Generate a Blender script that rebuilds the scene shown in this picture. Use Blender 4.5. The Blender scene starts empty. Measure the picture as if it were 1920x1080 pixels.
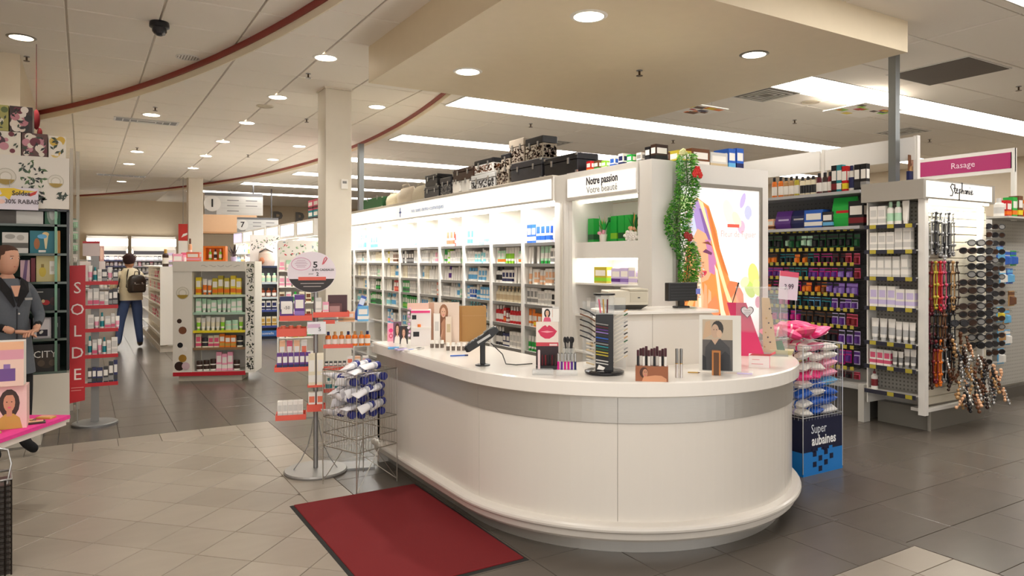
import bpy, math, random
from mathutils import Vector, Matrix
R = random.Random(7)
PI = math.pi
C = bpy.context.scene.collection
S = bpy.context.scene
# ---------------------------------------------------------------- camera, world, exposure
YAW = math.radians(31.2)
EYE = 1.55
cam = bpy.data.objects.new('camera', bpy.data.cameras.new('camera'))
C.objects.link(cam)
cam.location = (0, 0, EYE)
cam.rotation_euler = (PI/2, 0, -YAW)
cam.data.lens = 36*1330/1920
cam.data.shift_y = -50/1920
cam.data.clip_end = 100
S.camera = cam
S.view_settings.view_transform = 'Standard'
S.view_settings.look = 'None'
S.view_settings.gamma = 1
S.view_settings.exposure = 1.05
S.view_settings.use_curve_mapping = False
w = bpy.data.worlds.new('world'); S.world = w; w.use_nodes = True
w.node_tree.nodes['Background'].inputs[0].default_value = (1, .965, .93, 1)
w.node_tree.nodes['Background'].inputs[1].default_value = 1.0
try:
    S.cycles.use_light_tree = True
    S.cycles.max_bounces = 9; S.cycles.diffuse_bounces = 7
    S.cycles.transparent_max_bounces = 12
    S.cycles.sample_clamp_indirect = 10
    S.cycles.caustics_reflective = False
    S.cycles.caustics_refractive = False
except Exception:
    pass
CY, SY = math.cos(YAW), math.sin(YAW)
def at(px, py, z):
    """floor-plan point (u, v) seen at pixel px, py when it lies at height z"""
    y = 1330*(EYE-z)/(py-490); x = (px-960)*y/1330
    return x*CY+y*SY, -x*SY+y*CY
def on_u(px, u):
    """v of the point seen in column px on the plane x = u"""
    r = (px-960)/1330
    return u*(CY-SY*r)/(CY*r+SY)
def on_v(px, v):
    r = (px-960)/1330
    return v*(SY+CY*r)/(CY-SY*r)
def zat(py, u, v):
    return EYE+(490-py)*(u*SY+v*CY)/1330
def pix(u, v, z):
    x = CY*u-SY*v; y = SY*u+CY*v
    if y < .05: return None
    return 960+1330*x/y, 490-1330*(z-EYE)/y, y

def area_light(name, loc, sx, sy, power, col=(1, .96, .9), rot=(0, 0, 0)):
    d = bpy.data.lights.new(name, 'AREA'); d.shape = 'RECTANGLE'; d.size = sx; d.size_y = sy
    d.energy = power; d.color = col
    o = bpy.data.objects.new(name, d); C.objects.link(o); o.location = loc; o.rotation_euler = rot
    return o
def spot_light(name, loc, power, col=(1, .95, .88), angle=125):
    d = bpy.data.lights.new(name, 'SPOT'); d.energy = power; d.color = col
    d.spot_size = math.radians(angle); d.spot_blend = .8; d.shadow_soft_size = .08
    o = bpy.data.objects.new(name, d); C.objects.link(o); o.location = loc
    return o

# ---------------------------------------------------------------- materials
def lin(h):
    h = h.lstrip('#'); out = []
    for i in (0, 2, 4):
        c = int(h[i:i+2], 16)/255
        out.append(c/12.92 if c <= .04045 else ((c+.055)/1.055)**2.4)
    return tuple(out)+(1,)
PAL = dict(white='#efebe4', cream='#e6dcc0', ivory='#f3ead2', beige='#cdb893', tan='#b98f5c', brown='#6b3f22', darkbrown='#38231a',
    black='#15151a', charcoal='#2e2e33', grey='#8d8c8a', silver='#b9b9b8', lightgrey='#cfcdc8', gold='#c39a48', yellow='#e8cf2e',
    mustard='#bfae35', orange='#e9791c', coral='#ee7a5c', red='#c4161f', burgundy='#5e1424', maroon='#7a1a22', pink='#f0a3bc', hotpink='#ee3f86', magenta='#c41a80',
    purple='#5b2d86', violet='#8f73bd', lilac='#cdbfe4', navy='#1c2357', blue='#2760c0', skyblue='#67b2e0', aqua='#8fd6dc', teal='#1b8a94',
    green='#1fae42', darkgreen='#1d5a32', lime='#8fd12f', mint='#b7dfc0', skin='#c98f70', paleskin='#e2b497', hair='#4a2c1e', peach='#f2bd93', kraft='#b78c54', rose='#d9587a')
COLN = dict(ivory='ivory', lightgrey='light grey', darkbrown='dark brown', darkgreen='dark green', hotpink='bright pink', skyblue='sky blue')
def cn(c): return COLN.get(c, c)
_m = {}
def mat(col, kind='plastic', **kw):
    key = (col, kind, tuple(sorted(kw.items())))
    if key in _m: return _m[key]
    m = bpy.data.materials.new(f'{cn(col).replace(" ", "_").replace("#", "tone_")}_{kind}')
    m.use_nodes = True
    nt = m.node_tree; b = nt.nodes['Principled BSDF']
    c = lin(PAL.get(col, col))
    b.inputs['Base Color'].default_value = c
    rough = {'plastic': .35, 'matte': .7, 'metal': .3, 'glossy': .15, 'paper': .6, 'glow': .5, 'glass': .05, 'cloth': .9, 'paint': .55, 'print': .45}.get(kind, .5)
    b.inputs['Roughness'].default_value = kw.get('rough', rough)
    if kind == 'metal': b.inputs['Metallic'].default_value = kw.get('metallic', .85)
    if kind == 'glow':
        b.inputs['Emission Color'].default_value = c
        b.inputs['Emission Strength'].default_value = kw.get('power', 1.0)
    if kind == 'glass':
        b.inputs['Alpha'].default_value = kw.get('alpha', .22)
        b.inputs['Specular IOR Level'].default_value = .6
    if kind in ('matte', 'cloth', 'paint'):
        n = nt.nodes.new('ShaderNodeTexNoise'); n.inputs['Scale'].default_value = kw.get('scale', 60 if kind == 'cloth' else 9)
        tc = nt.nodes.new('ShaderNodeTexCoord'); nt.links.new(tc.outputs['Object'], n.inputs['Vector'])
        mx = nt.nodes.new('ShaderNodeMixRGB'); mx.blend_type = 'MULTIPLY'; mx.inputs[1].default_value = c
        rp = nt.nodes.new('ShaderNodeValToRGB'); lo = .8 if kind == 'cloth' else .94
        rp.color_ramp.elements[0].color = (lo, lo, lo, 1); rp.color_ramp.elements[1].color = (1, 1, 1, 1)
        mx.inputs[0].default_value = 1
        nt.links.new(n.outputs['Fac'], rp.inputs[0]); nt.links.new(rp.outputs[0], mx.inputs[2]); nt.links.new(mx.outputs[0], b.inputs['Base Color'])
    _m[key] = m
    return m
def tile_material(name, c1, c2, rough, scale):
    """stone tile: shade varies from tile to tile, with soft streaks"""
    m = bpy.data.materials.new(name); m.use_nodes = True
    nt = m.node_tree; b = nt.nodes['Principled BSDF']; N = nt.nodes.new; L = nt.links.new
    g = N('ShaderNodeNewGeometry'); wn = N('ShaderNodeTexWhiteNoise'); L(g.outputs['Random Per Island'], wn.inputs['Vector'])
    oi = N('ShaderNodeObjectInfo'); ad = N('ShaderNodeMath'); ad.operation = 'ADD'
    L(g.outputs['Random Per Island'], ad.inputs[0]); L(oi.outputs['Random'], ad.inputs[1])
    fr = N('ShaderNodeMath'); fr.operation = 'FRACT'; L(ad.outputs[0], fr.inputs[0])
    no = N('ShaderNodeTexNoise'); no.inputs['Scale'].default_value = scale; no.inputs['Detail'].default_value = 5
    mp = N('ShaderNodeMapping'); mp.inputs['Scale'].default_value = (1, 3.5, 1); L(g.outputs['Position'], mp.inputs[0]); L(mp.outputs[0], no.inputs['Vector'])
    m2 = N('ShaderNodeMath'); m2.operation = 'MULTIPLY_ADD'; m2.inputs[1].default_value = .42; L(fr.outputs[0], m2.inputs[0])
    m3 = N('ShaderNodeMath'); m3.operation = 'MULTIPLY'; m3.inputs[1].default_value = .45; L(no.outputs['Fac'], m3.inputs[0]); L(m3.outputs[0], m2.inputs[2])
    mx = N('ShaderNodeMixRGB'); mx.inputs[1].default_value = lin(c1); mx.inputs[2].default_value = lin(c2)
    L(m2.outputs[0], mx.inputs[0]); L(mx.outputs[0], b.inputs['Base Color'])
    b.inputs['Roughness'].default_value = rough
    return m
def brushed(col, rough=.32):
    key = ('brushed', col)
    if key in _m: return _m[key]
    m = bpy.data.materials.new('brushed_metal'); m.use_nodes = True
    nt = m.node_tree; b = nt.nodes['Principled BSDF']; N = nt.nodes.new; L = nt.links.new
    b.inputs['Metallic'].default_value = .75; b.inputs['Roughness'].default_value = rough
    tc = N('ShaderNodeTexCoord'); mp = N('ShaderNodeMapping'); mp.inputs['Scale'].default_value = (3, 3, 260)
    no = N('ShaderNodeTexNoise'); no.inputs['Scale'].default_value = 4
    L(tc.outputs['Object'], mp.inputs[0]); L(mp.outputs[0], no.inputs['Vector'])
    mx = N('ShaderNodeMixRGB'); c = lin(col); mx.inputs[1].default_value = tuple(x*.86 for x in c[:3])+(1,); mx.inputs[2].default_value = c
    L(no.outputs['Fac'], mx.inputs[0]); L(mx.outputs[0], b.inputs['Base Color'])
    _m[key] = m
    return m

# ---------------------------------------------------------------- mesh builder
class MB:
    def __init__(s):
        s.v = []; s.f = []; s.m = []; s.s = []; s.mats = []; s.T = None
    def mi(s, m):
        if m not in s.mats: s.mats.append(m)
        return s.mats.index(m)
    def add(s, vs, fs, m, smooth=False):
        o = len(s.v)
        if s.T is not None: vs = [tuple(s.T @ Vector(p)) for p in vs]
        s.v += [tuple(p) for p in vs]; k = s.mi(m)
        for f in fs:
            s.f.append(tuple(i+o for i in f)); s.m.append(k); s.s.append(smooth)
        return s
    def box(s, x0, x1, y0, y1, z0, z1, m):
        vs = [(x0,y0,z0),(x1,y0,z0),(x1,y1,z0),(x0,y1,z0),(x0,y0,z1),(x1,y0,z1),(x1,y1,z1),(x0,y1,z1)]
        return s.add(vs, [(0,3,2,1),(4,5,6,7),(0,1,5,4),(1,2,6,5),(2,3,7,6),(3,0,4,7)], m)
    def rbox(s, x0, x1, y0, y1, z0, z1, m, r=.01, n=3):
        """box with rounded upright edges and a chamfered top"""
        p = round_rect(x0, x1, y0, y1, r, n); q = round_rect(x0+r*.5, x1-r*.5, y0+r*.5, y1-r*.5, max(r*.5, 1e-4), n)
        t = min(r*.5, (z1-z0)*.3)
        return s.loft([[(a, b, z0) for a, b in p], [(a, b, z1-t) for a, b in p], [(a, b, z1) for a, b in q]], m)
    def loft(s, rings, m, closed=True, cap=True, smooth=False):
        n = len(rings[0]); vs = [p for r in rings for p in r]; fs = []
        for k in range(len(rings)-1):
            for i in range(n if closed else n-1):
                j = (i+1) % n
                fs.append((k*n+i, k*n+j, (k+1)*n+j, (k+1)*n+i))
        s.add(vs, fs, m, smooth)
        if cap and closed:
            s.add(rings[0], [tuple(range(n-1, -1, -1))], m); s.add(rings[-1], [tuple(range(n))], m)
        return s
    def prism(s, poly, z0, z1, m):
        return s.loft([[(a, b, z0) for a, b in poly], [(a, b, z1) for a, b in poly]], m)
    def lathe(s, prof, m, seg=12, c=(0, 0, 0), cap=True, sx=1, sy=1):
        """prof: (radius, z) or (radius, z, material of the band above)"""
        for k in range(len(prof)-1):
            mm = prof[k][2] if len(prof[k]) > 2 else m
            rings = [[(c[0]+sx*max(p[0], 1e-4)*math.cos(2*PI*i/seg), c[1]+sy*max(p[0], 1e-4)*math.sin(2*PI*i/seg), c[2]+p[1]) for i in range(seg)] for p in (prof[k], prof[k+1])]
            s.loft(rings, mm, cap=False, smooth=abs(prof[k][0]-prof[k+1][0]) < .6*abs(prof[k][1]-prof[k+1][1])+1e-6)
        if cap:
            for p, rev in ((prof[0], True), (prof[-1], False)):
                if p[0] > 2e-4:
                    r = [(c[0]+sx*p[0]*math.cos(2*PI*i/seg), c[1]+sy*p[0]*math.sin(2*PI*i/seg), c[2]+p[1]) for i in range(seg)]
                    s.add(r, [tuple(range(seg))[::-1] if rev else tuple(range(seg))], m if rev or len(prof[-2]) < 3 else prof[-2][2])
        return s
    def tube(s, pts, r, m, seg=6):
        pts = [Vector(p) for p in pts]; rings = []
        for i, p in enumerate(pts):
            d = (pts[min(i+1, len(pts)-1)]-pts[max(i-1, 0)]).normalized()
            a = d.orthogonal().normalized() if abs(d.z) < .99 else Vector((1, 0, 0))
            if abs(d.z) < .99: a = d.cross(Vector((0, 0, 1))).normalized()
            b = d.cross(a); rr = r[i] if isinstance(r, (list, tuple)) else r
            rings.append([tuple(p+rr*(math.cos(2*PI*k/seg)*a+math.sin(2*PI*k/seg)*b)) for k in range(seg)])
        return s.loft(rings, m, smooth=True)
    def ball(s, c, r, m, seg=10, rings=6, sc=(1, 1, 1)):
        rr = []
        for j in range(rings+1):
            t = -PI/2+PI*j/rings; q = max(math.cos(t), .01)
            rr.append([(c[0]+r*sc[0]*q*math.cos(2*PI*i/seg), c[1]+r*sc[1]*q*math.sin(2*PI*i/seg), c[2]+r*sc[2]*math.sin(t)) for i in range(seg)])
        return s.loft(rr, m, smooth=True)
    def mesh(s, name='shape'):
        me = bpy.data.meshes.new(name); me.from_pydata(s.v, [], s.f)
        for m in s.mats: me.materials.append(m)
        me.polygons.foreach_set('material_index', s.m); me.polygons.foreach_set('use_smooth', s.s)
        me.update()
        return me
def round_rect(x0, x1, y0, y1, r, n=3):
    out = []
    for cx, cy, a0 in ((x1-r, y1-r, 0), (x0+r, y1-r, PI/2), (x0+r, y0+r, PI), (x1-r, y0+r, 1.5*PI)):
        for i in range(n+1):
            a = a0+PI/2*i/n; out.append((cx+r*math.cos(a), cy+r*math.sin(a)))
    return out
def new_ob(name, mb, parent=None, loc=(0, 0, 0), rot=(0, 0, 0), scale=None):
    me = mb.mesh(name) if isinstance(mb, MB) else mb
    o = bpy.data.objects.new(name, me); C.objects.link(o); o.parent = parent
    o.location = loc; o.rotation_euler = rot
    if scale: o.scale = scale
    return o
def tag(o, label, cat, group=None, kind=None):
    o['label'] = label; o['category'] = cat
    if group: o['group'] = group
    if kind: o['kind'] = kind
    return o
def thing(name, label, cat, loc=(0, 0, 0), rz=0, group=None):
    o = bpy.data.objects.new(name, None); C.objects.link(o); o.empty_display_size = .05
    o.location = loc; o.rotation_euler = (0, 0, rz)
    return tag(o, label, cat, group)
def struct(name, mb, parent=None):
    o = new_ob(name, mb, parent)
    if parent is None: o['kind'] = 'structure'
    return o
def box_ob(name, parent, b, m, label=None):
    o = new_ob(name, MB().box(*b, m), parent)
    if label: o['label'] = label
    return o
_fonts = {}
def text_mesh(txt, size, m, depth=.002, sx=1.0, bold=False):
    cu = bpy.data.curves.new('lettering', 'FONT'); cu.body = txt; cu.size = size; cu.extrude = depth; cu.align_x = 'CENTER'; cu.align_y = 'CENTER'
    cu.resolution_u = 2
    if bold: cu.offset = size*.022
    o = bpy.data.objects.new('lettering', cu); C.objects.link(o)
    me = bpy.data.meshes.new_from_object(o.evaluated_get(bpy.context.evaluated_depsgraph_get()))
    bpy.data.objects.remove(o); bpy.data.curves.remove(cu)
    me.transform(Matrix.Diagonal((sx, 1, 1, 1)) ); me.materials.clear(); me.materials.append(m); me.name = 'lettering'
    return me
FRONT = Matrix.Rotation(PI/2, 4, 'X')                       # upright, read from -y
def text_ob(name, txt, size, m, parent, loc, face='-y', depth=.002, sx=1.0, bold=False, tilt=0):
    """flat lettering: centred at loc, facing -y or -x"""
    me = text_mesh(txt, size, m, depth, sx, bold)
    if tilt: me.transform(Matrix.Rotation(tilt, 4, 'Z'))
    me.transform(FRONT)
    if face == '-x': me.transform(Matrix.Rotation(-PI/2, 4, 'Z'))
    return new_ob(name, me, parent, loc)
def art(mb, w, h, shapes, T=None, lift=.0004):
    """flat print: shapes in 0..1 of a w by h sheet in the xz plane, seen from -y"""
    old = mb.T; mb.T = (old @ T) if (old is not None and T is not None) else (T if T is not None else old)
    for k, sh in enumerate(shapes):
        y = -lift*(k+1); m = sh[-1]
        if sh[0] == 'rect':
            x0, z0, x1, z1 = sh[1:5]; p = [(x0, z0), (x1, z0), (x1, z1), (x0, z1)]
        elif sh[0] == 'ell':
            cx, cz, rx, rz, m = sh[1:6]; rot = sh[6] if len(sh) > 6 else 0
            p = []
            for i in range(14):
                a, b = rx*math.cos(2*PI*i/14), rz*math.sin(2*PI*i/14)
                p.append((cx+a*math.cos(rot)-b*math.sin(rot), cz+a*math.sin(rot)+b*math.cos(rot)))
        else:
            p = sh[1]
        mb.add([(a*w, y, b*h) for a, b in p], [tuple(range(len(p)))], m)
    mb.T = old
    return mb
FACE_NX = Matrix.Rotation(-PI/2, 4, 'Z')                    # turns a -y facing sheet to face -x
def portrait(hair='brown', skin='paleskin', top='white', kind='print'):
    k = dict()
    return [('ell', .5, .6, .3, .34, mat(hair, kind)), ('poly', [(.12, 0), (.2, .25), (.38, .36), (.62, .36), (.8, .25), (.88, 0)], mat(top, kind)),
            ('rect', .42, .3, .58, .5, mat(skin, kind)), ('ell', .5, .62, .17, .22, mat(skin, kind)),
            ('poly', [(.3, .7), (.36, .86), (.5, .9), (.64, .86), (.7, .7), (.6, .8), (.42, .8)], mat(hair, kind)),
            ('ell', .43, .64, .025, .012, mat('darkbrown', kind)), ('ell', .57, .64, .025, .012, mat('darkbrown', kind)), ('ell', .5, .51, .05, .018, mat('rose', kind))]
ORD = 'first second third fourth fifth sixth seventh eighth ninth tenth eleventh twelfth thirteenth fourteenth fifteenth sixteenth seventeenth eighteenth nineteenth twentieth twenty-first twenty-second twenty-third twenty-fourth twenty-fifth twenty-sixth twenty-seventh twenty-eighth twenty-ninth thirtieth'.split()

# ---------------------------------------------------------------- floor
Z0, Z1, Z2 = 3.88, 3.74, 3.64          # the three ceiling levels
LIGHT = tile_material('light_stone_tile', '#8b8174', '#a89e90', .3, 3)
DARK = tile_material('grey_stone_tile', '#57514a', '#675f57', .27, 3)
GROUT = mat('#6b6358', 'matte'); GROUTL = mat('#7d7467', 'matte')
floor = struct('floor', MB().box(-9, 17, -3, 29, -.1, -.006, GROUT))
def clip(poly, a, b, c):
    """keep the part of poly with a*x+b*y <= c"""
    out = []
    for i in range(len(poly)):
        p, q = poly[i], poly[(i+1) % len(poly)]
        dp, dq = a*p[0]+b*p[1]-c, a*q[0]+b*q[1]-c
        if dp <= 0: out.append(p)
        if (dp < 0 < dq) or (dq < 0 < dp):
            t = dp/(dp-dq); out.append((p[0]+t*(q[0]-p[0]), p[1]+t*(q[1]-p[1])))
    return out
def area(p): return .5*abs(sum(p[i][0]*p[(i+1) % len(p)][1]-p[(i+1) % len(p)][0]*p[i][1] for i in range(len(p))))
tiles = []
def lay(poly, whole, m):
    if len(poly) > 2 and area(poly) > .0008:
        c = (sum(p[0] for p in poly)/len(poly), sum(p[1] for p in poly)/len(poly))
        tiles.append((poly, whole, m, c))
J = .002
UB, VB, UC, VC = 1.54, 7.1, 3.885, 2.17
t = .33
for i in range(-45, 46):                # light tiles on the diagonal
    for j in range(-45, 46):
        cx, cy = (i-j)*t/math.sqrt(2)+.05, (i+j)*t/math.sqrt(2)+.1
        if not (-7 < cx < 2 and -1 < cy < 7.5): continue
        h = t/math.sqrt(2)-J*1.4
        p0 = [(cx+h, cy), (cx, cy+h), (cx-h, cy), (cx, cy-h)]
        p = clip(clip(p0, 1, 0, UB-.3-J), 0, 1, VB-.3-J)
        lay(p, 'diamond' if len(p) == 4 and abs(area(p)-area(p0)) < 1e-6 else None, LIGHT)
def rect_tiles(x0, x1, y0, y1, tx, ty, m, kind, ox=0, oy=0):
    nx, ny = int((x1-x0)/tx)+2, int((y1-y0)/ty)+2
    for i in range(-1, nx):
        for j in range(-1, ny):
            a, b = x0+ox+i*tx, y0+oy+j*ty
            p0 = [(a+J, b+J), (a+tx-J, b+J), (a+tx-J, b+ty-J), (a+J, b+ty-J)]
            p = clip(clip(clip(clip(p0, 1, 0, x1-J/2), -1, 0, -x0-J/2), 0, 1, y1-J/2), 0, -1, -y0-J/2)
            if len(p) == 4: lay(p, kind if abs(area(p)-area(p0)) < 1e-6 else None, m)
rect_tiles(UB-.3, UB, VC, VB, .3, .33, LIGHT, 'border_v')
rect_tiles(-7, UB-.3, VB-.3, VB, .33, .3, LIGHT, 'border_u')
rect_tiles(UB-.3, UC, -1, VC, .33, .33, LIGHT, 'square')
rect_tiles(UB, UC, VC, VB, .46, .46, DARK, 'dark')
rect_tiles(UC, 16, -1, VB, .46, .46, DARK, 'dark')
rect_tiles(-8, 16, VB, 27.5, .46, .46, DARK, 'dark')
def in_frame(c, z=0, mg=60):
    q = pix(c[0], c[1], z)
    return q and -mg < q[0] < 1920+mg and -mg < q[1] < 1080+mg
seen = sorted([q for q in tiles if in_frame(q[3]) and not (q[3][0] > 2.1 and q[3][1] > 2.9 and (q[3][0]-3.1)**2+(q[3][1]-3.79)**2 < .95)], key=lambda q: q[3][0]**2+q[3][1]**2)
single = set(id(q) for q in seen[:300])
def tile_mb(poly, m, z0, z1, ch=.0015):
    c = (sum(p[0] for p in poly)/len(poly), sum(p[1] for p in poly)/len(poly))
    top = []
    for p in poly:
        d = Vector((c[0]-p[0], c[1]-p[1])); d = d.normalized()*ch*1.4 if d.length > 1e-5 else d
        top.append((p[0]+d.x, p[1]+d.y, z1))
    return MB().loft([[(a, b, z0) for a, b in poly], [(a, b, z1-ch) for a, b in poly], top], m)
cache = {}; rest = MB(); n_rest = 0
for q in tiles:
    poly, whole, m, c = q
    if id(q) in single:
        if whole:
            if (whole, m.name) not in cache:
                cache[(whole, m.name)] = tile_mb([(a-c[0], b-c[1]) for a, b in poly], m, -.006, 0).mesh('tile')
            new_ob('floor_tile', cache[(whole, m.name)], floor, (c[0], c[1], 0))
        else:
            new_ob('floor_tile', tile_mb([(a-c[0], b-c[1]) for a, b in poly], m, -.006, 0), floor, (c[0], c[1], 0))
    elif in_frame(c, 0, 400) or (c[0]**2+c[1]**2 < 40):
        b = MB(); rest.loft([[(x, y, -.006) for x, y in poly], [(x, y, 0) for x, y in poly]], m)
o = new_ob('floor_tiling', rest, floor); o['kind'] = 'stuff'

# ---------------------------------------------------------------- walls
WALL = mat('#d8c9b0', 'paint'); WALLW = mat('#e4dccd', 'paint')
struct('wall_back', MB().box(-6, 16.2, 27.5, 27.7, 0, 4, WALL))
struct('wall_right', MB().box(16, 16.2, -2, 27.5, 0, 4, WALL))
# unseen store front behind the camera, its openings added to let fill light in
sf = MB().box(-7.2, 6, -2.2, -2, 0, .25, WALLW).box(-7.2, 6, -2.2, -2, 3.3, 4, WALLW).box(6, 16.2, -2.2, -2, 0, 4, WALLW)
for k in range(7): sf.box(-7.2+2.2*k, -7.05+2.2*k, -2.2, -2, .25, 3.3, WALLW)
struct('wall_front', sf)
struct('wall_left', MB().box(-7.2, -7, -2, 27.5, 0, 4, WALL))
struct('wall_side', MB().box(-6.8, -.6, 9.7, 27.4, 0, 4, WALL))
# ---------------------------------------------------------------- ceilings, stepping down along two curves
K1, R1 = (-19.9, 2.7), 22.0
K2, R2 = (-21.6, 12.8), 26.0
def arc(k, r, v0, v1, n):
    out = []
    for i in range(n+1):
        v = v0+(v1-v0)*i/n; out.append((k[0]+math.sqrt(r*r-(v-k[1])**2), v))
    return out
A1 = arc(K1, R1, -2, 14.4, 50); A2 = arc(K2, R2, -2, 28.2, 75)
A1 = [p for p in A1 if p[0] > -.9]
TILE = mat('#f0eae0', 'matte', scale=140, rough=.9); BAR = mat('#b9b0a2', 'plastic')
def band(pts, z0, z1, m, th=.02, off=0):
    mb = MB(); inner = []; outer = []
    for i, p in enumerate(pts):
        d = Vector((pts[min(i+1, len(pts)-1)][0]-pts[max(i-1, 0)][0], pts[min(i+1, len(pts)-1)][1]-pts[max(i-1, 0)][1])).normalized()
        n = Vector((-d.y, d.x))           # towards the inside of the curve
        inner.append((p[0]+n.x*(off+th), p[1]+n.y*(off+th))); outer.append((p[0]+n.x*off, p[1]+n.y*off))
    rings = []
    for (a, b), (c, d) in zip(inner, outer):
        rings.append([(a, b, z0), (a, b, z1), (c, d, z1), (c, d, z0)])
    return mb.loft(rings, m)
RED = mat('#8e2a20', 'plastic'); FASC = mat('#efe4cc', 'paint')
struct('trim_1', band(A1, Z1+.075, Z0-.0, RED, .03)); struct('trim_2', band(A1, Z1-.002, Z1+.075, FASC, .012))
struct('trim_3', band(A2, Z2+.05, Z1-.0, RED, .03)); struct('trim_4', band(A2, Z2-.002, Z2+.05, FASC, .012))
def slab(name, poly, z):
    mb = MB(); n = len(poly)
    mb.add([(a, b, z+.012) for a, b in poly], [tuple(range(n))[::-1]], BAR); mb.add([(a, b, z+.1) for a, b in poly], [tuple(range(n))], BAR)
    return struct(name, mb)
c0 = slab('ceiling', [(-7.1, -2.1), (2.6, -2.1), (2.6, 15), (-7.1, 15)], Z0)
c1p = [(p[0], p[1]) for p in A1] + [(-.95, A1[-1][1]), (-.95, A2[-1][1])] + A2[::-1]
c1 = slab('ceiling', c1p, Z1)
c2 = slab('ceiling', A2[::1]+[(16.1, 28.2), (16.1, -2.1)], Z2)
def cut_curve(poly, k, r, outside):
    if len(poly) < 3: return []
    c = (sum(p[0] for p in poly)/len(poly), sum(p[1] for p in poly)/len(poly))
    d = Vector((c[0]-k[0], c[1]-k[1])); d.normalize()
    lim = d.x*k[0]+d.y*k[1]+r
    return clip(poly, -d.x, -d.y, -lim) if outside else clip(poly, d.x, d.y, lim)
LAMPS2 = [2.2, 5.1, 8.0, 10.93, 13.85, 16.75, 19.65, 22.55]     # v of the strip lights
def lamp_start(v): return {2.2: 4.4, 5.1: 4.4, 8.0: 4.15, 10.93: 4.5}.get(v, A2[0][0] if 0 else K2[0]+math.sqrt(R2*R2-(v+.3-K2[1])**2)+.25)
def ceil_tiles(parent, z, x0, x1, y0, y1, tx, ty, keep):
    lst = []
    nx, ny = int((x1-x0)/tx)+1, int((y1-y0)/ty)+1
    for i in range(nx):
        for j in range(ny):
            a, b = x0+i*tx, y0+j*ty
            p0 = [(a+.009, b+.009), (a+tx-.009, b+.009), (a+tx-.009, b+ty-.009), (a+.009, b+ty-.009)]
            p = keep(p0)
            for q in (p or []):
                if len(q) > 2 and area(q) > .003:
                    c = (sum(s[0] for s in q)/len(q), sum(s[1] for s in q)/len(q))
                    if in_frame(c, z, 150): lst.append((q, c, abs(area(q)-area(p0)) < 1e-6))
    lst.sort(key=lambda e: e[1][0]**2+e[1][1]**2)
    whole = None; restm = MB()
    for k, (q, c, wh) in enumerate(lst):
        if k < 300:
            rel = [(s[0]-c[0], s[1]-c[1]) for s in q]
            if wh:
                if whole is None: whole = ctile(rel).mesh('ceiling_tile')
                new_ob('ceiling_tile', whole, parent, (c[0], c[1], z))
            else: new_ob('ceiling_tile', ctile(rel), parent, (c[0], c[1], z))
        else: restm.loft([[(s[0], s[1], z) for s in q], [(s[0], s[1], z+.011) for s in q]], TILE)
    if restm.v:
        o = new_ob('ceiling_tiling', restm, parent); o['kind'] = 'stuff'
def ctile(rel):
    inn = [(a*.985, b*.985) for a, b in rel]
    return MB().loft([[(a, b, 0) for a, b in inn], [(a, b, .006) for a, b in rel], [(a, b, .012) for a, b in rel]], TILE)
GU, GV = -.13, 7.71
ceil_tiles(c0, Z0, GU-.77*9, 2.6, GV-.8*12, 14, .77, .8, lambda p: [cut_curve(p, K1, R1-.03, False)])
ceil_tiles(c1, Z1, GU-.77*1, 4.6, GV-.8*12, 27.5, .77, .8, lambda p: [cut_curve(cut_curve(p, K1, R1, True), K2, R2-.03, False)])
def no_lamp(p):
    q = cut_curve(p, K2, R2, True)
    if not q: return []
    parts = [q]
    for v in LAMPS2:
        nxt = []
        for s in parts:
            ys = [a[1] for a in s]
            if max(ys) <= v-.02 or min(ys) >= v+.62 or max(a[0] for a in s) < lamp_start(v): nxt.append(s); continue
            lo = clip(s, 0, 1, v-.02); hi = clip(s, 0, -1, -(v+.62))
            mid = clip(clip(clip(s, 0, -1, -(v-.02)), 0, 1, v+.62), 1, 0, lamp_start(v)-.02)
            nxt += [a for a in (lo, hi, mid) if len(a) > 2]
        parts = nxt
    return parts
ceil_tiles(c2, Z2, GU+.77*3, 16, GV-.8*12, 27.5, .77*2, .8, no_lamp)

# ---------------------------------------------------------------- strip lights in the far ceiling
PANEL = mat('#fffaf4', 'glow', power=5.0); FRAME = mat('#d9d6cf', 'paint')
desc = ['over the near right aisle', 'beyond the beige soffit on the right', 'left end against the red curved trim, above storage cases', 'second beyond the storage cases', 'third beyond the storage cases', 'fourth one back, above the rear shelving', 'fifth one back, above the rear shelving', 'rearmost one before the back wall']
for v, ds in zip(LAMPS2, desc):
    x0 = lamp_start(v)
    t_ = thing('strip_light', 'long recessed white strip light, '+ds, 'ceiling light', (x0, v, Z2), 0, 'recessed strip lights')
    n = int((15.9-x0)/1.22)
    if v > 11: n = min(n, 7)
    fr = MB()
    fr.box(0, n*1.22, -.012, 0, -.004, .03, FRAME); fr.box(0, n*1.22, .6, .612, -.004, .03, FRAME); fr.box(0, n*1.22, .294, .306, -.003, .02, FRAME)
    for k in range(n+1): fr.box(k*1.22-.012, k*1.22+.012, 0, .6, -.004, .02, FRAME)
    new_ob('frame', fr, t_)
    pm = MB().box(.014, 1.206, .004, .292, .0, .012, PANEL).mesh('diffuser')
    for k in range(n):
        for r_ in (0, .302): new_ob('diffuser', pm, t_, (k*1.22, r_, 0))
# ---------------------------------------------------------------- soffit above the counter
SU0, SU1, SV0, SV1, SZ = 2.5, 6.15, 3.5, 6.95, 3.37
SOF = mat('#e4d5b8', 'paint')
sof = struct('ceiling', MB().box(SU0, SU1, SV0, SV1, SZ, 3.9, SOF)); sof['label'] = 'beige dropped soffit box above the counter'
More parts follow.
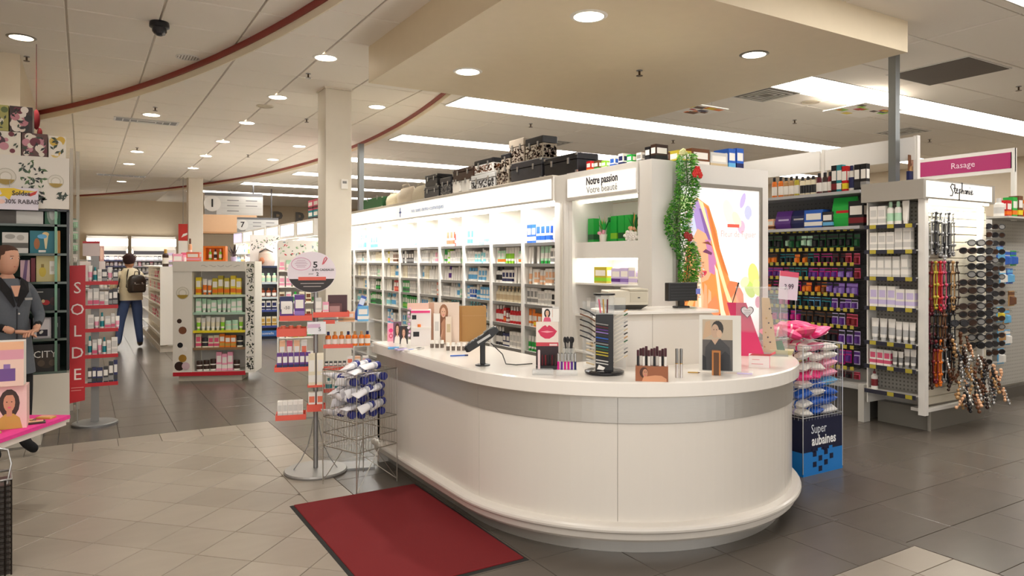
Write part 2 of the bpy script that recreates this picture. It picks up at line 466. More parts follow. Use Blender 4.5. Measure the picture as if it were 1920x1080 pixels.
# ---------------------------------------------------------------- columns and posts
def column(u, v, s, h, label):
    t_ = thing('column', label, 'column', (u, v, 0))
    new_ob('shaft', MB().rbox(0, s, 0, s, 0, h-.02, WALLW, .012), t_)
    new_ob('collar', MB().box(-.012, s+.012, -.012, s+.012, h-.02, h, WALLW), t_)
    return t_
colm = column(2.6, 8.8, .34, Z1, 'white square column in front of the lit shelves')
th = new_ob('thermostat', MB().rbox(-.045, .045, -.02, 0, -.06, .06, mat('white'), .008), colm, (.24, 0, 2.53))
new_ob('screen', MB().box(-.026, .026, -.023, -.02, .005, .035, mat('grey')), th)
u_, v_ = 1.6, 20.2
column(on_v(353, 20.2), 20.2, .36, Z1, 'distant white column left of the hanging aisle sign')
GM = mat('#8b8f90', 'metal', rough=.45)
def steel_post(u, v, h, label, w=.075):
    t_ = thing('steel_post', label, 'post', (u, v, 0))
    mb = MB().box(-w/2, w/2, -w/2, w/2, .01, h, GM); new_ob('pole', mb, t_)
    new_ob('base_plate', MB().box(-w, w, -w, w, 0, .01, GM), t_)
steel_post(6.98, 4.11, Z2, 'grey steel post rising behind the cursive name sign')
steel_post(4.24, 12.2, Z2, 'thin grey post beside the white column, behind the lit shelves', .09)
# ---------------------------------------------------------------- downlights and ceiling fittings
BULB = mat('#fff3dc', 'glow', power=9)
RIMW = mat('#e6e2da', 'plastic'); RIMD = mat('#8a857c', 'metal')
def downlight(px, py, z, r, label, rim=RIMW, power=60, lit=True):
    u, v = at(px, py, z)
    t_ = thing('downlight', label, 'ceiling light', (u, v, z), 0, 'round recessed downlights')
    new_ob('trim_ring', MB().lathe([(r*.86, 0), (r*.86, -.008), (r, -.008), (r+.012, 0)], rim, 24, cap=False), t_)
    new_ob('lens', MB().lathe([(r*.87, -.001), (r*.87, -.003), (r*.3, -.012)], BULB if lit else mat('lightgrey'), 20), t_)
    if lit and power: spot_light('downlight_glow', (u, v, z-.03), power)
    return u, v
for px, py, ds in [(1104, 30, 'nearest in the beige soffit, straight above the counter'), (877, 134, 'in the left corner of the beige soffit')]:
    downlight(px, py, SZ, .13, 'bright round downlight, '+ds, power=55)
downlight(1414, 102, SZ, .115, 'round downlight with dark rim in the right half of the beige soffit', RIMD, 35)
downlight(40, 70, Z0, .125, 'round downlight with dark rim at the upper left, nearest the left wall', RIMD, 40)
dl = [(611,108,'just left of the column top, nearest the red curved trim'),(707,200,'between the column and the soffit'),(521,182,'in the row left of the column, second back'),(463,230,'in the row left of the column, third back'),(418,265,'in the row left of the column, fourth back'),(386,292,'in the row left of the column, fifth back'),
      (284,215,'directly above the long ceiling vent'),(257,284,'beyond the long ceiling vent'),(242,307,'second beyond the long ceiling vent'),(228,340,'rearmost on the left, near the far red trim'),(561,274,'nearest the column on its left, above the far trim'),(512,299,'second left of the column, above the far trim'),(362,315,'far one in the middle of the left ceiling')]
for k, (px, py, ds) in enumerate(dl):
    downlight(px, py, Z1, .13, 'small round downlight '+ds, power=62)
for uu, vv, wh in ((.3, 2.5, 'straight above the photographer'), (.6, 5.2, 'above the light floor beside the mat'), (-3.5, 2.5, 'above the left entrance floor'), (-3.2, 6.8, 'above the gift shelving')):           # downlights out of view, added to brighten the near area
    o = thing('downlight', 'unseen round downlight added to the near ceiling, '+wh, 'ceiling light', (uu, vv, Z0), 0, 'round recessed downlights')
    new_ob('lens', MB().lathe([(.11, -.001), (.11, -.003), (.03, -.012)], BULB, 20), o); spot_light('downlight_glow', (uu, vv, Z0-.03), 50)
for vv in (-.9, .7):  # two strip lights outside the view, added to light the counter front
    o = thing('strip_light', 'unseen recessed strip light added to the near ceiling, '+('nearest the store front' if vv < 0 else 'second from the store front'), 'ceiling light', (-3.2, vv, Z0), 0, 'unseen strip lights added to the near ceiling')
    for k in range(4): new_ob('diffuser', MB().box(.01, 1.2, 0, .58, -.004, -.001, PANEL), o, (k*1.22, 0, 0))
# grille in the near ceiling
def grille(px, py, z, r, label):
    u, v = at(px, py, z); t_ = thing('round_grille', label, 'vent', (u, v, z))
    new_ob('ring', MB().lathe([(r*.9, 0), (r*.9, -.01), (r, -.01), (r, 0)], mat('lightgrey'), 24, cap=False), t_)
    new_ob('backing', MB().lathe([(r*.9, -.001), (r*.9, -.002)], mat('#77726b'), 20), t_)
    for k in range(-3, 4):
        h = math.sqrt(max(.01, 1-(k/3.8)**2))*r*.9
        new_ob('louvre', MB().box(k*r*.24-.008, k*r*.24+.008, -h, h, -.009, -.003, mat('lightgrey')), t_)
grille(352, 107, Z0, .125, 'round louvred ceiling grille right of the black dome camera')
def sq_vent(px, py, z, sx, sy, label, dark=False, rz=0):
    u, v = at(px, py, z); t_ = thing('ceiling_vent', label, 'vent', (u, v, z), rz, None)
    new_ob('frame', MB().box(-sx, sx, -sy, sy, -.008, .001, mat('lightgrey')), t_)
    if dark: new_ob('panel', MB().box(-sx+.02, sx-.02, -sy+.02, sy-.02, -.012, -.008, mat('#5d564e', 'matte')), t_); return
    new_ob('recess', MB().box(-sx+.03, sx-.03, -sy+.03, sy-.03, -.0095, -.008, mat('#4b4740')), t_)
    for k in range(1, 4):
        a, b = (sx-.03)*k/4.2+.02, (sy-.03)*k/4.2+.02
        mb = MB(); q = .014
        mb.box(-a-q, a+q, -b-q, -b, -.016, -.0095, mat('lightgrey')); mb.box(-a-q, a+q, b, b+q, -.016, -.0095, mat('lightgrey'))
        mb.box(-a-q, -a, -b, b, -.016, -.0095, mat('lightgrey')); mb.box(a, a+q, -b, b, -.016, -.0095, mat('lightgrey'))
        new_ob('louvre', mb, t_)
sq_vent(275, 227, Z1, .45, .16, 'long louvred ceiling vent on the left, in front of the aisle lights')
sq_vent(228, 329, Z1, .55, .2, 'far louvred ceiling vent near the left red trim')
sq_vent(1436, 177, Z2, .3, .3, 'square stepped air diffuser next to the soffit edge')
sq_vent(1030, 268, Z2, .3, .3, 'dark square diffuser above the leopard storage cases')
sq_vent(1692, 247, Z2, .3, .3, 'square diffuser behind the steel post, above the white sign rail')
sq_vent(1777, 134, Z2, .44, .44, 'dark grey square return panel in the right ceiling', True)
for px, py, z, ds in [(497, 199, Z1, 'left of the column'), (1520, 191, Z2, 'beside the square air diffuser on the right')]:
    u, v = at(px, py, z); t_ = thing('ceiling_speaker', 'round flat cream ceiling speaker '+ds, 'speaker', (u, v, z))
    new_ob('rim', MB().lathe([(.12, 0), (.12, -.008), (.105, -.01), (.105, 0)], mat('#cfc5b2'), 20, cap=False), t_)
    new_ob('mesh_cover', MB().lathe([(.106, -.001), (.09, -.006)], mat('#c3b8a3', 'matte'), 20), t_)
sp = [(50,106,Z0,'nearest the left wall'),(578,138,Z1,'beside the downlight left of the column'),(575,223,Z1,'left of the column, lower one'),(257,277,Z1,'beyond the long vent'),(291,201,Z1,'in front of the long vent'),(1199,132,SZ,'in the beige soffit'),(465,290,Z1,'in the middle of the left ceiling'),(995,232,Z2,'above the storage cases'),(1490,225,Z2,'below the air diffuser on the right'),(1262,263,Z2,'above the garland'),(1910,162,Z2,'at the right edge of the picture'),(1743,261,Z2,'right of the steel post')]
for px, py, z, ds in sp:
    u, v = at(px, py, z); t_ = thing('sprinkler_head', 'small dark fire sprinkler head '+ds, 'sprinkler', (u, v, z))
    mb = MB(); mb.lathe([(.03, 0), (.03, -.006)], mat('grey'), 10); mb.lathe([(.01, -.006), (.01, -.04), (.004, -.045)], mat('#5b4a3a', 'metal'), 8)
    new_ob('body', mb, t_); new_ob('deflector', MB().lathe([(.004, -.045), (.032, -.05), (.032, -.054)], mat('#5b4a3a', 'metal'), 10), t_)
u, v = at(299, 42, Z0)
t_ = thing('dome_camera', 'black security dome camera on the near left ceiling', 'camera', (u, v, Z0))
new_ob('mount', MB().lathe([(.085, 0), (.09, -.02), (.09, -.05), (.07, -.06)], mat('black'), 20), t_)
new_ob('dome', MB().lathe([(.068, -.058), (.066, -.09), (.05, -.115), (.025, -.13), (.002, -.135)], mat('charcoal', 'glossy'), 18), t_)
new_ob('lens', MB().ball((.035, -.03, -.115), .018, mat('grey', 'glossy'), 8, 5), t_)
# hanging flat promotional panels (seen from below)
for px, py, s, ds in [(1307, 206, .32, 'left one'), (1617, 208, .4, 'right one, with a picture of fruit')]:
    u, v = at(px, py, 3.45); t_ = thing('ceiling_sign', 'flat printed promotional panel hung level under the ceiling, '+ds, 'sign', (u, v, 3.45))
    mb = MB().box(-s, s, -s*.7, s*.7, 0, .01, mat('white'))
    for k in range(14):
        a, b = R.uniform(-s, s*.8), R.uniform(-s*.65, s*.45); q = R.uniform(.04, .12)
        mb.box(a, min(a+q*1.6, s), b, b+q, -.0012-.0002*k, 0, mat(R.choice(['red', 'darkbrown', 'yellow', 'orange', 'brown', 'navy', 'white', 'lime']), 'print'))
    new_ob('panel', mb, t_)
    for a in (-s*.8, s*.8): new_ob('wire', MB().tube([(a, 0, .01), (a, 0, Z2-3.45)], .002, mat('silver')), t_)

# ---------------------------------------------------------------- counter
KU, KV, KR = 3.1, 3.79, 1.17
TOPZ = .925
def path(a0, a1, n):
    """counter outline by arc length: s<0 runs up the straight left side, s>=0 round the bow"""
    out = []
    for i in range(n+1):
        s = a0+(a1-a0)*i/n
        if s < 0: out.append(((KU-KR, KV-s), (-1, 0)))
        else:
            a = PI+s/KR; out.append(((KU+KR*math.cos(a), KV+KR*math.sin(a)), (math.cos(a), math.sin(a))))
    return out
SEND = KR*PI; SL = -(5.25-KV)
def sweep(prof, a0, a1, m, n=None, smooth=True):
    n = n or max(2, int(abs(a1-a0)/.06)); rings = []
    for (p, nn) in path(a0, a1, n):
        rings.append([(p[0]+nn[0]*d, p[1]+nn[1]*d, z) for d, z in prof])
    mb = MB(); k = len(prof); vs = [q for r_ in rings for q in r_]; fs = []
    for i in range(len(rings)-1):
        for j in range(k):
            j2 = (j+1) % k; fs.append((i*k+j, (i+1)*k+j, (i+1)*k+j2, i*k+j2))
    mb.add(vs, fs, m, False); mb.add(rings[0], [tuple(range(k))], m); mb.add(rings[-1], [tuple(range(k-1, -1, -1))], m)
    return mb
LAM = mat('#dcd6cd', 'plastic', rough=.22); TOPM = mat('#eee9e1', 'plastic', rough=.2)
ctr = thing('service_counter', 'long white rounded cosmetics counter with a brushed silver band', 'counter', (KU, KV, 0))
def cpart(name, mb, **k):
    o = new_ob(name, mb, ctr, (-KU, -KV, 0)); [o.__setitem__(a, b) for a, b in k.items()]; return o
seams = [SL, SL+.42, -.0+.17*0-.17+.34-.17, .907*KR+.0, .907*KR+1.22, SEND]
seams = [SL, SL+.4, .17*-1+.34, 52*PI/180*KR, 112*PI/180*KR, SEND]
for a, b in zip(seams, seams[1:]):
    cpart('front_panel', sweep([(-.03, .16), (-.03, .70), (-.06, .70), (-.06, .16)], a+.0012, b-.0012, LAM))
cpart('seam_backing', sweep([(-.036, .16), (-.036, .84), (-.05, .84), (-.05, .16)], SL, SEND, mat('#8c857a')))
for a, b in zip(seams, seams[1:]):
    cpart('silver_band', sweep([(-.022, .703), (-.022, .842), (-.05, .842), (-.05, .703)], a+.001, b-.001, brushed('#cfccc6', .42)), label='brushed silver band panel under the countertop')
bp = [(-.05, .085), (-.02, .085), (-.006, .10), (0, .125), (.004, .14)] + [(.004+.0*k+.022*math.sin(PI*k/6), .158-.022*math.cos(PI*k/6)) for k in range(7)] + [(-.03, .185), (-.05, .185)]
cpart('bumper_rail', sweep(bp, SL, SEND, LAM, 60), label='rounded white bumper rail along the foot')
cpart('kick_plate', sweep([(-.1, 0), (-.1, .086), (-.13, .086), (-.13, 0)], SL+.02, SEND, brushed('#cfccc6', .42)), label='brushed silver kick plate')
# top slab
out = [(KU-KR+.0, 5.27)] + [(p[0]+n[0]*.012, p[1]+n[1]*.012) for p, n in path(-1.40, SEND, 70)]
inn = [(3.5, KV), (3.5, 3.55), (2.56, 3.55), (2.56, 5.27)]
mb = MB(); n = len(out)+len(inn); pts = out+inn
shr = [(a, b) for a, b in pts]
def ins(d):
    r_ = [(KU-KR-.012+d, 5.27)]+[(p[0]+nn[0]*(.012-d), p[1]+nn[1]*(.012-d)) for p, nn in path(-1.40, SEND, 70)]
    return r_+inn
rings = [[(a, b, .842) for a, b in ins(.008)], [(a, b, .848) for a, b in ins(0)], [(a, b, .917) for a, b in ins(0)], [(a, b, TOPZ) for a, b in ins(.008)]]
mb.loft(rings, TOPM); cpart('countertop', mb)
cpart('end_panel', MB().box(KU-KR+.03, 2.54, 5.21, 5.25, 0, .842, LAM))
cpart('inner_panel', MB().box(2.52, 2.54, 3.57, 5.21, 0, .842, LAM)); cpart('inner_panel', MB().box(2.54, 3.48, 3.53, 3.55, 0, .842, LAM))
# ---------------------------------------------------------------- red mat
m0 = [at(550, 955, .01), at(790, 912, .01), at(1015, 1045, .01)]
MU0, MU1, MV0, MV1 = 1.12, 1.985, 3.10, 4.57
RUG = mat('#760a12', 'cloth', scale=180)
mt = thing('floor_mat', 'dark red carpet mat with black rubber border beside the counter', 'mat', ((MU0+MU1)/2, (MV0+MV1)/2, 0))
hu, hv = (MU1-MU0)/2, (MV1-MV0)/2
new_ob('rubber_border', MB().loft([[(-hu, -hv, 0), (hu, -hv, 0), (hu, hv, 0), (-hu, hv, 0)], [(-hu+.015, -hv+.015, .006), (hu-.015, -hv+.015, .006), (hu-.015, hv-.015, .006), (-hu+.015, hv-.015, .006)]], mat('#1d1d1b', 'matte')), mt)
new_ob('pile', MB().rbox(-hu+.022, hu-.022, -hv+.022, hv-.022, .005, .012, RUG, .006), mt)

# ---------------------------------------------------------------- central lit shelving
UF = 3.5
SH = mat('#e9e6e0', 'plastic'); SHD = mat('#9b9a98', 'metal', rough=.5); GLOWT = mat('#fff9ee', 'glow', power=1.3)
SGN = mat('#fffaf0', 'glow', power=.32)
BAYV = [5.03, 5.62, 6.22, 6.82, 7.42, 8.02, 8.62, 9.22, 9.82, 10.42, 11.0]
SHZ = [.42, .72, .95, 1.155, 1.34, 1.53, 1.72]
def open_bay(name, label, u0, u1, v0, v1, shz, group, zt=2.06, thick=.012, m=SH, tagm=SHD, back='white'):
    """bay open towards -x; u0 front, u1 back"""
    t_ = thing(name, label, 'shelf', (u0, (v0+v1)/2, 0), 0, group); w2 = (v1-v0)/2; d = u1-u0
    new_ob('back_panel', MB().box(d-.02, d, -w2, w2, .0, zt, m), t_)
    for s in (-1, 1):
        new_ob('upright', MB().box(.02, d-.02, s*w2-(.014 if s > 0 else 0), s*w2+(.014 if s < 0 else 0), .0, zt, m), t_)
    new_ob('plinth', MB().box(.06, d-.02, -w2+.014, w2-.014, 0, .14, m), t_)
    if zt > 2.05: new_ob('front_post', MB().box(0, .02, w2-.034, w2, 0, zt-.03, m), t_)
    for z in shz:
        sh_ = new_ob('shelf', MB().box(.03, d-.02, -w2+.014, w2-.014, z-thick, z, m), t_)
        new_ob('price_strip', MB().box(.018, .03, -w2+.014, w2-.014, z-.028, z, tagm), sh_)
    return t_
for k in range(len(BAYV)-1):
    open_bay('lit_shelving_bay', f'brightly lit white shelving bay, {ORD[k]} one left of the beauty niche', UF, UF+.45, BAYV[k], BAYV[k+1]-.004, [.2]+SHZ, 'lit white shelving bays')
hd = thing('header_lightbox', 'long glowing white header box over the lit shelving, small blue cross on it', 'sign', (UF, 8.0, 2.06))
new_ob('housing', MB().box(-.04, .45, -2.97, 3.0, .012, .22, SH), hd)
fp = new_ob('sign_face', MB().box(-.046, -.04, -2.94, 2.96, .03, .2, SGN), hd)
new_ob('top_deck', MB().box(-.05, 1.2, -2.97, 3.0, .22, .232, mat('#cfc8bb')), hd)
TUBE = new_ob('light_tube', MB().box(.0, .05, -2.95, 2.98, -.022, .010, GLOWT), hd, (.0, 0, 0))
vv = on_u(800, UF-.05)
text_ob('lettering', 'nos soins dermo-cosmétiques', .075, mat('#8fa3c8', 'print'), hd, (-.05, vv-8.0, .11), '-x', .001)
vc = on_u(750, UF-.05)-8.0
new_ob('cross_mark', MB().box(-.05, -.046, vc-.01, vc+.01, .05, .17, mat('#6d80c4', 'print')).box(-.051, -.046, vc-.035, vc+.035, .1, .12, mat('#6d80c4', 'print')), hd)
area_light('shelf_glow', (UF-.09, 8.0, 2.045), .05, 5.9, 27, (1, .98, .95), (0, -.25, 0))
core = new_ob('gondola_core', MB().box(UF+.46, 4.7, 3.95, 11.0, 0, 2.05, SH)); tag(core, 'white back side of the lit shelving, facing the right aisle', 'shelf')
# pilaster + beauty niche
pl = thing('pilaster', 'white pilaster between the lit shelving and the beauty niche', 'pillar', (UF, 4.92, 0))
new_ob('shaft', MB().box(-.03, .44, -.1, .1, 0, 2.28, SH), pl); new_ob('reveal', MB().box(-.036, -.03, -.012, .012, .2, 2.05, mat('#cfc9bd')), pl)
ni = thing('beauty_niche', 'white illuminated niche unit under the beauty sign', 'shelf', (UF, 4.35, 0))
NV0, NV1 = 3.935, 4.815
w2 = (NV1-NV0)/2; nc = 4.375
def npart(name, b, m): return new_ob(name, MB().box(*b, m), ni, (-0, nc-4.35, 0))
npart('back_panel', (.40, .42, -w2, w2, 0, 2.04), SH)
npart('side_panel', (-.03, .40, w2-.05, w2, 0, 2.05), SH); npart('side_panel', (-.03, .40, -w2, -w2+.02, 0, 2.05), SH)
npart('display_box', (-.0, .40, -w2+.021, w2-.051, 1.575, 1.705), SH)
npart('shelf', (.0, .40, -w2+.021, w2-.051, 1.36, 1.375), SH); npart('shelf', (.0, .40, -w2+.021, w2-.051, 1.10, 1.115), SH); npart('shelf', (.0, .40, -w2+.021, w2-.051, .8, .815), SH)
npart('base', (.0, .40, -w2+.021, w2-.051, 0, .5), SH)
npart('upper_light', (.03, .08, -w2+.03, w2-.06, 2.03, 2.045), GLOWT)
npart('lower_light', (.03, .30, -w2+.03, w2-.06, 1.563, 1.573), mat('#fff9ee', 'glow', power=1.6))
hb = thing('beauty_sign', 'white lit box sign reading Notre passion Votre beauté', 'sign', (UF, nc, 2.05))
new_ob('housing', MB().box(-.05, .42, -w2, w2, .0, .23, SH), hb)
new_ob('sign_face', MB().box(-.056, -.05, -w2+.02, w2-.015, .028, .178+.0, SGN), hb)
text_ob('lettering', 'Notre passion', .085, mat('#2a2530', 'print'), hb, (-.058, -.03, .135), '-x', .001, .8, True)
text_ob('lettering', 'Votre beauté', .075, mat('#8c8a88', 'print'), hb, (-.058, -.03, .065), '-x', .001, .95)
# poster end unit
pe = thing('poster_unit', 'tall white end panel with the backlit woman poster', 'display stand', (4.1, 3.87, 0))
mbp = MB(); 
PU0, PU1, PZ0, PZ1 = 3.74, 4.60, .95, 2.105
mbp.box(3.46-4.1, 4.72-4.1, -.055, .06, 0, 2.28, SH)
new_ob('panel', mbp, pe)
new_ob('corner_post', MB().box(3.46-4.1, 3.66-4.1, -.075, -.055, 0, 2.28, SH), pe)
fr = MB(); fm = mat('#a9a49b', 'metal', rough=.5)
a, b = PU0-4.1, PU1-4.1
for bx in ((a-.03, a, -.075, -.055, PZ0-.03, PZ1+.03), (b, b+.03, -.075, -.055, PZ0-.03, PZ1+.03), (a, b, -.075, -.055, PZ0-.03, PZ0), (a, b, -.075, -.055, PZ1, PZ1+.03)): fr.box(*bx, fm)
new_ob('poster_frame', fr, pe)
G = 'glow'; pw = .34
def g(c): return mat(c, 'glow', power=pw)
pm = MB().box(0, PU1-PU0, -.008, 0, 0, PZ1-PZ0, g('#fbf6f2'))
sh = [('ell', .05, .9, .09, .05, g('#cfe6a0')), ('ell', .55, .93, .13, .05, g('#ddd3dc'), .4), ('ell', .38, .88, .1, .05, g('#e6dbe0'), .8), ('ell', .6, .84, .1, .06, g('#d5d7cf'), 2.2), ('ell', .78, .93, .06, .03, g('#b9a9d8'), 1),
      ('ell', .85, .85, .05, .05, g('#b8bbe8'), .5), ('ell', .76, .75, .05, .045, g('#dcaec4'), .3), ('ell', .9, .78, .04, .05, g('#e8e0ee')), ('ell', .7, .8, .04, .07, g('#cfd8c2'), .9),
      ('ell', .92, .42, .07, .09, g('#d6dc7a'), .4), ('ell', .87, .33, .08, .05, g('#b7d36a'), 2.6), ('ell', .97, .34, .05, .07, g('#cfe08a'), .9), ('ell', .98, .24, .04, .04, g('#c58a9c')), ('ell', .8, .38, .06, .035, g('#dbe9b0'), .2),
      # hair behind, shoulders, arms, face
      ('poly', [(0, .0), (0, .3), (.06, .52), (.12, .72), (.08, .84), (.2, .93), (.34, .88), (.44, .72), (.5, .54), (.6, .4), (.68, .22), (.7, 0)], g('#e08d4c')),
      ('poly', [(.5, 0), (.52, .3), (.6, .39), (.7, .38), (.78, .3), (.8, .12), (.77, 0)], g('#dd7b50')), ('poly', [(.58, 0), (.6, .26), (.67, .31), (.73, .24), (.74, 0)], g('#ee9e76')),
      ('poly', [(.12, .72), (.09, .84), (.2, .92), (.31, .86), (.38, .68), (.32, .58), (.24, .7)], g('#a58cc6')), ('poly', [(.04, .72), (.08, .84), (.15, .84), (.2, .7), (.14, .6)], g('#c3cbe6')), ('poly', [(.22, .86), (.28, .86), (.36, .66), (.34, .6)], g('#7d5fa0')),
      ('poly', [(.14, .66), (.2, .73), (.3, .7), (.38, .6), (.4, .48), (.33, .4), (.24, .38), (.16, .46), (.12, .56)], g('#eba67e')), ('poly', [(.29, .66), (.35, .66), (.43, .52), (.41, .43), (.34, .45), (.33, .56)], g('#b878a6')),
      ('poly', [(.26, .58), (.3, .6), (.38, .575), (.37, .56)], g('#6d3c5a')), ('poly', [(.14, .57), (.2, .6), (.23, .58), (.18, .56)], g('#8a5040')), ('poly', [(.25, .64), (.33, .65), (.38, .62), (.33, .63)], g('#7a4630')), ('poly', [(.23, .58), (.26, .48), (.22, .47)], g('#d28458')),
      ('ell', .26, .435, .055, .018, g('#c43e4e'), .3), ('ell', .26, .438, .04, .004, g('#8a2436'), .3),
      ('poly', [(.16, 0), (.17, .26), (.2, .38), (.24, .4), (.27, .3), (.28, 0)], g('#f3b48e')), ('poly', [(.26, .2), (.28, .38), (.31, .36), (.32, .18)], g('#eba27a')), ('poly', [(.31, .16), (.33, .34), (.36, .32), (.37, .14)], g('#f0ac86')), ('poly', [(.3, 0), (.32, .24), (.42, .3), (.46, .24), (.46, 0)], g('#e48658')),
      ('poly', [(0, 0), (.0, .18), (.1, .14), (.18, 0)], g('#b8301f')), ('poly', [(.45, 0), (.44, .16), (.52, .2), (.58, 0)], g('#9c3840')), ('poly', [(.08, .1), (.16, .2), (.17, .1)], g('#6d4a7c')),
      ('poly', [(.2, .92), (.26, .9), (.4, .62), (.56, .34), (.66, .2), (.56, .26), (.46, .44), (.36, .66)], g('#f8d3a2')), ('poly', [(.3, .88), (.34, .86), (.47, .6), (.58, .42), (.52, .46), (.42, .62)], g('#c9743a')), ('poly', [(.4, .5), (.44, .46), (.52, .2), (.6, .08), (.48, .16)], g('#fbe0bc')),
      ('poly', [(.1, .52), (.14, .58), (.17, .3), (.08, .14), (.0, .1), (.1, .3)], g('#f4b474')), ('poly', [(.06, .6), (.09, .64), (.1, .4), (.03, .22), (0, .2), (.05, .4)], g('#b9622e')), ('poly', [(.2, .42), (.225, .46), (.24, .2), (.23, 0), (.2, 0), (.21, .2)], g('#fce4c6'))]
art(pm, PU1-PU0, PZ1-PZ0, sh, Matrix.Translation((0, -.008, 0)))
po = new_ob('poster', pm, pe, (PU0-4.1, -.056, PZ0)); po['label'] = 'backlit poster of a woman with long orange hair'
text_ob('lettering', 'Fleur de Figuier', .07, g('#e7a6a2'), pe, (.245+.0, -.083, PZ0+.70*1.155), '-y', .0005, .9)
new_ob('red_line', MB().box(.12, .25, -.084, -.083, PZ0+.745*1.155, PZ0+.758*1.155+.01, g('#dd5a4a')), pe)


# ---------------------------------------------------------------- rear row of lit shelving
for k in range(6):
    v0 = 12.3+1.3*k
    open_bay('lit_shelving_bay', f'distant lit white shelving bay of the rear row, {ORD[k]} from its near end', UF, UF+.45, v0, v0+1.29, [.25, .6, .9, 1.2, 1.5, 1.75], 'rear row of shelving bays', zt=2.0)
    t_ = thing('sign_box', f'small pale light box on the rear row of shelving, {ORD[k]} from the near end', 'sign', (UF, v0+.65, 2.0), 0, 'light boxes on the rear shelving row')
    new_ob('housing', MB().box(-.05, .45, -.6, .6, 0, .3, SH), t_)
    new_ob('sign_face', MB().box(-.056, -.05, -.5, .5, .05, .26, mat(['#fffaf0', '#dfeaf6', '#f4ecd8', '#e8e4dc', '#d8d2ca', '#a89ad8'][k], 'glow', power=1)), t_)
new = new_ob('gondola_core', MB().box(UF+.46, 4.7, 12.3, 20.1, 0, 2.0, SH)); tag(new, 'white back side of the rear shelving row', 'shelf')
area_light('shelf_glow', (UF-.09, 16.2, 1.98), .06, 7.6, 45, (1, .97, .92), (0, -.3, 0))
# ---------------------------------------------------------------- product shapes (unit size: 1 wide, 1 deep, 1 tall)
_pm = {}
def product(kind, c1, c2='white', c3=None, dark=False):
    key = (kind, c1, c2, c3)
    if key in _pm: return _pm[key]
    a, b = mat(c1), mat(c2); l = mat(c3 or ('white' if c1 not in ('white', 'cream', 'ivory') else c2), 'print'); mb = MB()
    if kind == 'bottle':
        mb.lathe([(.46, 0), (.5, .03), (.5, .16, l), (.5, .5), (.5, .66), (.42, .73), (.2, .77)], a, 10, cap=False); mb.add([(.46*math.cos(k*PI/4), .46*math.sin(k*PI/4), 0) for k in range(8)], [tuple(range(8))[::-1]], a)
        mb.lathe([(.24, .76), (.24, .97), (.2, 1)], b, 10)
    elif kind == 'spray can':
        mb.lathe([(.5, 0), (.5, .2, l), (.5, .5), (.5, .78), (.4, .82)], a, 10); mb.lathe([(.42, .8), (.42, .95), (.34, 1)], b, 10)
    elif kind == 'shampoo bottle':
        mb.lathe([(.5, 0), (.5, .14, l), (.5, .55), (.48, .72), (.36, .8)], a, 12, sy=.62); mb.lathe([(.3, .79), (.3, .98), (.27, 1)], b, 12, sy=.62)
    elif kind == 'tube':
        r1 = [(.32*math.cos(k*PI/5), .32*math.sin(k*PI/5), 0) for k in range(10)]; r2 = [(x, y, .16) for x, y, z in r1]; mb.loft([r1, r2], b)
        q = lambda w, d, z: [(w*math.cos(k*PI/5), d*math.sin(k*PI/5), z) for k in range(10)]
        mb.loft([q(.38, .38, .16), q(.43, .34, .3)], a, cap=False); mb.loft([q(.43, .34, .3), q(.46, .22, .62)], l, cap=False); mb.loft([q(.46, .22, .62), q(.5, .03, .96), q(.5, .03, 1)], a)
    elif kind == 'box':
        mb.box(-.5, .5, -.5, .5, 0, 1, a); mb.box(-.502, .502, -.502, .502, .12, .34, b); mb.box(-.4, .4, -.504, .504, .45, .8, l); mb.box(-.504, .504, -.4, .4, .45, .8, l)
    elif kind == 'jar':
        mb.lathe([(.46, 0), (.5, .05), (.5, .15, l), (.5, .5), (.46, .6)], a, 12); mb.lathe([(.5, .6), (.5, .94), (.46, 1)], b, 12)
    elif kind == 'pump bottle':
        mb.lathe([(.5, 0), (.5, .14, l), (.5, .46), (.5, .6), (.2, .7)], a, 10); mb.lathe([(.22, .7), (.22, .8), (.08, .81), (.08, .93)], b, 8); mb.box(-.45, .14, -.1, .1, .93, 1, b)
    elif kind == 'pouch':
        mb.loft([[(-.5, -.3, 0), (.5, -.3, 0), (.5, .3, 0), (-.5, .3, 0)], [(-.5, -.5, .3), (.5, -.5, .3), (.5, .5, .3), (-.5, .5, .3)], [(-.48, -.35, .7), (.48, -.35, .7), (.48, .35, .7), (-.48, .35, .7)], [(-.5, -.03, 1), (.5, -.03, 1), (.5, .03, 1), (-.5, .03, 1)]], a)
        mb.box(-.3, .3, -.44, .44, .3, .55, b); mb.box(-.42, .42, -.3, .3, .3, .55, b)
    elif kind == 'hanging pack':     # blister card; local front is -x; origin at the base
        mb.box(-.06, .06, -.5, .5, 0, 1, a); mb.box(-.075, .0, -.5, .5, .72, .93, b); mb.loft([[(-.06, -.38, .08), (-.06, .38, .08), (-.06, .38, .64), (-.06, -.38, .64)][::-1], [(-.5, -.25, .14), (-.5, .25, .14), (-.5, .25, .56), (-.5, -.25, .56)][::-1]], l)
    m = mb.mesh(kind.replace(' ', '_')); _pm[key] = m
    return m
KCAT = {'bottle': 'bottle', 'spray can': 'can', 'shampoo bottle': 'bottle', 'tube': 'tube', 'box': 'box', 'jar': 'jar', 'pump bottle': 'bottle', 'pouch': 'pouch', 'hanging pack': 'package'}
CAPW = {'bottle': 'cap', 'spray can': 'cap', 'shampoo bottle': 'cap', 'tube': 'cap', 'box': 'stripe', 'jar': 'lid', 'pump bottle': 'pump', 'pouch': 'panel', 'hanging pack': 'header'}
def put(kind, c1, c2, loc, w, d, h, label, group=None, rz=0, c3=None, cat=None):
    o = new_ob(kind.replace(' ', '_'), product(kind, c1, c2, c3), None, loc, (0, 0, rz), (w, d, h))
    return tag(o, label, cat or KCAT[kind], group)
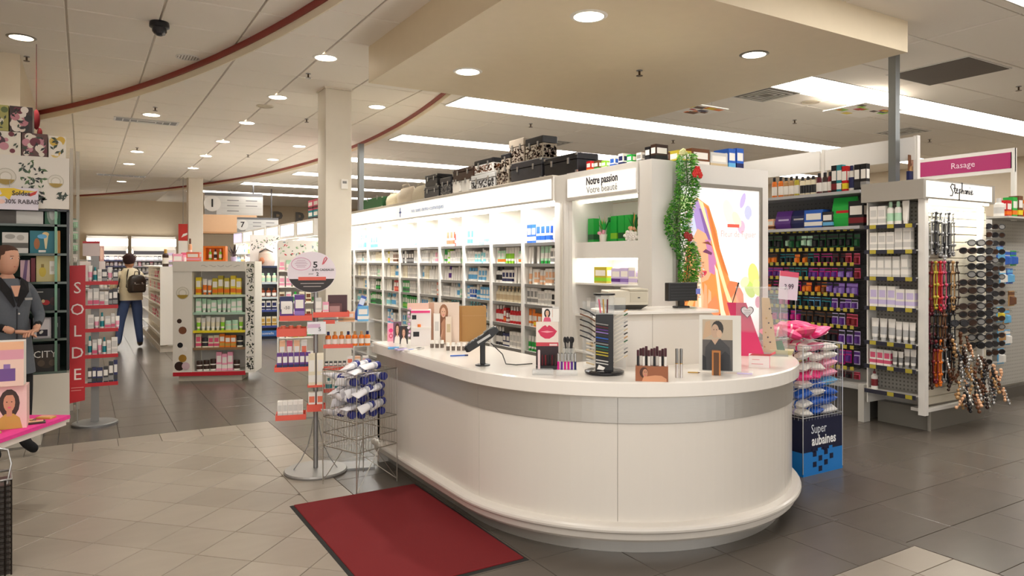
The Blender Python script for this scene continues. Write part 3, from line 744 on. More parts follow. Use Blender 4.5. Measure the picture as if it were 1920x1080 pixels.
def desc(kind, c1, c2):
    return f'{cn(c1)} {kind}' if c1 == c2 else f'{cn(c1)} {kind} with {cn(c2)} {CAPW[kind]}'
SIZES = {'bottle': (.05, .05, .155), 'spray can': (.045, .045, .17), 'shampoo bottle': (.07, .055, .19), 'tube': (.045, .04, .145), 'box': (.05, .045, .13), 'jar': (.06, .06, .05), 'pump bottle': (.055, .055, .16), 'pouch': (.09, .05, .14)}
def fill(axis, fixed, a0, a1, z, hmax, specs, where, group, rnd, density=.93, run=(1, 3), scale=1.0, depth=0):
    """stand products along a shelf from a0 to a1 (left to right as seen); axis 'v' or 'u'; returns how many"""
    sgn = 1 if a1 > a0 else -1; a = a0+sgn*.012; k = 0
    while True:
        kind, c1, c2 = rnd.choice(specs)
        w, d, h = SIZES[kind]; q = rnd.uniform(.85, 1.15)*scale; w, d, h = w*q, d*q, min(h*rnd.uniform(.85, 1.15)*scale, hmax)
        for r_ in range(rnd.randint(*run)):
            if (a+sgn*w-a1)*sgn > -.008: return k
            if rnd.random() < density:
                p = a+sgn*w/2
                loc = (fixed+depth+d/2, p, z) if axis == 'v' else (p, fixed+depth+d/2, z)
                put(kind, c1, c2, loc, *((d, w, h) if axis == 'v' and kind in ('box',) else (w, d, h)), f'{desc(kind, c1, c2)}, {ORD[min(k, 29)]} on {where}', group, PI/2 if axis == 'v' and kind not in ('box',) else 0)
                k += 1
            a += sgn*(w+rnd.uniform(.003, .012))
# central lit bays: left to right in the photo means v falling
base = [('tube', 'white', 'white'), ('box', 'white', 'lightgrey'), ('bottle', 'white', 'skyblue'), ('box', 'white', 'skyblue'), ('pump bottle', 'white', 'aqua'), ('tube', 'white', 'mint'), ('box', 'ivory', 'cream'), ('bottle', 'white', 'white')]
acc = {
 (0, 6): [('box', 'white', 'blue'), ('tube', 'skyblue', 'white'), ('tube', 'coral', 'white'), ('box', 'blue', 'white'), ('tube', 'white', 'lilac')],
 (0, 5): [('tube', 'mint', 'green'), ('tube', 'green', 'white'), ('box', 'green', 'mint'), ('box', 'white', 'grey')],
 (0, 4): [('tube', 'white', 'peach'), ('box', 'white', 'peach'), ('jar', 'white', 'grey')],
 (0, 3): [('box', 'white', 'black'), ('box', 'white', 'grey')],
 (0, 2): [('box', 'orange', 'yellow'), ('tube', 'orange', 'white'), ('box', 'yellow', 'orange'), ('jar', 'white', 'orange')],
 (0, 1): [('box', 'mint', 'green'), ('tube', 'white', 'green'), ('tube', 'white', 'green'), ('box', 'white', 'mint')],
 (1, 6): [('box', 'white', 'navy'), ('tube', 'skyblue', 'white'), ('box', 'white', 'purple'), ('tube', 'teal', 'white'), ('box', 'white', 'lilac')],
 (1, 5): [('tube', 'lime', 'white'), ('bottle', 'green', 'white'), ('tube', 'white', 'lime'), ('box', 'mint', 'orange')],
 (1, 4): [('jar', 'white', 'pink'), ('bottle', 'white', 'black'), ('box', 'white', 'navy')],
 (1, 3): [('box', 'beige', 'cream'), ('box', 'peach', 'cream'), ('pump bottle', 'cream', 'beige')],
 (1, 2): [('box', 'maroon', 'white'), ('bottle', 'red', 'white'), ('box', 'red', 'orange'), ('box', 'silver', 'lightgrey')],
 (1, 1): [('box', 'navy', 'white'), ('bottle', 'charcoal', 'white'), ('box', 'skyblue', 'navy')],
 (2, 6): [('bottle', 'aqua', 'white'), ('tube', 'aqua', 'white'), ('box', 'white', 'skyblue'), ('tube', 'white', 'white')],
 (2, 5): [('bottle', 'aqua', 'white'), ('tube', 'silver', 'white'), ('box', 'white', 'aqua')],
 (2, 3): [('box', 'white', 'blue'), ('tube', 'white', 'skyblue'), ('box', 'skyblue', 'white')],
 (3, 6): [('tube', 'white', 'red'), ('box', 'white', 'coral'), ('bottle', 'white', 'lightgrey')],
 (3, 5): [('tube', 'lime', 'green'), ('box', 'lime', 'white'), ('tube', 'green', 'white')],
 (3, 4): [('bottle', 'white', 'purple'), ('tube', 'white', 'lightgrey')],
 (4, 5): [('box', 'white', 'coral'), ('box', 'white', 'pink')], (4, 3): [('box', 'coral', 'white'), ('tube', 'teal', 'white'), ('tube', 'white', 'white')],
 (5, 6): [('tube', 'aqua', 'white'), ('bottle', 'aqua', 'white'), ('tube', 'white', 'aqua')], (5, 5): [('tube', 'aqua', 'white'), ('box', 'black', 'grey')], (5, 3): [('box', 'green', 'darkgreen')], (5, 2): [('box', 'green', 'lime')],
 (6, 6): [('box', 'white', 'teal'), ('tube', 'pink', 'white')], (6, 5): [('box', 'mustard', 'yellow'), ('box', 'white', 'brown')], (6, 3): [('box', 'red', 'coral'), ('box', 'red', 'maroon')], (6, 1): [('box', 'lilac', 'purple'), ('box', 'skyblue', 'pink')],
 (7, 3): [('box', 'darkgreen', 'green')], (7, 2): [('box', 'darkgreen', 'darkgreen'), ('box', 'green', 'darkgreen')],
}
rr = random.Random(21)
zs = SHZ
for k in range(9):
    for j, z in enumerate(zs):
        if k > 6 and j < 2: continue
        hm = (zs[j+1]-z-.035) if j+1 < len(zs) else .22
        specs = acc.get((k, j), base)
        if (k, j) in acc and j not in (2,): specs = specs+base[:2]
        v1, v0 = BAYV[k+1]-.004-.014, BAYV[k]+.014
        sc = 1.05 if k < 4 else 1.25
        if j == 6: sc *= 1.35
        fill('v', UF+.03, v1, v0, z, min(hm, .26), specs, f'the {ORD[j]} shelf of the {ORD[k]} lit bay', f'products in the {ORD[k]} lit bay', rr, .97, (1, 3), sc, .02)
# beauty niche goods
gi = [(1099, .075, .195, 'pump bottle', 'green', 'darkgreen'), (1113, .075, .2, 'box', 'green', 'darkgreen'), (1143, .07, .2, 'shampoo bottle', 'green', 'darkgreen'), (1156, .075, .205, 'box', 'green', 'lime'), (1170, .075, .205, 'box', 'green', 'darkgreen'), (1183, .075, .205, 'box', 'green', 'lime'), (1205, .08, .225, 'shampoo bottle', 'green', 'darkgreen'), (1216, .07, .235, 'box', 'green', 'darkgreen')]
for k, (px, w_, h, kind, c1, c2) in enumerate(gi):
    put(kind, c1, c2, (UF+.14, on_u(px, UF+.14), 1.705), w_, .06, h, f'bright green {kind}, {ORD[k]} from the left in the upper beauty niche', 'green products in the beauty niche', PI/2 if kind != 'box' else PI/2, 'green')
def potted(px, u, z, label, flower, sc=1.0):
    t_ = thing('potted_plant', label, 'plant', (u, on_u(px, u), z))
    new_ob('pot', MB().lathe([(.025*sc, 0), (.034*sc, .06*sc), (.036*sc, .065*sc), (.03*sc, .06*sc)], mat('white'), 12), t_)
    mb = MB(); rp = random.Random(px)
    for k in range(16):
        a = rp.uniform(0, 2*PI); l = rp.uniform(.08, .19)*sc; b = rp.uniform(.1, .45)
        p0 = Vector((0, 0, .055*sc)); p1 = p0+Vector((math.cos(a)*l*b, math.sin(a)*l*b, l)); s_ = Vector((-math.sin(a), math.cos(a), 0))*.009*sc; mdl = (p0+p1)/2+Vector((0, 0, .01))
        mb.add([p0, mdl+s_, p1, mdl-s_], [(0, 1, 2, 3)], mat(rp.choice(['darkgreen', 'green', 'gold'])))
    o = new_ob('foliage', mb, t_); o['kind'] = 'stuff'
    mb = MB()
    for k in range(9):
        a = rp.uniform(0, 2*PI); mb.ball((-.02+math.cos(a)*.02*sc, math.sin(a)*.025*sc, rp.uniform(.07, .1)*sc), .014*sc, mat(flower), 6, 4)
    new_ob('blossom', mb, t_)
potted(1131, UF+.07, 1.705, 'small white potted plant with pink blossom between the green products', 'pink', .95)
potted(1190, UF+.08, 1.705, 'small potted plant with golden leaves before the green products', 'peach', 1.0)
t_ = thing('paper_flower', 'large white ruffled paper flower at the foot of the green products', 'flower', (UF+.03, on_u(1185, UF+.03), 1.705))
mb = MB()
for k in range(26):
    a = k*2.4; q = .014+.0028*k
    c = Vector((-.012, math.cos(a)*q*.9, .035+math.sin(a)*q*.45)); mb.ball(tuple(c), .017, mat('white', 'paper'), 6, 4, (1, 1, .8))
o = new_ob('petals', mb, t_)
for k, (px, w_, h, kind, c1, c2) in enumerate([(1131, .16, .13, 'box', 'mustard', 'lime'), (1160, .11, .12, 'box', 'lilac', 'purple'), (1176, .1, .125, 'box', 'lilac', 'violet'), (1190, .08, .13, 'box', 'white', 'lilac'), (1212, .13, .11, 'box', 'white', 'grey')]):
    put(kind, c1, c2, (UF+.10, on_u(px, UF+.10), 1.375), .06, w_, h, f'{["yellow green", "lilac", "violet striped", "white and lilac", "white"][k]} gift box in the lower beauty niche', 'boxes in the lower niche')
t_ = thing('text_card', 'grey tent card with cursive lettering on the niche shelf', 'sign', (UF-.02, on_u(1135, UF), 1.115))
new_ob('card', MB().box(0, .006, -.17, .17, 0, .11, mat('#a8a5a6', 'print')), t_)
text_ob('lettering', 'Beauté', .075, mat('white', 'print'), t_, (-.002, 0, .065), '-x', .0006); 
for z, nm in ((1.115, 'third'), (.815, 'fourth')):
    fill('v', UF+.1, NV1-.06, NV0+.03, z, .2, [('box', 'white', 'lilac'), ('box', 'lightgrey', 'silver'), ('jar', 'white', 'gold'), ('bottle', 'white', 'gold')], f'the {nm} ledge of the beauty niche', 'products on the lower niche ledges', rr, .9)

# ---------------------------------------------------------------- storage cases on top of the lit shelving
TOPD = 2.292
def spotted(name, base, spot, w, d, h, n, rnd):
    mb = MB().rbox(-d/2, d/2, -w/2, w/2, 0, h, mat(base, 'cloth'), .01)
    for k in range(n):
        y, z = rnd.uniform(-w/2+.015, w/2-.015), rnd.uniform(.015, h-.015); q = rnd.uniform(.006, .012)
        mb.add([(-d/2-.001, y+q*math.cos(a*PI/3)*-1, z+q*.8*math.sin(a*PI/3)) for a in range(6)], [tuple(range(6))], mat(spot))
        y = rnd.uniform(-d/2+.015, d/2-.015)
        mb.add([(y+q*math.cos(a*PI/3), -w/2-.001, z+q*.8*math.sin(a*PI/3)) for a in range(6)], [tuple(range(6))], mat(spot))
    return mb
def case(px0, px1, z0, h, label, base, spot=None, u=UF+.12, d=.22, lid=True, clasp='silver', top=None):
    va, vb = on_u(px1, u-d/2), on_u(px0, u-d/2); w_ = vb-va-.008
    t_ = thing('storage_case', label, 'case', (u, (va+vb)/2, z0), 0, 'cosmetic cases on top of the lit shelving')
    rn = random.Random(px0)
    hb_ = h*.68 if lid else h
    new_ob('body', spotted('b', base, spot, w_, d, hb_, int(90*w_*hb_/.03)+8, rn) if spot else MB().rbox(-d/2, d/2, -w_/2, w_/2, 0, hb_, mat(base), .008), t_)
    if lid:
        l_ = top or base
        new_ob('lid', MB().rbox(-d/2-.004, d/2+.004, -w_/2-.002, w_/2+.002, hb_+.003, h, mat(l_), .012), t_)
    mb = MB(); k = 2 if w_ > .22 else 1
    for i in range(k):
        y = 0 if k == 1 else (i-.5)*w_*.5
        mb.box(-d/2-.01, -d/2-.003, y-.012, y+.012, hb_-.03, hb_+.02, mat(clasp, 'metal'))
    new_ob('clasp', mb, t_)
    cm = MB()
    for sy in (-1, 1):
        for zz in (.0, h-.02): cm.box(-d/2-.006, -d/2+.012, sy*(w_/2-.012)-.012, sy*(w_/2-.012)+.012, zz, zz+.02, mat(clasp, 'metal'))
    if not spot: new_ob('corner_fittings', cm, t_)
    return t_
def yat(px, u): v = on_u(px, u); return u*SY+v*CY
def hpx(n, px, u=UF+.01): return n*yat(px, u)/1330
case(681, 717, TOPD, hpx(20, 700), 'dark green box at the far left end of the shelving top', 'darkgreen', lid=False)
case(795, 823, TOPD, hpx(22, 810), 'black train case, lower one of the stack beside the cream bags', 'charcoal')
case(797, 820, TOPD+hpx(22, 810)+.006, hpx(22, 810), 'black train case on top of the stack beside the cream bags', 'black', d=.2)
case(825, 846, TOPD, hpx(34, 835), 'tall black train case right of the small black stack', 'charcoal', 'grey')
case(848, 863, TOPD, hpx(23, 855), 'white square box with a round grey print under the dark case', 'white', lid=False, clasp='silver')
case(864, 882, TOPD, hpx(23, 872), 'white square box beside the one with round print', 'lightgrey', lid=False)
case(849, 887, TOPD+hpx(24, 868)+.003, hpx(22, 868), 'dark brown case lying on the two white boxes', 'darkbrown', d=.2)
case(883, 928, TOPD, hpx(28, 905), 'silver striped case between white boxes and leopard case', 'silver', 'charcoal')
case(889, 925, TOPD+hpx(29, 905)+.003, hpx(26, 905), 'leopard case with dark lid on the silver striped case', 'lightgrey', 'brown', d=.2, top='black')
case(930, 954, TOPD, hpx(30, 940), 'small leopard case with brown spots, left of the big black case', '#9c9284', 'darkbrown', lid=False)
case(939, 956, TOPD+hpx(30, 945)+.003, hpx(28, 945), 'beige leopard case stacked on the small brown-spotted one', '#b3a898', 'darkbrown', d=.2, top='black')
case(957, 1016, TOPD, hpx(38, 985), 'large black studded case below the two leopard bags', 'charcoal')
case(1020, 1083, TOPD, hpx(36, 1050), 'large black case at the right end of the shelving top', 'black')
case(954, 983, TOPD+hpx(38, 985)+.003, hpx(46, 968), 'upright leopard vanity case, left of two on the large black case', '#a89c8e', 'darkbrown', d=.16)
case(985, 1018, TOPD+hpx(38, 985)+.003, hpx(42, 1000), 'leopard vanity case with black lid, right of two on the large black case', '#9f9584', 'darkbrown', d=.16, top='black')
def soft_bag(px0, px1, h, label, c, u=UF+.15):
    va, vb = on_u(px1, u-.1), on_u(px0, u-.1); w_ = vb-va
    t_ = thing('cosmetic_bag', label, 'bag', (u, (va+vb)/2, TOPD)); m = mat(c, 'cloth')
    rings = []
    for z, sx, sy in ((0, .9, .9), (.15, 1, 1), (.45, 1.02, 1.02), (.75, .8, .95), (.95, .3, .85), (1, .12, .82)):
        rings.append([(.1*sx*math.cos(a*PI/7), w_*.5*sy*(abs(math.sin(a*PI/7))**.7*(1 if math.sin(a*PI/7) > 0 else -1)), z*h) for a in range(14)])
    new_ob('body', MB().loft(rings, m, smooth=True), t_)
    new_ob('handle', MB().tube([(-.02, -w_*.25, h*.93), (-.03, -w_*.2, h*1.15), (-.03, w_*.2, h*1.15), (-.02, w_*.25, h*.93)], .006, m), t_)
    return t_
soft_bag(718, 738, hpx(26, 728), 'small cream cloth bag beside the dark green box', 'cream')
b_ = soft_bag(738, 765, hpx(33, 750), 'cream cloth bag with a white heart tag', '#d4c8b4')
new_ob('heart_tag', MB().add([(0, .03*16*math.sin(t_)**3/16, .03*(13*math.cos(t_)-5*math.cos(2*t_)-2*math.cos(3*t_)-math.cos(4*t_))/16) for t_ in [2*PI*i/20 for i in range(20)]], [tuple(range(20))], mat('white', 'paper')), b_, (-.11, 0, .14))
soft_bag(766, 793, hpx(32, 780), 'cream cloth bag next to the black train cases', '#cabfa8')
for k, (px, c1, c2, h) in enumerate([(1096, 'red', 'orange', .06), (1110, 'brown', 'green', .05), (1124, 'lime', 'white', .04), (1140, 'white', 'blue', .06), (1156, 'white', 'navy', .07), (1172, 'green', 'white', .05), (1190, 'white', 'grey', .05), (1206, 'black', 'charcoal', .08), (1217, 'darkbrown', 'black', .09)]):
    put('box', c1, c2, (UF+.12, on_u(px, UF+.02), 2.283), .12, .055, h+.03, f'small {cn(c1)} carton with {cn(c2)} stripe lying above the beauty sign', 'cartons above the beauty sign')
for k, (p0, p1, h, c1, c2, ds) in enumerate([(1224, 1260, 18, 'brown', 'tan', 'tan and brown carton at the top corner beside the garland'), (1276, 1300, 24, 'mustard', 'darkgreen', 'olive carton on the poster unit, right of the garland'), (1301, 1334, 30, 'brown', 'white', 'brown carton with white swirl on the poster unit'), (1336, 1368, 26, 'lightgrey', 'beige', 'pale grey carton on the poster unit'), (1370, 1383, 36, 'blue', 'skyblue', 'left upright blue carton on the poster unit'), (1385, 1398, 38, 'blue', 'navy', 'right upright blue carton on the poster unit')]):
    ua, ub = on_v(p0, 3.95), on_v(p1, 3.95); y = (ua+ub)/2*SY+3.95*CY
    put('box', c1, c2, ((ua+ub)/2, 4.05, 2.283), ub-ua, .16, h*y/1330+.02, ds, 'cartons on the poster unit')
# ---------------------------------------------------------------- right gondola with hair accessories
UR = 6.5
PEG = mat('#3a3a3c', 'matte', scale=300); PEGL = mat('#b7b4ac', 'matte'); YEL = mat('#b9a93a', 'print')
def pegboard(x, y0, y1, z0, z1, m, hole, step=.05, r=.006):
    mb = MB().box(x, x+.012, y0, y1, z0, z1, m)
    nz, ny = int((z1-z0)/step), int((y1-y0)/step)
    for i in range(nz):
        for j in range(ny):
            z, y = z0+(i+.5)*step, y0+(j+.5)*step
            mb.add([(x-.0008, y-r, z-r), (x-.0008, y-r, z+r), (x-.0008, y+r, z+r), (x-.0008, y+r, z-r)], [(0, 3, 2, 1)], hole)
    return mb
HV0, HV1 = 4.16, 6.6
hg = thing('accessory_gondola', 'grey pegboard shelving unit full of hair accessories, behind the sale bin', 'shelf', (UR, 5.3, 0))
def hp(name, mb, **k):
    o = new_ob(name, mb, hg, (-UR, -5.3, 0)); [o.__setitem__(a, b) for a, b in k.items()]; return o
hp('pegboard', pegboard(UR+.32, HV0, HV1, .45, 1.86, PEG, mat('black')))
hp('pegboard', pegboard(UR+.32, HV0, HV1, 1.9, 2.22, mat('#5d5d5e', 'matte'), mat('#333335')), label='grey pegboard panel between the two top shelves')
hp('core', MB().box(UR+.34, UR+.62, HV0, HV1, .12, 2.2, mat('#a5a29a')))
for z, d0 in ((2.25, -.02), (1.9, -.02)):
    hp('shelf', MB().box(UR+d0, UR+.32, HV0, HV1, z-.03, z, mat('#c6c8cc', 'metal', rough=.5)))
hp('deck', MB().box(UR-.02, UR+.32, HV0, HV1, .30, .34, mat('#bdbcb8'))); hp('kick_panel', MB().box(UR+.06, UR+.32, HV0, HV1, 0, .3, mat('#5a5650')))
hp('leg', MB().box(UR-.06, UR+.04, 4.09, 4.15, 0, .36, mat('#c9c6be')))
rh = random.Random(5)
ROWZ = [1.86, 1.66, 1.51, 1.36, 1.20, 1.05, .88, .68, .47]
PK = [[('darkgreen', 'black'), ('charcoal', 'darkgreen'), ('burgundy', 'black'), ('black', 'mint')], [('navy', 'black'), ('teal', 'black'), ('brown', 'orange'), ('magenta', 'black'), ('violet', 'black')], [('navy', 'teal'), ('teal', 'black'), ('brown', 'black'), ('magenta', 'purple')], [('orange', 'brown'), ('maroon', 'orange'), ('teal', 'mint'), ('magenta', 'black')],
      [('teal', 'black'), ('skyblue', 'black'), ('charcoal', 'grey'), ('burgundy', 'magenta')], [('brown', 'black'), ('black', 'teal'), ('purple', 'magenta')], [('brown', 'charcoal'), ('lilac', 'purple'), ('burgundy', 'magenta')], [('navy', 'black'), ('purple', 'violet'), ('maroon', 'rose')], [('darkbrown', 'black'), ('burgundy', 'maroon'), ('rose', 'maroon')]]
NTH = 'top second third fourth fifth sixth seventh eighth lowest'.split()
tagmesh = MB().box(-.004, .0, -.02, .02, -.018, .018, YEL).mesh('price_tag'); hookmesh = MB().tube([(0, 0, 0), (-.24, 0, 0), (-.25, 0, .012)], .0022, mat('silver', 'metal'), 4).mesh('hook')
cp = mat('#555', 'metal') if 0 else None
for r_, z in enumerate(ROWZ):
    v = 5.62; k = 0; step = .074
    while v > HV0+.06:
        c1, c2 = rh.choice(PK[r_]); 
        if v < 4.6 and r_ > 0: c1, c2 = rh.choice([('magenta', 'purple'), ('purple', 'violet'), ('rose', 'maroon'), ('burgundy', 'black'), ('lilac', 'purple')])
        n = rh.randint(1, 3)
        for q in range(n):
            if v <= HV0+.06: break
            gap = ROWZ[r_]-(ROWZ[r_+1] if r_+1 < 9 else .36)
            h = min(gap-.035, .15)*rh.uniform(.82, 1); x = UR+rh.uniform(.10, .15)
            o = put('hanging pack', c1, 'black' if rh.random() < .6 else c2, (x, v, z-.03-h), .07, step-.012, h, f'{cn(c1)} hair accessory pack, {ORD[k]} from the left on the {NTH[r_]} hook row', 'hair accessory packs on hooks', 0, c2, 'package')
            new_ob('hook', hookmesh, hg, (.30, v-5.3, z)); new_ob('price_tag', tagmesh, hg, (.055, v-5.3, z+.012))
            v -= step; k += 1
# goods on the two upper shelves
tops = [(1452, 'orange', 'black', .25, 'shampoo bottle'), (1464, 'orange', 'black', .25, 'shampoo bottle'), (1474, 'tan', 'black', .24, 'shampoo bottle'), (1484, 'tan', 'black', .24, 'shampoo bottle'), (1494, 'mustard', 'black', .24, 'shampoo bottle'), (1505, 'cream', 'black', .22, 'shampoo bottle'), (1515, 'cream', 'black', .22, 'shampoo bottle'), (1525, 'cream', 'black', .22, 'shampoo bottle'), (1536, 'burgundy', 'black', .24, 'shampoo bottle'), (1547, 'darkbrown', 'black', .24, 'shampoo bottle'), (1557, 'maroon', 'black', .24, 'shampoo bottle'), (1567, 'black', 'maroon', .3, 'box'), (1577, 'teal', 'white', .3, 'box'), (1586, 'red', 'yellow', .28, 'box'), (1597, 'white', 'navy', .28, 'shampoo bottle'), (1610, 'black', 'charcoal', .28, 'box'), (1622, 'black', 'grey', .28, 'box'), (1632, 'cream', 'tan', .27, 'box')]
tops += [(1642, 'white', 'magenta', .26, 'box'), (1652, 'grey', 'darkgreen', .27, 'box'), (1661, 'charcoal', 'grey', .28, 'box'), (1670, 'navy', 'blue', .28, 'box')]
for k, (px, c1, c2, h, kind) in enumerate(tops):
    uu = UR+.12; v = on_u(px, uu)
    o = put(kind, c1, c2, (uu, max(v, HV0+.03), 2.25), .062, .06, h*.94, f'{cn(c1)} hair product with {cn(c2)} {CAPW[kind]}, {ORD[k]} from the left on the top shelf', 'hair products on the top shelf', PI/2)
    if v < HV0+.03: bpy.data.objects.remove(o)
for k, (px, w_, h, c1, c2, ds, kind) in enumerate([(1450, .10, .12, 'peach', 'brown', 'peach-coloured carton at the left end of the second shelf', 'box'), (1474, .22, .2, 'purple', 'lilac', 'purple patterned pouch on the second shelf', 'pouch'), (1502, .2, .2, 'navy', 'silver', 'navy pouch beside the purple one', 'pouch'), (1532, .22, .19, 'blue', 'white', 'blue and white appliance carton', 'box'), (1558, .12, .16, 'charcoal', 'skyblue', 'charcoal appliance carton beside the blue one', 'box'), (1586, .26, .3, 'green', 'red', 'tall green and orange-red bag display', 'pouch'), (1616, .16, .25, 'black', 'maroon', 'black carton at the right end of the second shelf', 'box')]):
    uu = UR+.12; put(kind, c1, c2, (uu, max(on_u(px, uu), HV0+w_/2+.01), 1.9), .12 if kind == 'box' else w_, w_ if kind == 'box' else .1, h, ds, 'goods on the second shelf', 0 if kind == 'box' else PI/2)
# white sign rail above
sr = thing('sign_rail', 'long white blank header rail on posts above the hair product shelf', 'sign', (7.1, 5.5, 0))
for a, b in ((3.95, 4.95), (5.02, 6.9)): new_ob('rail_panel', MB().box(-.03, 0, a-5.5, b-5.5, 2.56, 2.79, mat('#e9e7e3')), sr)
for v in (3.95, 4.98, 6.9): new_ob('rail_post', MB().box(-.025, .025, v-5.5-.02, v-5.5+.02, 2.2, 2.8, mat('#e3e0da')), sr)
# ---------------------------------------------------------------- lit end unit: white side shelves, jewellery and sunglasses
EU0, EU1, EV0, EV1 = 6.42, 7.62, 3.56, 4.06
eu = thing('end_unit', 'tall white slatwall end unit with jewellery and sunglasses under the cursive sign', 'shelf', (EU0, EV0, 0))
CRM = mat('#d9d2bf', 'paint')
def ep(name, mb, **k):
    o = new_ob(name, mb, eu, (-EU0, -EV0, 0)); [o.__setitem__(a, b) for a, b in k.items()]; return o
ep('side_panel', MB().box(EU0, EU0+.06, EV0-.06, EV0, .17, 2.11, SH)); ep('side_panel', MB().box(EU1-.18, EU1-.15, EV0-.05, EV0, .17, 2.11, SH), label='thin white upright beside the sunglasses')
ep('base', MB().box(EU0+.2, EU1, EV0+.02, EV1, 0, .2, mat('#7b776f'))); ep('base_trim', MB().box(EU0+.19, EU0+.21, EV0+.0, EV0+.02, 0, .2, mat('#9c988f'))); ep('lower_tray', MB().box(EU0+.06, EU1, EV0-.04, EV0+.1, .19, .22, SH))
ep('core', MB().box(EU0+.3, EU1, EV0+.03, EV1, .2, 2.11, SH))
slat = MB().loft([[(.06, -.012, .004), (1.2, -.012, .004), (1.2, 0, .0), (.06, 0, 0)], [(.06, -.012, .066), (1.2, -.012, .066), (1.2, 0, .072), (.06, 0, .072)]], CRM).mesh('slat')
ep('slat_backing', MB().box(EU0+.06, EU1, EV0+.012, EV0+.03, .2, 2.11, mat('#6e675a')))
for k in range(25): new_ob('slat', slat, eu, (0, .0+.012, .24+k*.0745))
sp_ = ep('side_pegboard', pegboard(EU0+.16, EV0+.02, EV1, .3, 2.08, mat('#9d9a93', 'matte'), mat('#66635e'), .036, .008))
ep('rear_panel', MB().box(EU0+.02, EU0+.3, EV1-.012, EV1, .2, 2.11, SH))
SZS = [1.89, 1.655, 1.405, 1.125, .80, .575, .34]
for z in SZS:
    s_ = ep('side_shelf', MB().box(EU0-.03, EU0+.16, EV0, EV1-.014, z-.01, z, mat('#bdbab3')))
    new_ob('price_rail', MB().box(EU0-.042, EU0-.032, EV0, EV1-.014, z-.035, z+.002, mat('#2b2b3a')), s_)
    for k in range(3 if z > .5 else 2): new_ob('price_tag', MB().box(EU0-.046, EU0-.042, EV0-.03, EV0+.03, z-.034, z+.001, YEL), s_, (0, .06+k*.17, 0))
ST = ['top', 'second', 'third', 'fourth', 'fifth', 'sixth', 'lowest']
wspec = [[('box', 'white', 'lightgrey'), ('bottle', 'white', 'mint'), ('tube', 'white', 'white')], [('pump bottle', 'white', 'grey'), ('bottle', 'mint', 'white'), ('box', 'white', 'lightgrey')], [('tube', 'white', 'grey'), ('box', 'lightgrey', 'white'), ('tube', 'silver', 'white')], [('box', 'white', 'lilac'), ('tube', 'white', 'lilac')], [('tube', 'white', 'silver'), ('box', 'white', 'lilac')], [('pump bottle', 'white', 'red'), ('tube', 'white', 'grey'), ('box', 'white', 'rose')], [('pump bottle', 'white', 'maroon')]]
for j, z in enumerate(SZS):
    a1 = EV0+.02 if j < 6 else EV0+.32
    fill('v', EU0-.01, EV1-.03, a1, z, .215, wspec[j], f'the {ST[j]} shelf of the white end unit', 'white products on the end unit side', rh, 1, (2, 4), 1.42 if j < 5 else 1.15, .01)
hx = thing('name_sign', 'white lit box header with cursive black lettering over the jewellery', 'sign', (EU0, EV0, 2.11))
new_ob('housing', MB().box(-.04, 1.22, -.07, .52, 0, .175, mat('#a39d93')), hx)
new_ob('sign_face', MB().box(-.0, 1.15, -.076, -.07, .015, .16, mat('#fffaf0', 'glow', power=.3)), hx)
new_ob('light_tube', MB().box(.05, 1.15, -.05, -.02, -.018, 0, mat('#fff5dd', 'glow', power=4)), hx)
# cursive name: a drawn stroke for each letter
def stroke(pts, r=.0048): return MB().tube([(x*.1, -.0775, .085+z*.1) for x, z in pts], r, mat('#26242a'), 5)
cur = [[(.35, .45), (.1, .5), (-.05, .3), (.1, .1), (.25, -.05), (.15, -.3), (-.1, -.3)], [(.45, .5), (.42, 0), (.5, -.15), (.6, -.05)], [(.3, .2), (.6, .22)], [(.65, .0), (.8, .12), (.75, .22), (.63, .1), (.68, -.12), (.85, -.08)], [(.98, .2), (.95, -.6)], [(.98, .15), (1.12, .2), (1.15, 0), (1.0, -.1)], [(1.3, .65), (1.26, -.12)], [(1.27, 0), (1.38, .15), (1.45, .1), (1.46, -.12)], [(1.75, .12), (1.62, .12), (1.6, -.08), (1.74, -.05), (1.77, .14), (1.78, -.12)], [(1.88, .15), (1.88, -.12)], [(1.88, .0), (2.0, .15), (2.06, .05), (2.07, -.12)], [(2.2, .15), (2.2, -.1), (2.28, -.1)], [(2.2, .35), (2.22, .33)], [(2.38, .0), (2.52, .08), (2.46, .18), (2.36, .05), (2.42, -.12), (2.6, -.05)]]
cm_ = MB()
for st_ in cur:
    m_ = stroke(st_); o_ = len(cm_.v); cm_.v += m_.v; cm_.f += [tuple(i+o_ for i in f) for f in m_.f]; cm_.m += m_.m; cm_.s += m_.s; cm_.mats = m_.mats
new_ob('lettering', cm_, hx, (.40, 0, -.03)).scale = (1.5, 1, 1.35)
area_light('shelf_glow', ((EU0+EU1)/2, EV0-.07, 2.08), 1.0, .04, 8, (1, .95, .82), (-.35, 0, 0))
# necklaces and headbands hanging in bundles
NK = [('silver', 'grey'), ('charcoal', 'silver'), ('black', 'silver'), ('grey', 'black')]
def necklace(x, z, l, w, c, label, group, beads=False, y=None, rn=rh):
    t_ = thing('necklace', label, 'necklace', (x, (y if y else EV0-.035), z), rn.uniform(-.5, .5), group)
    m = mat(c, 'plastic')
    pts = [(0, 0, 0), (-w*.45, 0, -l*.3), (-w*.5, 0, -l*.7), (-w*.25, 0, -l*.95), (0, 0, -l), (w*.25, 0, -l*.95), (w*.5, 0, -l*.7), (w*.45, 0, -l*.3), (0, 0, 0)]
    new_ob('cord', MB().tube(pts, .0065, m, 4), t_)
    mb = MB()
    for k in range(12):
        q = k/11; i = q*8; a = int(min(i, 7)); f = i-a; p = Vector(pts[a]).lerp(Vector(pts[a+1]), f)
        mb.ball((p.x, -.004, p.z), rn.uniform(.010, .017), m, 6, 4)
    new_ob('beads', mb, t_)['kind'] = 'stuff'
    return t_
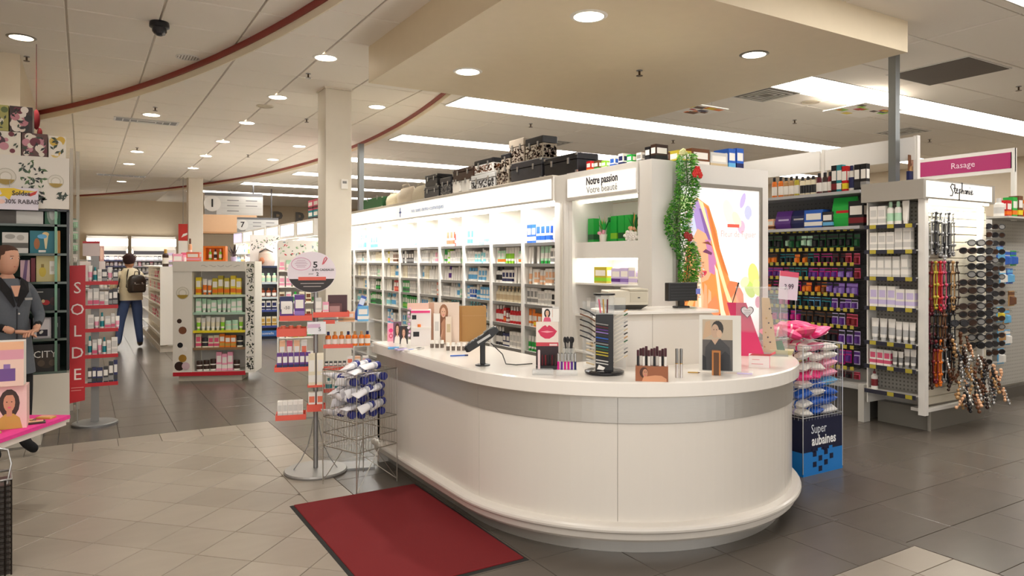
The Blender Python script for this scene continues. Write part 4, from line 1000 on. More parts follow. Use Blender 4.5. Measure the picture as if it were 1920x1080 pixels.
grp = 'necklaces and headbands on the end unit'
rows = [(1.99, .42, ['silver', 'charcoal', 'grey', 'black', 'silver', 'charcoal', 'silver', 'grey'], 'upper'),
        (1.54, .46, ['maroon', 'mustard', 'red', 'red', 'rose', 'charcoal', 'brown', 'tan', 'darkbrown'], 'second'),
        (1.15, .40, ['burgundy', 'black', 'darkbrown', 'tan', 'brown', 'black', 'charcoal', 'black'], 'third'),
        (.83, .42, ['darkbrown', 'maroon', 'orange', 'maroon', 'grey', 'black', 'silver', 'brown'], 'fourth')]
for ri, (z, l, cs, nm) in enumerate(rows):
    bar = MB().tube([(.08, -.005, z+.01), (.50, -.005, z+.01)], .006, mat('silver', 'metal')).box(.09, .10, -.02, .02, z, z+.02, mat('silver', 'metal')).box(.48, .49, -.02, .02, z, z+.02, mat('silver', 'metal'))
    new_ob('rod', bar, eu, (0, -.02, 0))
    for k, c in enumerate([q for q in cs for _ in (0, 1)]):
        necklace(EU0+.10+k*.024, z, l*rh.uniform(.85, 1.05), .045, c, f'{cn(c)} necklace or band, {ORD[k]} from the left on the {nm} rod', grp, y=EV0-.03-.022*(k % 3))
# sunglasses
_sg = {}
def sunglasses(c1, c2):
    if (c1, c2) in _sg: return _sg[(c1, c2)]
    f = MB(); l = MB()
    for s in (-1, 1):
        ring = [(s*.034+.029*math.cos(a*PI/8), 0, .022*math.sin(a*PI/8)) for a in range(17)]
        f.tube(ring, .0042, mat(c1), 4)
        l.add([(s*.034+.027*math.cos(a*PI/8), -.001, .02*math.sin(a*PI/8)) for a in range(16)], [tuple(range(16))], mat(c2, 'glossy'))
        f.tube([(s*.064, 0, .008), (s*.067, .008, .008), (s*.062, .045, .004), (s*.03, .06, 0)], .003, mat(c1), 4)
    f.tube([(-.008, 0, .006), (0, -.002, .012), (.008, 0, .006)], .0035, mat(c1), 4)
    _sg[(c1, c2)] = (f.mesh('frame'), l.mesh('lenses')); return _sg[(c1, c2)]
def put_glasses(x, y, z, label, group, c, rz=0, s=1.0):
    f, l = sunglasses(*c); t_ = thing('sunglasses', label, 'sunglasses', (x, y, z), rz, group); t_.scale = (s, s, s)
    new_ob('frame', f, t_); new_ob('lenses', l, t_)
SG = [('black', 'charcoal'), ('black', 'black'), ('darkbrown', 'black'), ('charcoal', 'darkbrown'), ('black', 'grey'), ('darkbrown', 'darkbrown')]
full = [2, 2, 3, 2, 2, 2, 3, 3, 2, 3, 3, 4, 3, 2, 2, 2]
for r_ in range(15):
    z = 1.80-.0745*r_; n = full[r_]
    if r_ == 0: continue
    for k in range(n):
        x = EU1-.265-.15*k
        put_glasses(x, EV0-.11, z, f'dark sunglasses, {ORD[k]} left of the thin upright, {ORD[r_-1]} row down', 'sunglasses on the slatwall', SG[(r_*3+k) % 6], -.62, 1.25)
        new_ob('peg', MB().tube([(x-EU0, 0, z), (x-EU0, -.10, z+.004)], .004, mat('lightgrey'), 4), eu)
# side wing of sunglasses
wg = thing('eyewear_wing', 'narrow side panel of sunglasses right of the jewellery unit', 'display stand', (7.66, 3.66, 0))
new_ob('back_panel', MB().box(-.03, .36, .03, .05, .2, 1.98, SH), wg); new_ob('base', MB().box(-.0, .30, .03, .2, 0, .2, mat('#6f6b64')), wg)
for r_ in range(17):
    z = 1.9-.0845*r_
    new_ob('ledge', MB().box(-.03, .36, -.05, .03, z-.03, z-.026, mat('lightgrey')), wg)
    for k in range(3):
        if r_ == 16 and k: continue
        put_glasses(7.66+.03+k*.13, 3.63-.03, z, f'dark sunglasses on the side wing, {ORD[k]} from its left, {ORD[r_]} row down', 'sunglasses on the side wing', SG[(r_*5+k*2) % 6], -.5, 1.1)
# lower tangle: hair clips and beaded strands on hooks, leaning every way
for k in range(132):
    r_ = k//22; q_ = k % 22; x = EU0+.30+q_*.041+rh.uniform(-.015, .015); z = .86-.105*r_+rh.uniform(-.03, .03)
    if x > EU1-.08 or q_ > 6+r_*4: continue
    c = rh.choice(['silver', 'darkbrown', 'lightgrey', 'charcoal', 'tan', 'brown', 'silver', 'black', 'peach'])
    t_ = thing('hair_strand', f'{cn(c)} beaded hair piece, {ORD[q_]} across in the {ORD[r_]} row of the lower tangle', 'hair accessory', (x, EV0-.05-rh.uniform(0, .12)-.015*r_, z), rh.uniform(-1, 1), 'hair pieces in the lower tangle')
    l = rh.uniform(.09, .16); a = rh.uniform(-.5, .5); m = mat(c, 'metal' if c in ('silver', 'lightgrey') else 'plastic')
    e = Vector((math.sin(a)*l, -.02, -math.cos(a)*l))
    new_ob('band', MB().tube([(0, 0, 0), tuple(e*.5+Vector((.015, 0, 0))), tuple(e)], .004, m, 4), t_)
    mb = MB()
    for q in range(5): p = e*(q/4); mb.ball((p.x+rh.uniform(-.01, .01), p.y-.004, p.z), rh.uniform(.011, .019), m, 6, 4)
    new_ob('beads', mb, t_)['kind'] = 'stuff'
# ---------------------------------------------------------------- second gondola at the right edge, and its pink sign
g2 = thing('toy_gondola', 'light grey pegboard unit with blue and yellow packs at the right edge', 'shelf', (8.5, 4.2, 0))
new_ob('core', MB().box(.05, 1.0, -.2, 4, .1, 2.05, mat('#a5a29a')), g2); new_ob('kick_panel', MB().box(.1, .95, -.25, 4, 0, .12, mat('#55514b')), g2)
pb = pegboard(0, -1.0, 0, .15, 2.05, PEGL, mat('#8a877f'), .04, .007); pbm = pb.mesh('pegboard'); pbm.transform(Matrix.Rotation(PI/2, 4, 'Z')); new_ob('pegboard', pbm, g2, (0, -.215, 0))
new_ob('top_shelf', MB().box(.0, 1.0, -.45, -.2, 2.02, 2.04, mat('#c9c6be')), g2)
for k, (x, z, c1, c2) in enumerate([(.14, 1.55, 'blue', 'skyblue'), (.30, 1.5, 'lightgrey', 'blue'), (.44, 1.5, 'green', 'blue'), (.2, 1.3, 'skyblue', 'white'), (.36, 1.3, 'blue', 'skyblue'), (.14, .88, 'skyblue', 'yellow'), (.28, .85, 'tan', 'skyblue'), (.16, .66, 'skyblue', 'tan'), (.3, .62, 'skyblue', 'white'), (.16, .42, 'skyblue', 'white'), (.4, 1.05, 'tan', 'brown')]):
    o = put('hanging pack', c1, c2, (8.5+x, 3.9, z), .08, .13, .17, f'{cn(c1)} and {cn(c2)} blister pack hanging at the right edge, {ORD[k]} listed from the top', 'packs at the right edge', PI/2, c2, 'package')
    new_ob('hook', MB().tube([(x, -.21, z+.155), (x, -.36, z+.155)], .003, mat('silver', 'metal'), 4), g2)
for k, (x, c1, c2, h) in enumerate([(.08, 'white', 'lightgrey', .2), (.2, 'red', 'orange', .18), (.33, 'green', 'orange', .22), (.46, 'brown', 'yellow', .24), (.6, 'orange', 'red', .2)]):
    put('box' if k else 'bottle', c1, c2, (8.5+x, 3.88, 2.04), .1, .1, h, f'{cn(c1)} and {cn(c2)} pack standing above the right-edge pegboard', 'packs above the right-edge pegboard')
for k, (v, z, c1, c2) in enumerate([(4.5+.35*(i % 5), .5+.42*(i//5), R.choice(['navy', 'skyblue', 'green', 'teal', 'white']), R.choice(['green', 'yellow', 'black'])) for i in range(15)]):
    put('hanging pack', c1, c2, (8.505, v, z), .08, .2, .26, f'{cn(c1)} pack, {cn(c2)} header, {ORD[k % 5]} along row {["one", "two", "three"][k//5]} behind the eyewear wing', 'packs on the aisle face', 0, c2, 'package')
ps = thing('department_sign', 'raised magenta sign reading Rasage above the right-hand aisle', 'sign', (9.0, 4.45, 2.56))
new_ob('sign_board', MB().box(-.02, .0, -.52, .52, .045, .225, mat('#b0246a', 'print')), ps)
new_ob('border', MB().box(-.015, .01, -.55, .55, .0, .27, SH), ps); text_ob('lettering', 'Rasage', .1, mat('#f6d6e6', 'print'), ps, (-.023, .0, .135), '-x', .001)
for v in (-.53, .53): new_ob('post', MB().box(-.02, .03, v-.02, v+.02, -.55 if v < 0 else -.51, .27, SH), ps)
# head-and-shoulders card between bottles, left of the pink sign
t_ = thing('photo_card', 'small photo card of a brown-haired woman on the top shelf', 'picture', (7.02, 3.99, 2.2+.25))
new_ob('card', art(MB().box(0, .15, 0, .004, 0, .16, mat('brown', 'print')), .15, .16, portrait('brown', 'paleskin', 'tan')), t_)
new_ob('stand', MB().box(.02, .13, 0, .03, -.25, 0, mat('navy')), t_)
# ---------------------------------------------------------------- things on the counter
def facing(u, v): return math.atan2(-u, v)
class Spot:
    """a place on a surface of height z, found from where its foot shows; m = metres per picture pixel there"""
    def __init__(s, px, py, z=TOPZ):
        s.u, s.v = at(px, py, z); s.m = (s.u*SY+s.v*CY)/1330; s.z = z; s.rz = facing(s.u, s.v)
def counter_thing(name, label, cat, px, py, rz=0, group=None, z=TOPZ):
    p = Spot(px, py, z); t_ = thing(name, label, cat, (p.u, p.v, z), p.rz+rz, group); return t_, p.m
CLEAR = mat('#dfe6e8', 'glass', alpha=.1); CLEAR2 = mat('#e9eeee', 'glass', alpha=.28)
# payment terminal
t_, m = counter_thing('payment_terminal', 'black payment terminal tilted on its pole stand at the counter middle', 'card reader', 905, 685)
BLK = mat('#1b1b1d', 'plastic')
new_ob('base', MB().lathe([(.045, 0), (.045, .006), (.02, .012)], BLK, 20), t_); new_ob('pole', MB().rbox(-.016, .016, -.016, .016, .008, .135, BLK, .006), t_)
hd_ = MB(); hd_.T = Matrix.Translation((-.005, 0, .155)) @ Matrix.Rotation(-.56, 4, 'Y')
hd_.loft([[(-.115, -.04, -.012), (-.115, .04, -.012), (-.115, .04, .016), (-.115, -.04, .016)], [(-.1, -.044, -.02), (-.1, .044, -.02), (-.1, .044, .022), (-.1, -.044, .022)], [(.02, -.042, -.022), (.02, .042, -.022), (.02, .042, .024), (.02, -.042, .024)], [(.06, -.046, -.02), (.06, .046, -.02), (.06, .046, .032), (.06, -.046, .032)], [(.115, -.044, -.008), (.115, .044, -.008), (.115, .044, .022), (.115, -.044, .022)]], BLK)
body = new_ob('body', hd_, t_)
sc_ = MB(); sc_.T = hd_.T; sc_.box(.03, .105, -.034, .034, .026, .034, mat('#6f7673', 'glossy')); new_ob('screen', sc_, t_)
kb = MB(); kb.T = hd_.T
for a in range(4):
    for b in range(3): kb.box(-.088+a*.024, -.072+a*.024, -.03+b*.023, -.014+b*.023, .022, .027, mat('#55585a'))
new_ob('keypad', kb, t_)
sd = MB(); sd.T = hd_.T; sd.box(-.03, .06, -.0475, -.042, -.006, .008, mat('silver')); new_ob('side_grip', sd, t_)
cb = new_ob('cable', MB().tube([(.05, .03, .13), (.12, .05, .06), (.14, .0, .008), (.2, -.03, .006), (.3, .02, .006)], .0035, BLK, 6), t_)
# pen
t_, m = counter_thing('pen', 'blue ballpoint pen lying on the counter left of the payment terminal', 'pen', 860, 668)
new_ob('barrel', MB().tube([(-.055, -.01, .005), (.04, .01, .005)], .0045, mat('blue')), t_); new_ob('cap', MB().tube([(.04, .01, .005), (.062, .0145, .005)], .0052, mat('navy')), t_)
# cardboard box
t_, m = counter_thing('cardboard_box', 'open brown cardboard box standing on the counter behind the makeup standee', 'box', 882, 640, .12)
w_, h_ = 46*m, 66*m; kr = mat('kraft', 'matte')
new_ob('front', MB().box(-w_*.35, w_*.65, -.006, 0, 0, h_, kr), t_); new_ob('side', MB().loft([[(-w_*.35, 0, 0), (-w_*.35, 0, h_), (-w_*.35-.005, 0, h_), (-w_*.35-.005, 0, 0)], [(-w_*.75, .14, 0), (-w_*.75, .14, h_), (-w_*.75-.005, .14, h_), (-w_*.75-.005, .14, 0)]], kr), t_)
new_ob('back', MB().box(-w_*.75, w_*.6, .14, .146, 0, h_*.98, kr), t_); new_ob('side', MB().box(w_*.62, w_*.65, 0, .14, 0, h_, kr), t_); new_ob('base', MB().box(-w_*.35, w_*.64, 0, .14, 0, .004, kr), t_)
new_ob('tape', MB().box(-w_*.35, w_*.65, -.0075, -.006, h_*.72, h_*.74, mat('tan')), t_)
# makeup standee
t_, m = counter_thing('makeup_standee', 'pinkish makeup display board with a long-haired woman beside the cardboard box', 'display stand', 833, 645)
w_, h_ = 56*m, 78*m
new_ob('board', art(MB().box(0, w_, 0, .008, 0, h_, mat('#e6d2c2', 'print')), w_, h_, [('rect', 0, 0, .16, 1, mat('#c99f86', 'print')), ('ell', .48, .76, .15, .2, mat('#9b6a4a', 'print')), ('poly', [(.3, .2), (.36, .7), (.6, .7), (.72, .35), (.66, .1)], mat('#8b5b40', 'print')), ('ell', .47, .76, .085, .12, mat('paleskin', 'print')), ('poly', [(.4, .05), (.4, .5), (.5, .62), (.6, .5), (.66, .05)], mat('#c79474', 'print')), ('poly', [(.38, .2), (.46, .38), (.42, .1)], mat('paleskin', 'print')), ('ell', .44, .78, .015, .008, mat('darkbrown', 'print')), ('ell', .51, .78, .015, .008, mat('darkbrown', 'print')), ('ell', .475, .7, .03, .01, mat('rose', 'print'))]), t_, (-w_/2, 0, 0))
new_ob('foot', MB().box(-w_/2, w_/2, -.05, .05, 0, .006, CLEAR2), t_); new_ob('side_board', MB().box(-w_/2-.004, -w_/2, 0, .1, 0, h_, mat('#c99f86')), t_)
for k, (px, py, w0, h0, c, ds) in enumerate([(819, 646, 12, 58, 'white', 'tall white carton at the left of the makeup standee'), (841, 646, 11, 52, '#ead9c6', 'tall cream carton with a round print before the makeup standee')]):
    t_, m = counter_thing('tall_carton', ds, 'box', px, py)
    new_ob('carton', MB().box(-w0*m/2, w0*m/2, -.02, .02, 0, h0*m, mat(c, 'print')), t_)
    new_ob('label', MB().lathe([(.001, 0), (.01, .0004)], mat('gold'), 10).box(-.01, .01, -.0212, -.02, h0*m*.2, h0*m*.34, mat('lightgrey')), t_) if 0 else new_ob('printed_panel', MB().box(-w0*m*.3, w0*m*.3, -.0212, -.02, h0*m*.45, h0*m*.75, mat('beige' if k else 'lightgrey', 'print')), t_)
for k in range(7):
    px = 810+k*9.5 if k < 3 else 840+(k-3)*10; py = 652 if k < 3 else 657
    t_, m = counter_thing('foundation_jar', f'small clear jar with white lid before the makeup standee, {ORD[k]} from the left', 'jar', px, py, 0, 'small jars before the makeup standee')
    new_ob('glass', MB().lathe([(.012, 0), (.013, .002), (.013, .028), (.011, .03)], mat('#6e6259', 'glossy'), 12), t_); new_ob('lid', MB().lathe([(.013, .03), (.013, .052), (.011, .055)], mat('white'), 12), t_)
# left end: leaflet holder boxes and magazines
t_, m = counter_thing('tester_tower', 'white and pink tester tower with a wavy pink edge at the left counter end', 'display stand', 786, 648)
w_ = 44*m
new_ob('body', MB().rbox(-w_*.35, w_*.5, -.04, .05, 0, 68*m, mat('#efe9e6'), .006), t_); new_ob('pink_header', MB().box(-w_*.35, w_*.45, -.046, -.04, 62*m, 66*m, mat('hotpink', 'print')), t_); new_ob('top_card', MB().box(-w_*.5, w_*.4, -.01, -.005, 68*m, 80*m, mat('#f2c9b8', 'print')), t_)
new_ob('black_panel', MB().box(-w_*.3, -w_*.12, -.042, -.04, 50*m, 58*m, mat('black', 'print')), t_); new_ob('black_panel', MB().box(-w_*.25, -w_*.0, -.042, -.04, 18*m, 27*m, mat('black', 'print')), t_)
t2 = new_ob('orange_cap', MB().lathe([(.012, 0), (.012, .02)], mat('orange'), 10), t_, (.0, -.05, 36*m)); new_ob('ledge', MB().box(-w_*.3, w_*.5, -.065, -.04, 33*m, 36*m, mat('white')), t_)
wv = MB(); 
for k in range(8): wv.ball((-w_*.42+.006*math.sin(k*2), -.02, 20*m+k*7*m), .011, mat('#e9b7d8' if k % 2 else '#f6dff0'), 8, 5)
new_ob('wavy_edge', wv, t_)
for k, (px, py, w0, h0, c, ds) in enumerate([(733, 640, 13, 34, 'pink', 'pink booklet'), (745, 643, 15, 40, '#77566e', 'dark purple portrait booklet'), (757, 645, 15, 34, 'charcoal', 'dark portrait booklet')]):
    t_, m = counter_thing('booklet', f'{ds} standing at the left end of the counter', 'booklet', px, py)
    new_ob('pages', MB().box(-w0*m/2, w0*m/2, 0, .008, 0, h0*m, mat('white')), t_); new_ob('cover', art(MB().box(0, w0*m, -.001, 0, 0, h0*m, mat(c, 'print')), w0*m, h0*m, portrait('hair', 'pink' if k == 0 else 'paleskin', 'white') if k else [('ell', .5, .6, .3, .12, mat('hotpink', 'print')), ('ell', .5, .3, .3, .14, mat('rose', 'print')), ('ell', .5, .3, .15, .07, mat('pink', 'print'))], Matrix.Translation((0, -.001, 0))), t_, (-w0*m/2, 0, 0))
for k, (px, py, c) in enumerate([(738, 654, 'skyblue'), (752, 656, 'lilac'), (770, 658, 'white'), (785, 655, 'lightgrey')]):
    t_, m = counter_thing('sample_packet', f'{cn(c)} sample packet lying at the left end of the counter', 'packet', px, py, .4*k)
    new_ob('sleeve', MB().rbox(-.04, .04, -.03, .03, 0, .012, mat(c, 'paper'), .006), t_); new_ob('print', MB().box(-.03, .02, -.02, .01, .012, .0125, mat('blue' if k % 2 == 0 else 'charcoal', 'print')), t_)
# lip display and clear holder
t_, m = counter_thing('lip_display', 'upright card with large pink lips above a rack of dark lipsticks', 'display stand', 1026, 692)
w_, h_ = 42*m, 88*m
new_ob('card', art(MB().box(0, w_, 0, .008, 0, h_, mat('#eadbd0', 'print')), w_, h_, [('poly', [(.08, .8), (.3, .9), (.42, .93), (.5, .89), (.58, .93), (.7, .9), (.94, .8), (.8, .7), (.6, .64), (.4, .64), (.2, .7)], mat('#cf2c55', 'print')), ('poly', [(.2, .79), (.5, .81), (.8, .79), (.5, .765)], mat('#f0a0ac', 'print')), ('rect', 0, .48, 1, .56, mat('#c8414f', 'print')), ('rect', .6, .49, .95, .53, mat('#ead0cc', 'print')), ('rect', 0, 0, 1, .48, mat('#2c1a20', 'print'))]), t_, (-w_/2, .02, 0))
for k in range(6):
    new_ob('lipstick', MB().lathe([(.0045, 0), (.0045, .045), (.004, .06)], mat(['darkbrown', 'burgundy', 'maroon', 'black', 'burgundy', 'darkbrown'][k]), 8), t_, (-w_*.36+k*w_*.145, .0, .022))
new_ob('tray', MB().box(-w_/2, w_/2, -.02, .015, 0, .022, BLK), t_)
fc = thing('face_card', 'small cut-out card of a black-haired woman standing on the lip display', 'picture', tuple(t_.matrix_basis @ Vector((-.03, .022, h_+.001))), t_.rotation_euler.z)
new_ob('card', art(MB().box(0, .06, 0, .004, 0, .08, mat('#efe9e4', 'print')), .06, .08, portrait('black', 'paleskin', 'rose')), fc)
wc = thing('white_carton', 'white carton standing beside the small face card on the lip display', 'box', tuple(t_.matrix_basis @ Vector((.05, .024, h_+.001))), t_.rotation_euler.z)
new_ob('carton', MB().box(-.018, .018, -.004, .02, 0, .075, mat('white')), wc); new_ob('lid', MB().box(-.019, .019, -.005, .021, .075, .085, mat('lightgrey')), wc)
t_, m = counter_thing('acrylic_holder', 'empty clear acrylic holder with a pale pink tube, in front of the lip display', 'holder', 1018, 702)
new_ob('tray', MB().rbox(-.06, .06, -.03, .03, 0, .03, CLEAR2, .012), t_); new_ob('pink_tube', MB().lathe([(.007, 0), (.007, .1), (.005, .105)], mat('#e8cfd0'), 10), t_, (-.022, 0, .03))
# magenta lip glosses in a rack
t_, m = counter_thing('gloss_rack', 'clear rack holding rows of magenta and purple lip glosses', 'rack', 1063, 703)
new_ob('rack', MB().rbox(-.058, .058, -.028, .028, 0, .03, CLEAR2, .006), t_)
for k in range(6):
    for j in range(2):
        g_ = thing('lip_gloss', f'{["magenta", "purple", "magenta", "magenta", "purple", "navy"][k]} lip gloss, {ORD[k]} from the left in the {["front", "back"][j]} row of the clear rack', 'lip gloss', (0, 0, 0), 0, 'lip glosses in the clear rack')
        c = ['magenta', 'purple', 'magenta', 'magenta', 'purple', 'navy'][k]; p = t_.matrix_basis @ Vector((-.047+k*.0185, -.012+j*.026, .031)); g_.location = p
        new_ob('tube', MB().lathe([(.0065, 0), (.0065, .045)], mat(c, 'glossy'), 10), g_); new_ob('cap', MB().lathe([(.006, .045), (.006, .085), (.005, .088)], mat('silver' if j == 0 else 'charcoal', 'metal'), 10), g_)
# cup of brushes
t_, m = counter_thing('brush_cup', 'clear cup of grey and black makeup brushes behind the lip glosses', 'cup', 1066, 676)
new_ob('cup', MB().lathe([(.035, 0), (.038, .08), (.036, .08), (.033, .004)], CLEAR2, 16, cap=False), t_)
for k in range(7):
    a = k*.9; b = MB().tube([(math.cos(a)*.012, math.sin(a)*.012, .004), (math.cos(a)*.024, math.sin(a)*.022, .12)], [.004, .006], mat('grey' if k % 2 else 'charcoal'))
    b.ball((math.cos(a)*.025, math.sin(a)*.023, .13), .011, mat('charcoal', 'cloth'), 8, 5, (1, 1, 1.8)); new_ob('brush', b, t_)
# rotating eyeliner tower
t_, m = counter_thing('eyeliner_tower', 'black rotating tower fanned with eyeliner pencils and clear wings', 'display stand', 1133, 700)
H = 150*m
new_ob('base', MB().lathe([(.105, 0), (.11, .008), (.11, .016), (.095, .022), (.03, .026)], mat('black', 'glossy'), 28), t_)
new_ob('tower', MB().rbox(-.048, .05, -.04, .05, .024, H*.74, mat('#17171b'), .004), t_)
new_ob('crown', MB().rbox(-.05, .055, -.03, .05, H*.74, H*.98, CLEAR2, .01), t_); new_ob('top_ring', MB().lathe([(.06, H*.98), (.06, H), (.02, H)], BLK, 20), t_)
new_ob('wing', MB().box(.052, .118, .0, .004, .026, H*.95, CLEAR), t_); new_ob('wing', MB().box(-.12, -.05, .0, .004, .026, H*.9, CLEAR), t_)
cols = ['lightgrey', 'lightgrey', 'black', 'mustard', 'mustard', 'darkgreen', 'teal', 'grey', 'navy', 'blue', 'charcoal', 'violet', 'purple', 'burgundy', 'grey']
for k, c in enumerate(cols):
    z = .06+k*.0155
    new_ob('front_pencil', MB().tube([(-.046, -.046, z+.006), (.022, -.05, z-.004)], .0038, mat(c), 6), t_)
for k in range(13):
    z = .06+k*.021; c = ['beige', 'charcoal', 'grey', 'lightgrey', 'darkgreen', 'tan', 'black'][k % 7]
    pc = MB().tube([(.05, -.012, z), (.108, -.016, z+.034)], .0035, mat('#d8d2c6'), 6); pc.tube([(.108, -.016, z+.034), (.128, -.018, z+.046)], .004, mat(c), 6); new_ob('side_pencil', pc, t_)
for k in range(6):
    z = .2+k*.03; c = ['black', 'charcoal', 'darkbrown', 'black', 'brown', 'black'][k]
    new_ob('side_pencil', MB().tube([(-.05, -.012, z-.03), (-.085, -.014, z-.006), (-.135, -.016, z+.012)], .0042, mat(c), 6), t_)
for k in range(8):
    new_ob('clear_cap_pencil', MB().tube([(-.055, -.02, .05+k*.018), (-.1, -.022, .062+k*.018)], .0045, mat('lightgrey' if k % 2 else 'beige'), 6), t_)
for k in range(3): new_ob('sharpener_pencil', MB().tube([(-.02+k*.018, -.034, H*.76), (-.03+k*.024, -.036, H*.93)], .004, mat(['rose', 'gold', 'burgundy'][k]), 6), t_)
new_ob('leaflet', MB().add([(-.04, -.052, .03), (-.005, -.056, .026), (.005, -.055, .04), (-.03, -.05, .055)], [(0, 1, 2, 3)], mat('white', 'paper')), t_)
# notice card, mascara box, silver tubes
t_, m = counter_thing('notice_card', 'white notice card with red border leaning on the register stand', 'sign', 1214, 672)
w_, h_ = 46*m, 72*m
nc_ = new_ob('card', art(MB().box(0, w_, 0, .005, 0, h_, mat('#d86a5c', 'print')), w_, h_, [('rect', .05, .03, .95, .97, mat('#efe9e6', 'print'))]+[('rect', .12, .62-.062*k, (.86 if k % 3 else .7), .64-.062*k, mat('#c04a4a' if k == 1 else '#8a8686', 'print')) for k in range(9)]), t_, (-w_/2, .02, .004))
for k, tx in enumerate(['Politique', 'd\'échange et de', 'retour']): text_ob('lettering', tx, .016, mat('#4a3a44', 'print'), t_, (0, .018, h_*(.9-.085*k)), '-y', .0003, 1, True)
new_ob('foot', MB().box(-w_/2, w_/2, 0, .04, 0, .004, CLEAR2), t_)
t_, m = counter_thing('mascara_box', 'brown counter box printed with a woman, full of white and black mascaras', 'box', 1222, 714)
w_, h_ = 60*m, 28*m
new_ob('tray', MB().box(-w_/2, w_/2, -.022, .03, 0, h_, mat('#8a5236', 'print')), t_)
new_ob('front_print', art(MB().box(0, w_, -.001, 0, 0, h_, mat('#9c5f3e', 'print')), w_, h_, [('ell', .26, .58, .13, .36, mat('#4e2c1e', 'print')), ('ell', .3, .55, .08, .28, mat('skin', 'print')), ('poly', [(.2, 0), (.25, .3), (.4, .35), (.6, .42), (.8, .4), (.95, .2), (.95, 0)], mat('#d99a72', 'print')), ('ell', .28, .62, .012, .03, mat('darkbrown', 'print')), ('ell', .33, .62, .012, .03, mat('darkbrown', 'print')), ('ell', .305, .4, .02, .03, mat('rose', 'print'))], Matrix.Translation((0, -.001, 0))), t_, (-w_/2, -.022, 0))
for k in range(11):
    j = k % 2; g_ = thing('mascara', f'{"white" if k % 3 else "black"} mascara tube with dark red cap, {ORD[k]} from the left in the brown counter box', 'mascara', tuple(t_.matrix_basis @ Vector((-w_*.42+k*w_*.084, -.006+.02*j, h_+.001))), 0, 'mascaras in the brown box')
    new_ob('barrel', MB().lathe([(.0065, 0), (.0065, .05)], mat('white' if k % 3 else 'black'), 8), g_); new_ob('cap', MB().lathe([(.0068, .05), (.0068, .078+.006*(k % 4)), (.006, .082+.006*(k % 4))], mat('#4a1c28'), 8), g_)
for k, px in enumerate((1269, 1277)):
    t_, m = counter_thing('silver_tube', f'{["left", "right"][k]} one of two slim silver mascara tubes standing beside the mascara box', 'mascara', px, 708)
    new_ob('barrel', MB().lathe([(.008, 0), (.008, .075)], mat('#d5cfcc', 'metal'), 10), t_); new_ob('cap', MB().lathe([(.0082, .077), (.0082, .15), (.007, .156)], mat('grey', 'metal'), 10), t_)
    new_ob('ring', MB().lathe([(.0085, .074), (.0085, .078)], mat('gold', 'metal'), 10), t_)
t_, m = counter_thing('tester_strip', 'small tan eye pencil lying beside the slim silver tubes', 'pencil', 1300, 700)
new_ob('barrel', MB().tube([(-.03, 0, .005), (.025, .004, .005)], .004, mat('gold')), t_); new_ob('tip', MB().tube([(.025, .004, .005), (.038, .005, .005)], [.004, .0005], mat('brown')), t_)
# register stand with printer and screen
rs = thing('register_stand', 'raised white rounded cabinet holding the till on the counter', 'cabinet', (3.08, 3.36, TOPZ), -.28)
STZ = 1.255
new_ob('cabinet', MB().rbox(-.36, .36, -.2, .2, 0, STZ-TOPZ-.02, LAM, .08, 6), rs); new_ob('top_board', MB().rbox(-.37, .37, -.21, .21, STZ-TOPZ-.02, STZ-TOPZ, TOPM, .085, 6), rs); new_ob('seam', MB().box(-.11, -.107, -.2012, -.2, 0, STZ-TOPZ-.02, mat('#a49c90')), rs)
def local(t_, x, y, z): return tuple(t_.matrix_basis @ Vector((x, y, z)))
pr = thing('receipt_printer', 'beige receipt printer with dark slanted underside on the register stand', 'printer', local(rs, -.2, .0, STZ-TOPZ), -.45)
BE = mat('#cfc7b4', 'plastic'); 
new_ob('foot', MB().loft([[(-.09, -.05, 0), (.09, -.05, 0), (.09, .1, 0), (-.09, .1, 0)], [(-.125, -.09, .028), (.125, -.09, .028), (.125, .11, .028), (-.125, .11, .028)]], mat('#4d4a44')), pr)
new_ob('body', MB().rbox(-.125, .125, -.1, .12, .03, .115, BE, .01), pr); new_ob('lid', MB().rbox(.0, .123, -.104, .118, .116, .128, mat('#c3bba6'), .01), pr)
new_ob('front_cover', MB().box(.01, .115, -.104, -.1, .045, .105, mat('#c3bba6')), pr); new_ob('badge', MB().box(.055, .07, -.1052, -.104, .07, .077, mat('charcoal')), pr)
sc = thing('till_screen', 'black rectangular customer display screen on a short neck', 'monitor', local(rs, .19, .0, STZ-TOPZ), -.1)
new_ob('foot', MB().rbox(-.05, .05, -.03, .03, 0, .012, BLK, .01), sc); new_ob('neck', MB().box(-.018, .018, -.012, .012, .012, .06, BLK), sc)
new_ob('display', MB().rbox(-.115, .115, -.022, .02, .045, .16, mat('#1f2022'), .006), sc)
ln = MB()
for k in range(5): ln.box(-.1, .1, -.0235, -.022, .06+k*.018, .063+k*.018, mat('#3b3d40'))
new_ob('ribs', ln, sc); new_ob('status_lamp', MB().box(.1, .135, -.024, -.01, .085, .12, mat('#7d88d8')), sc)
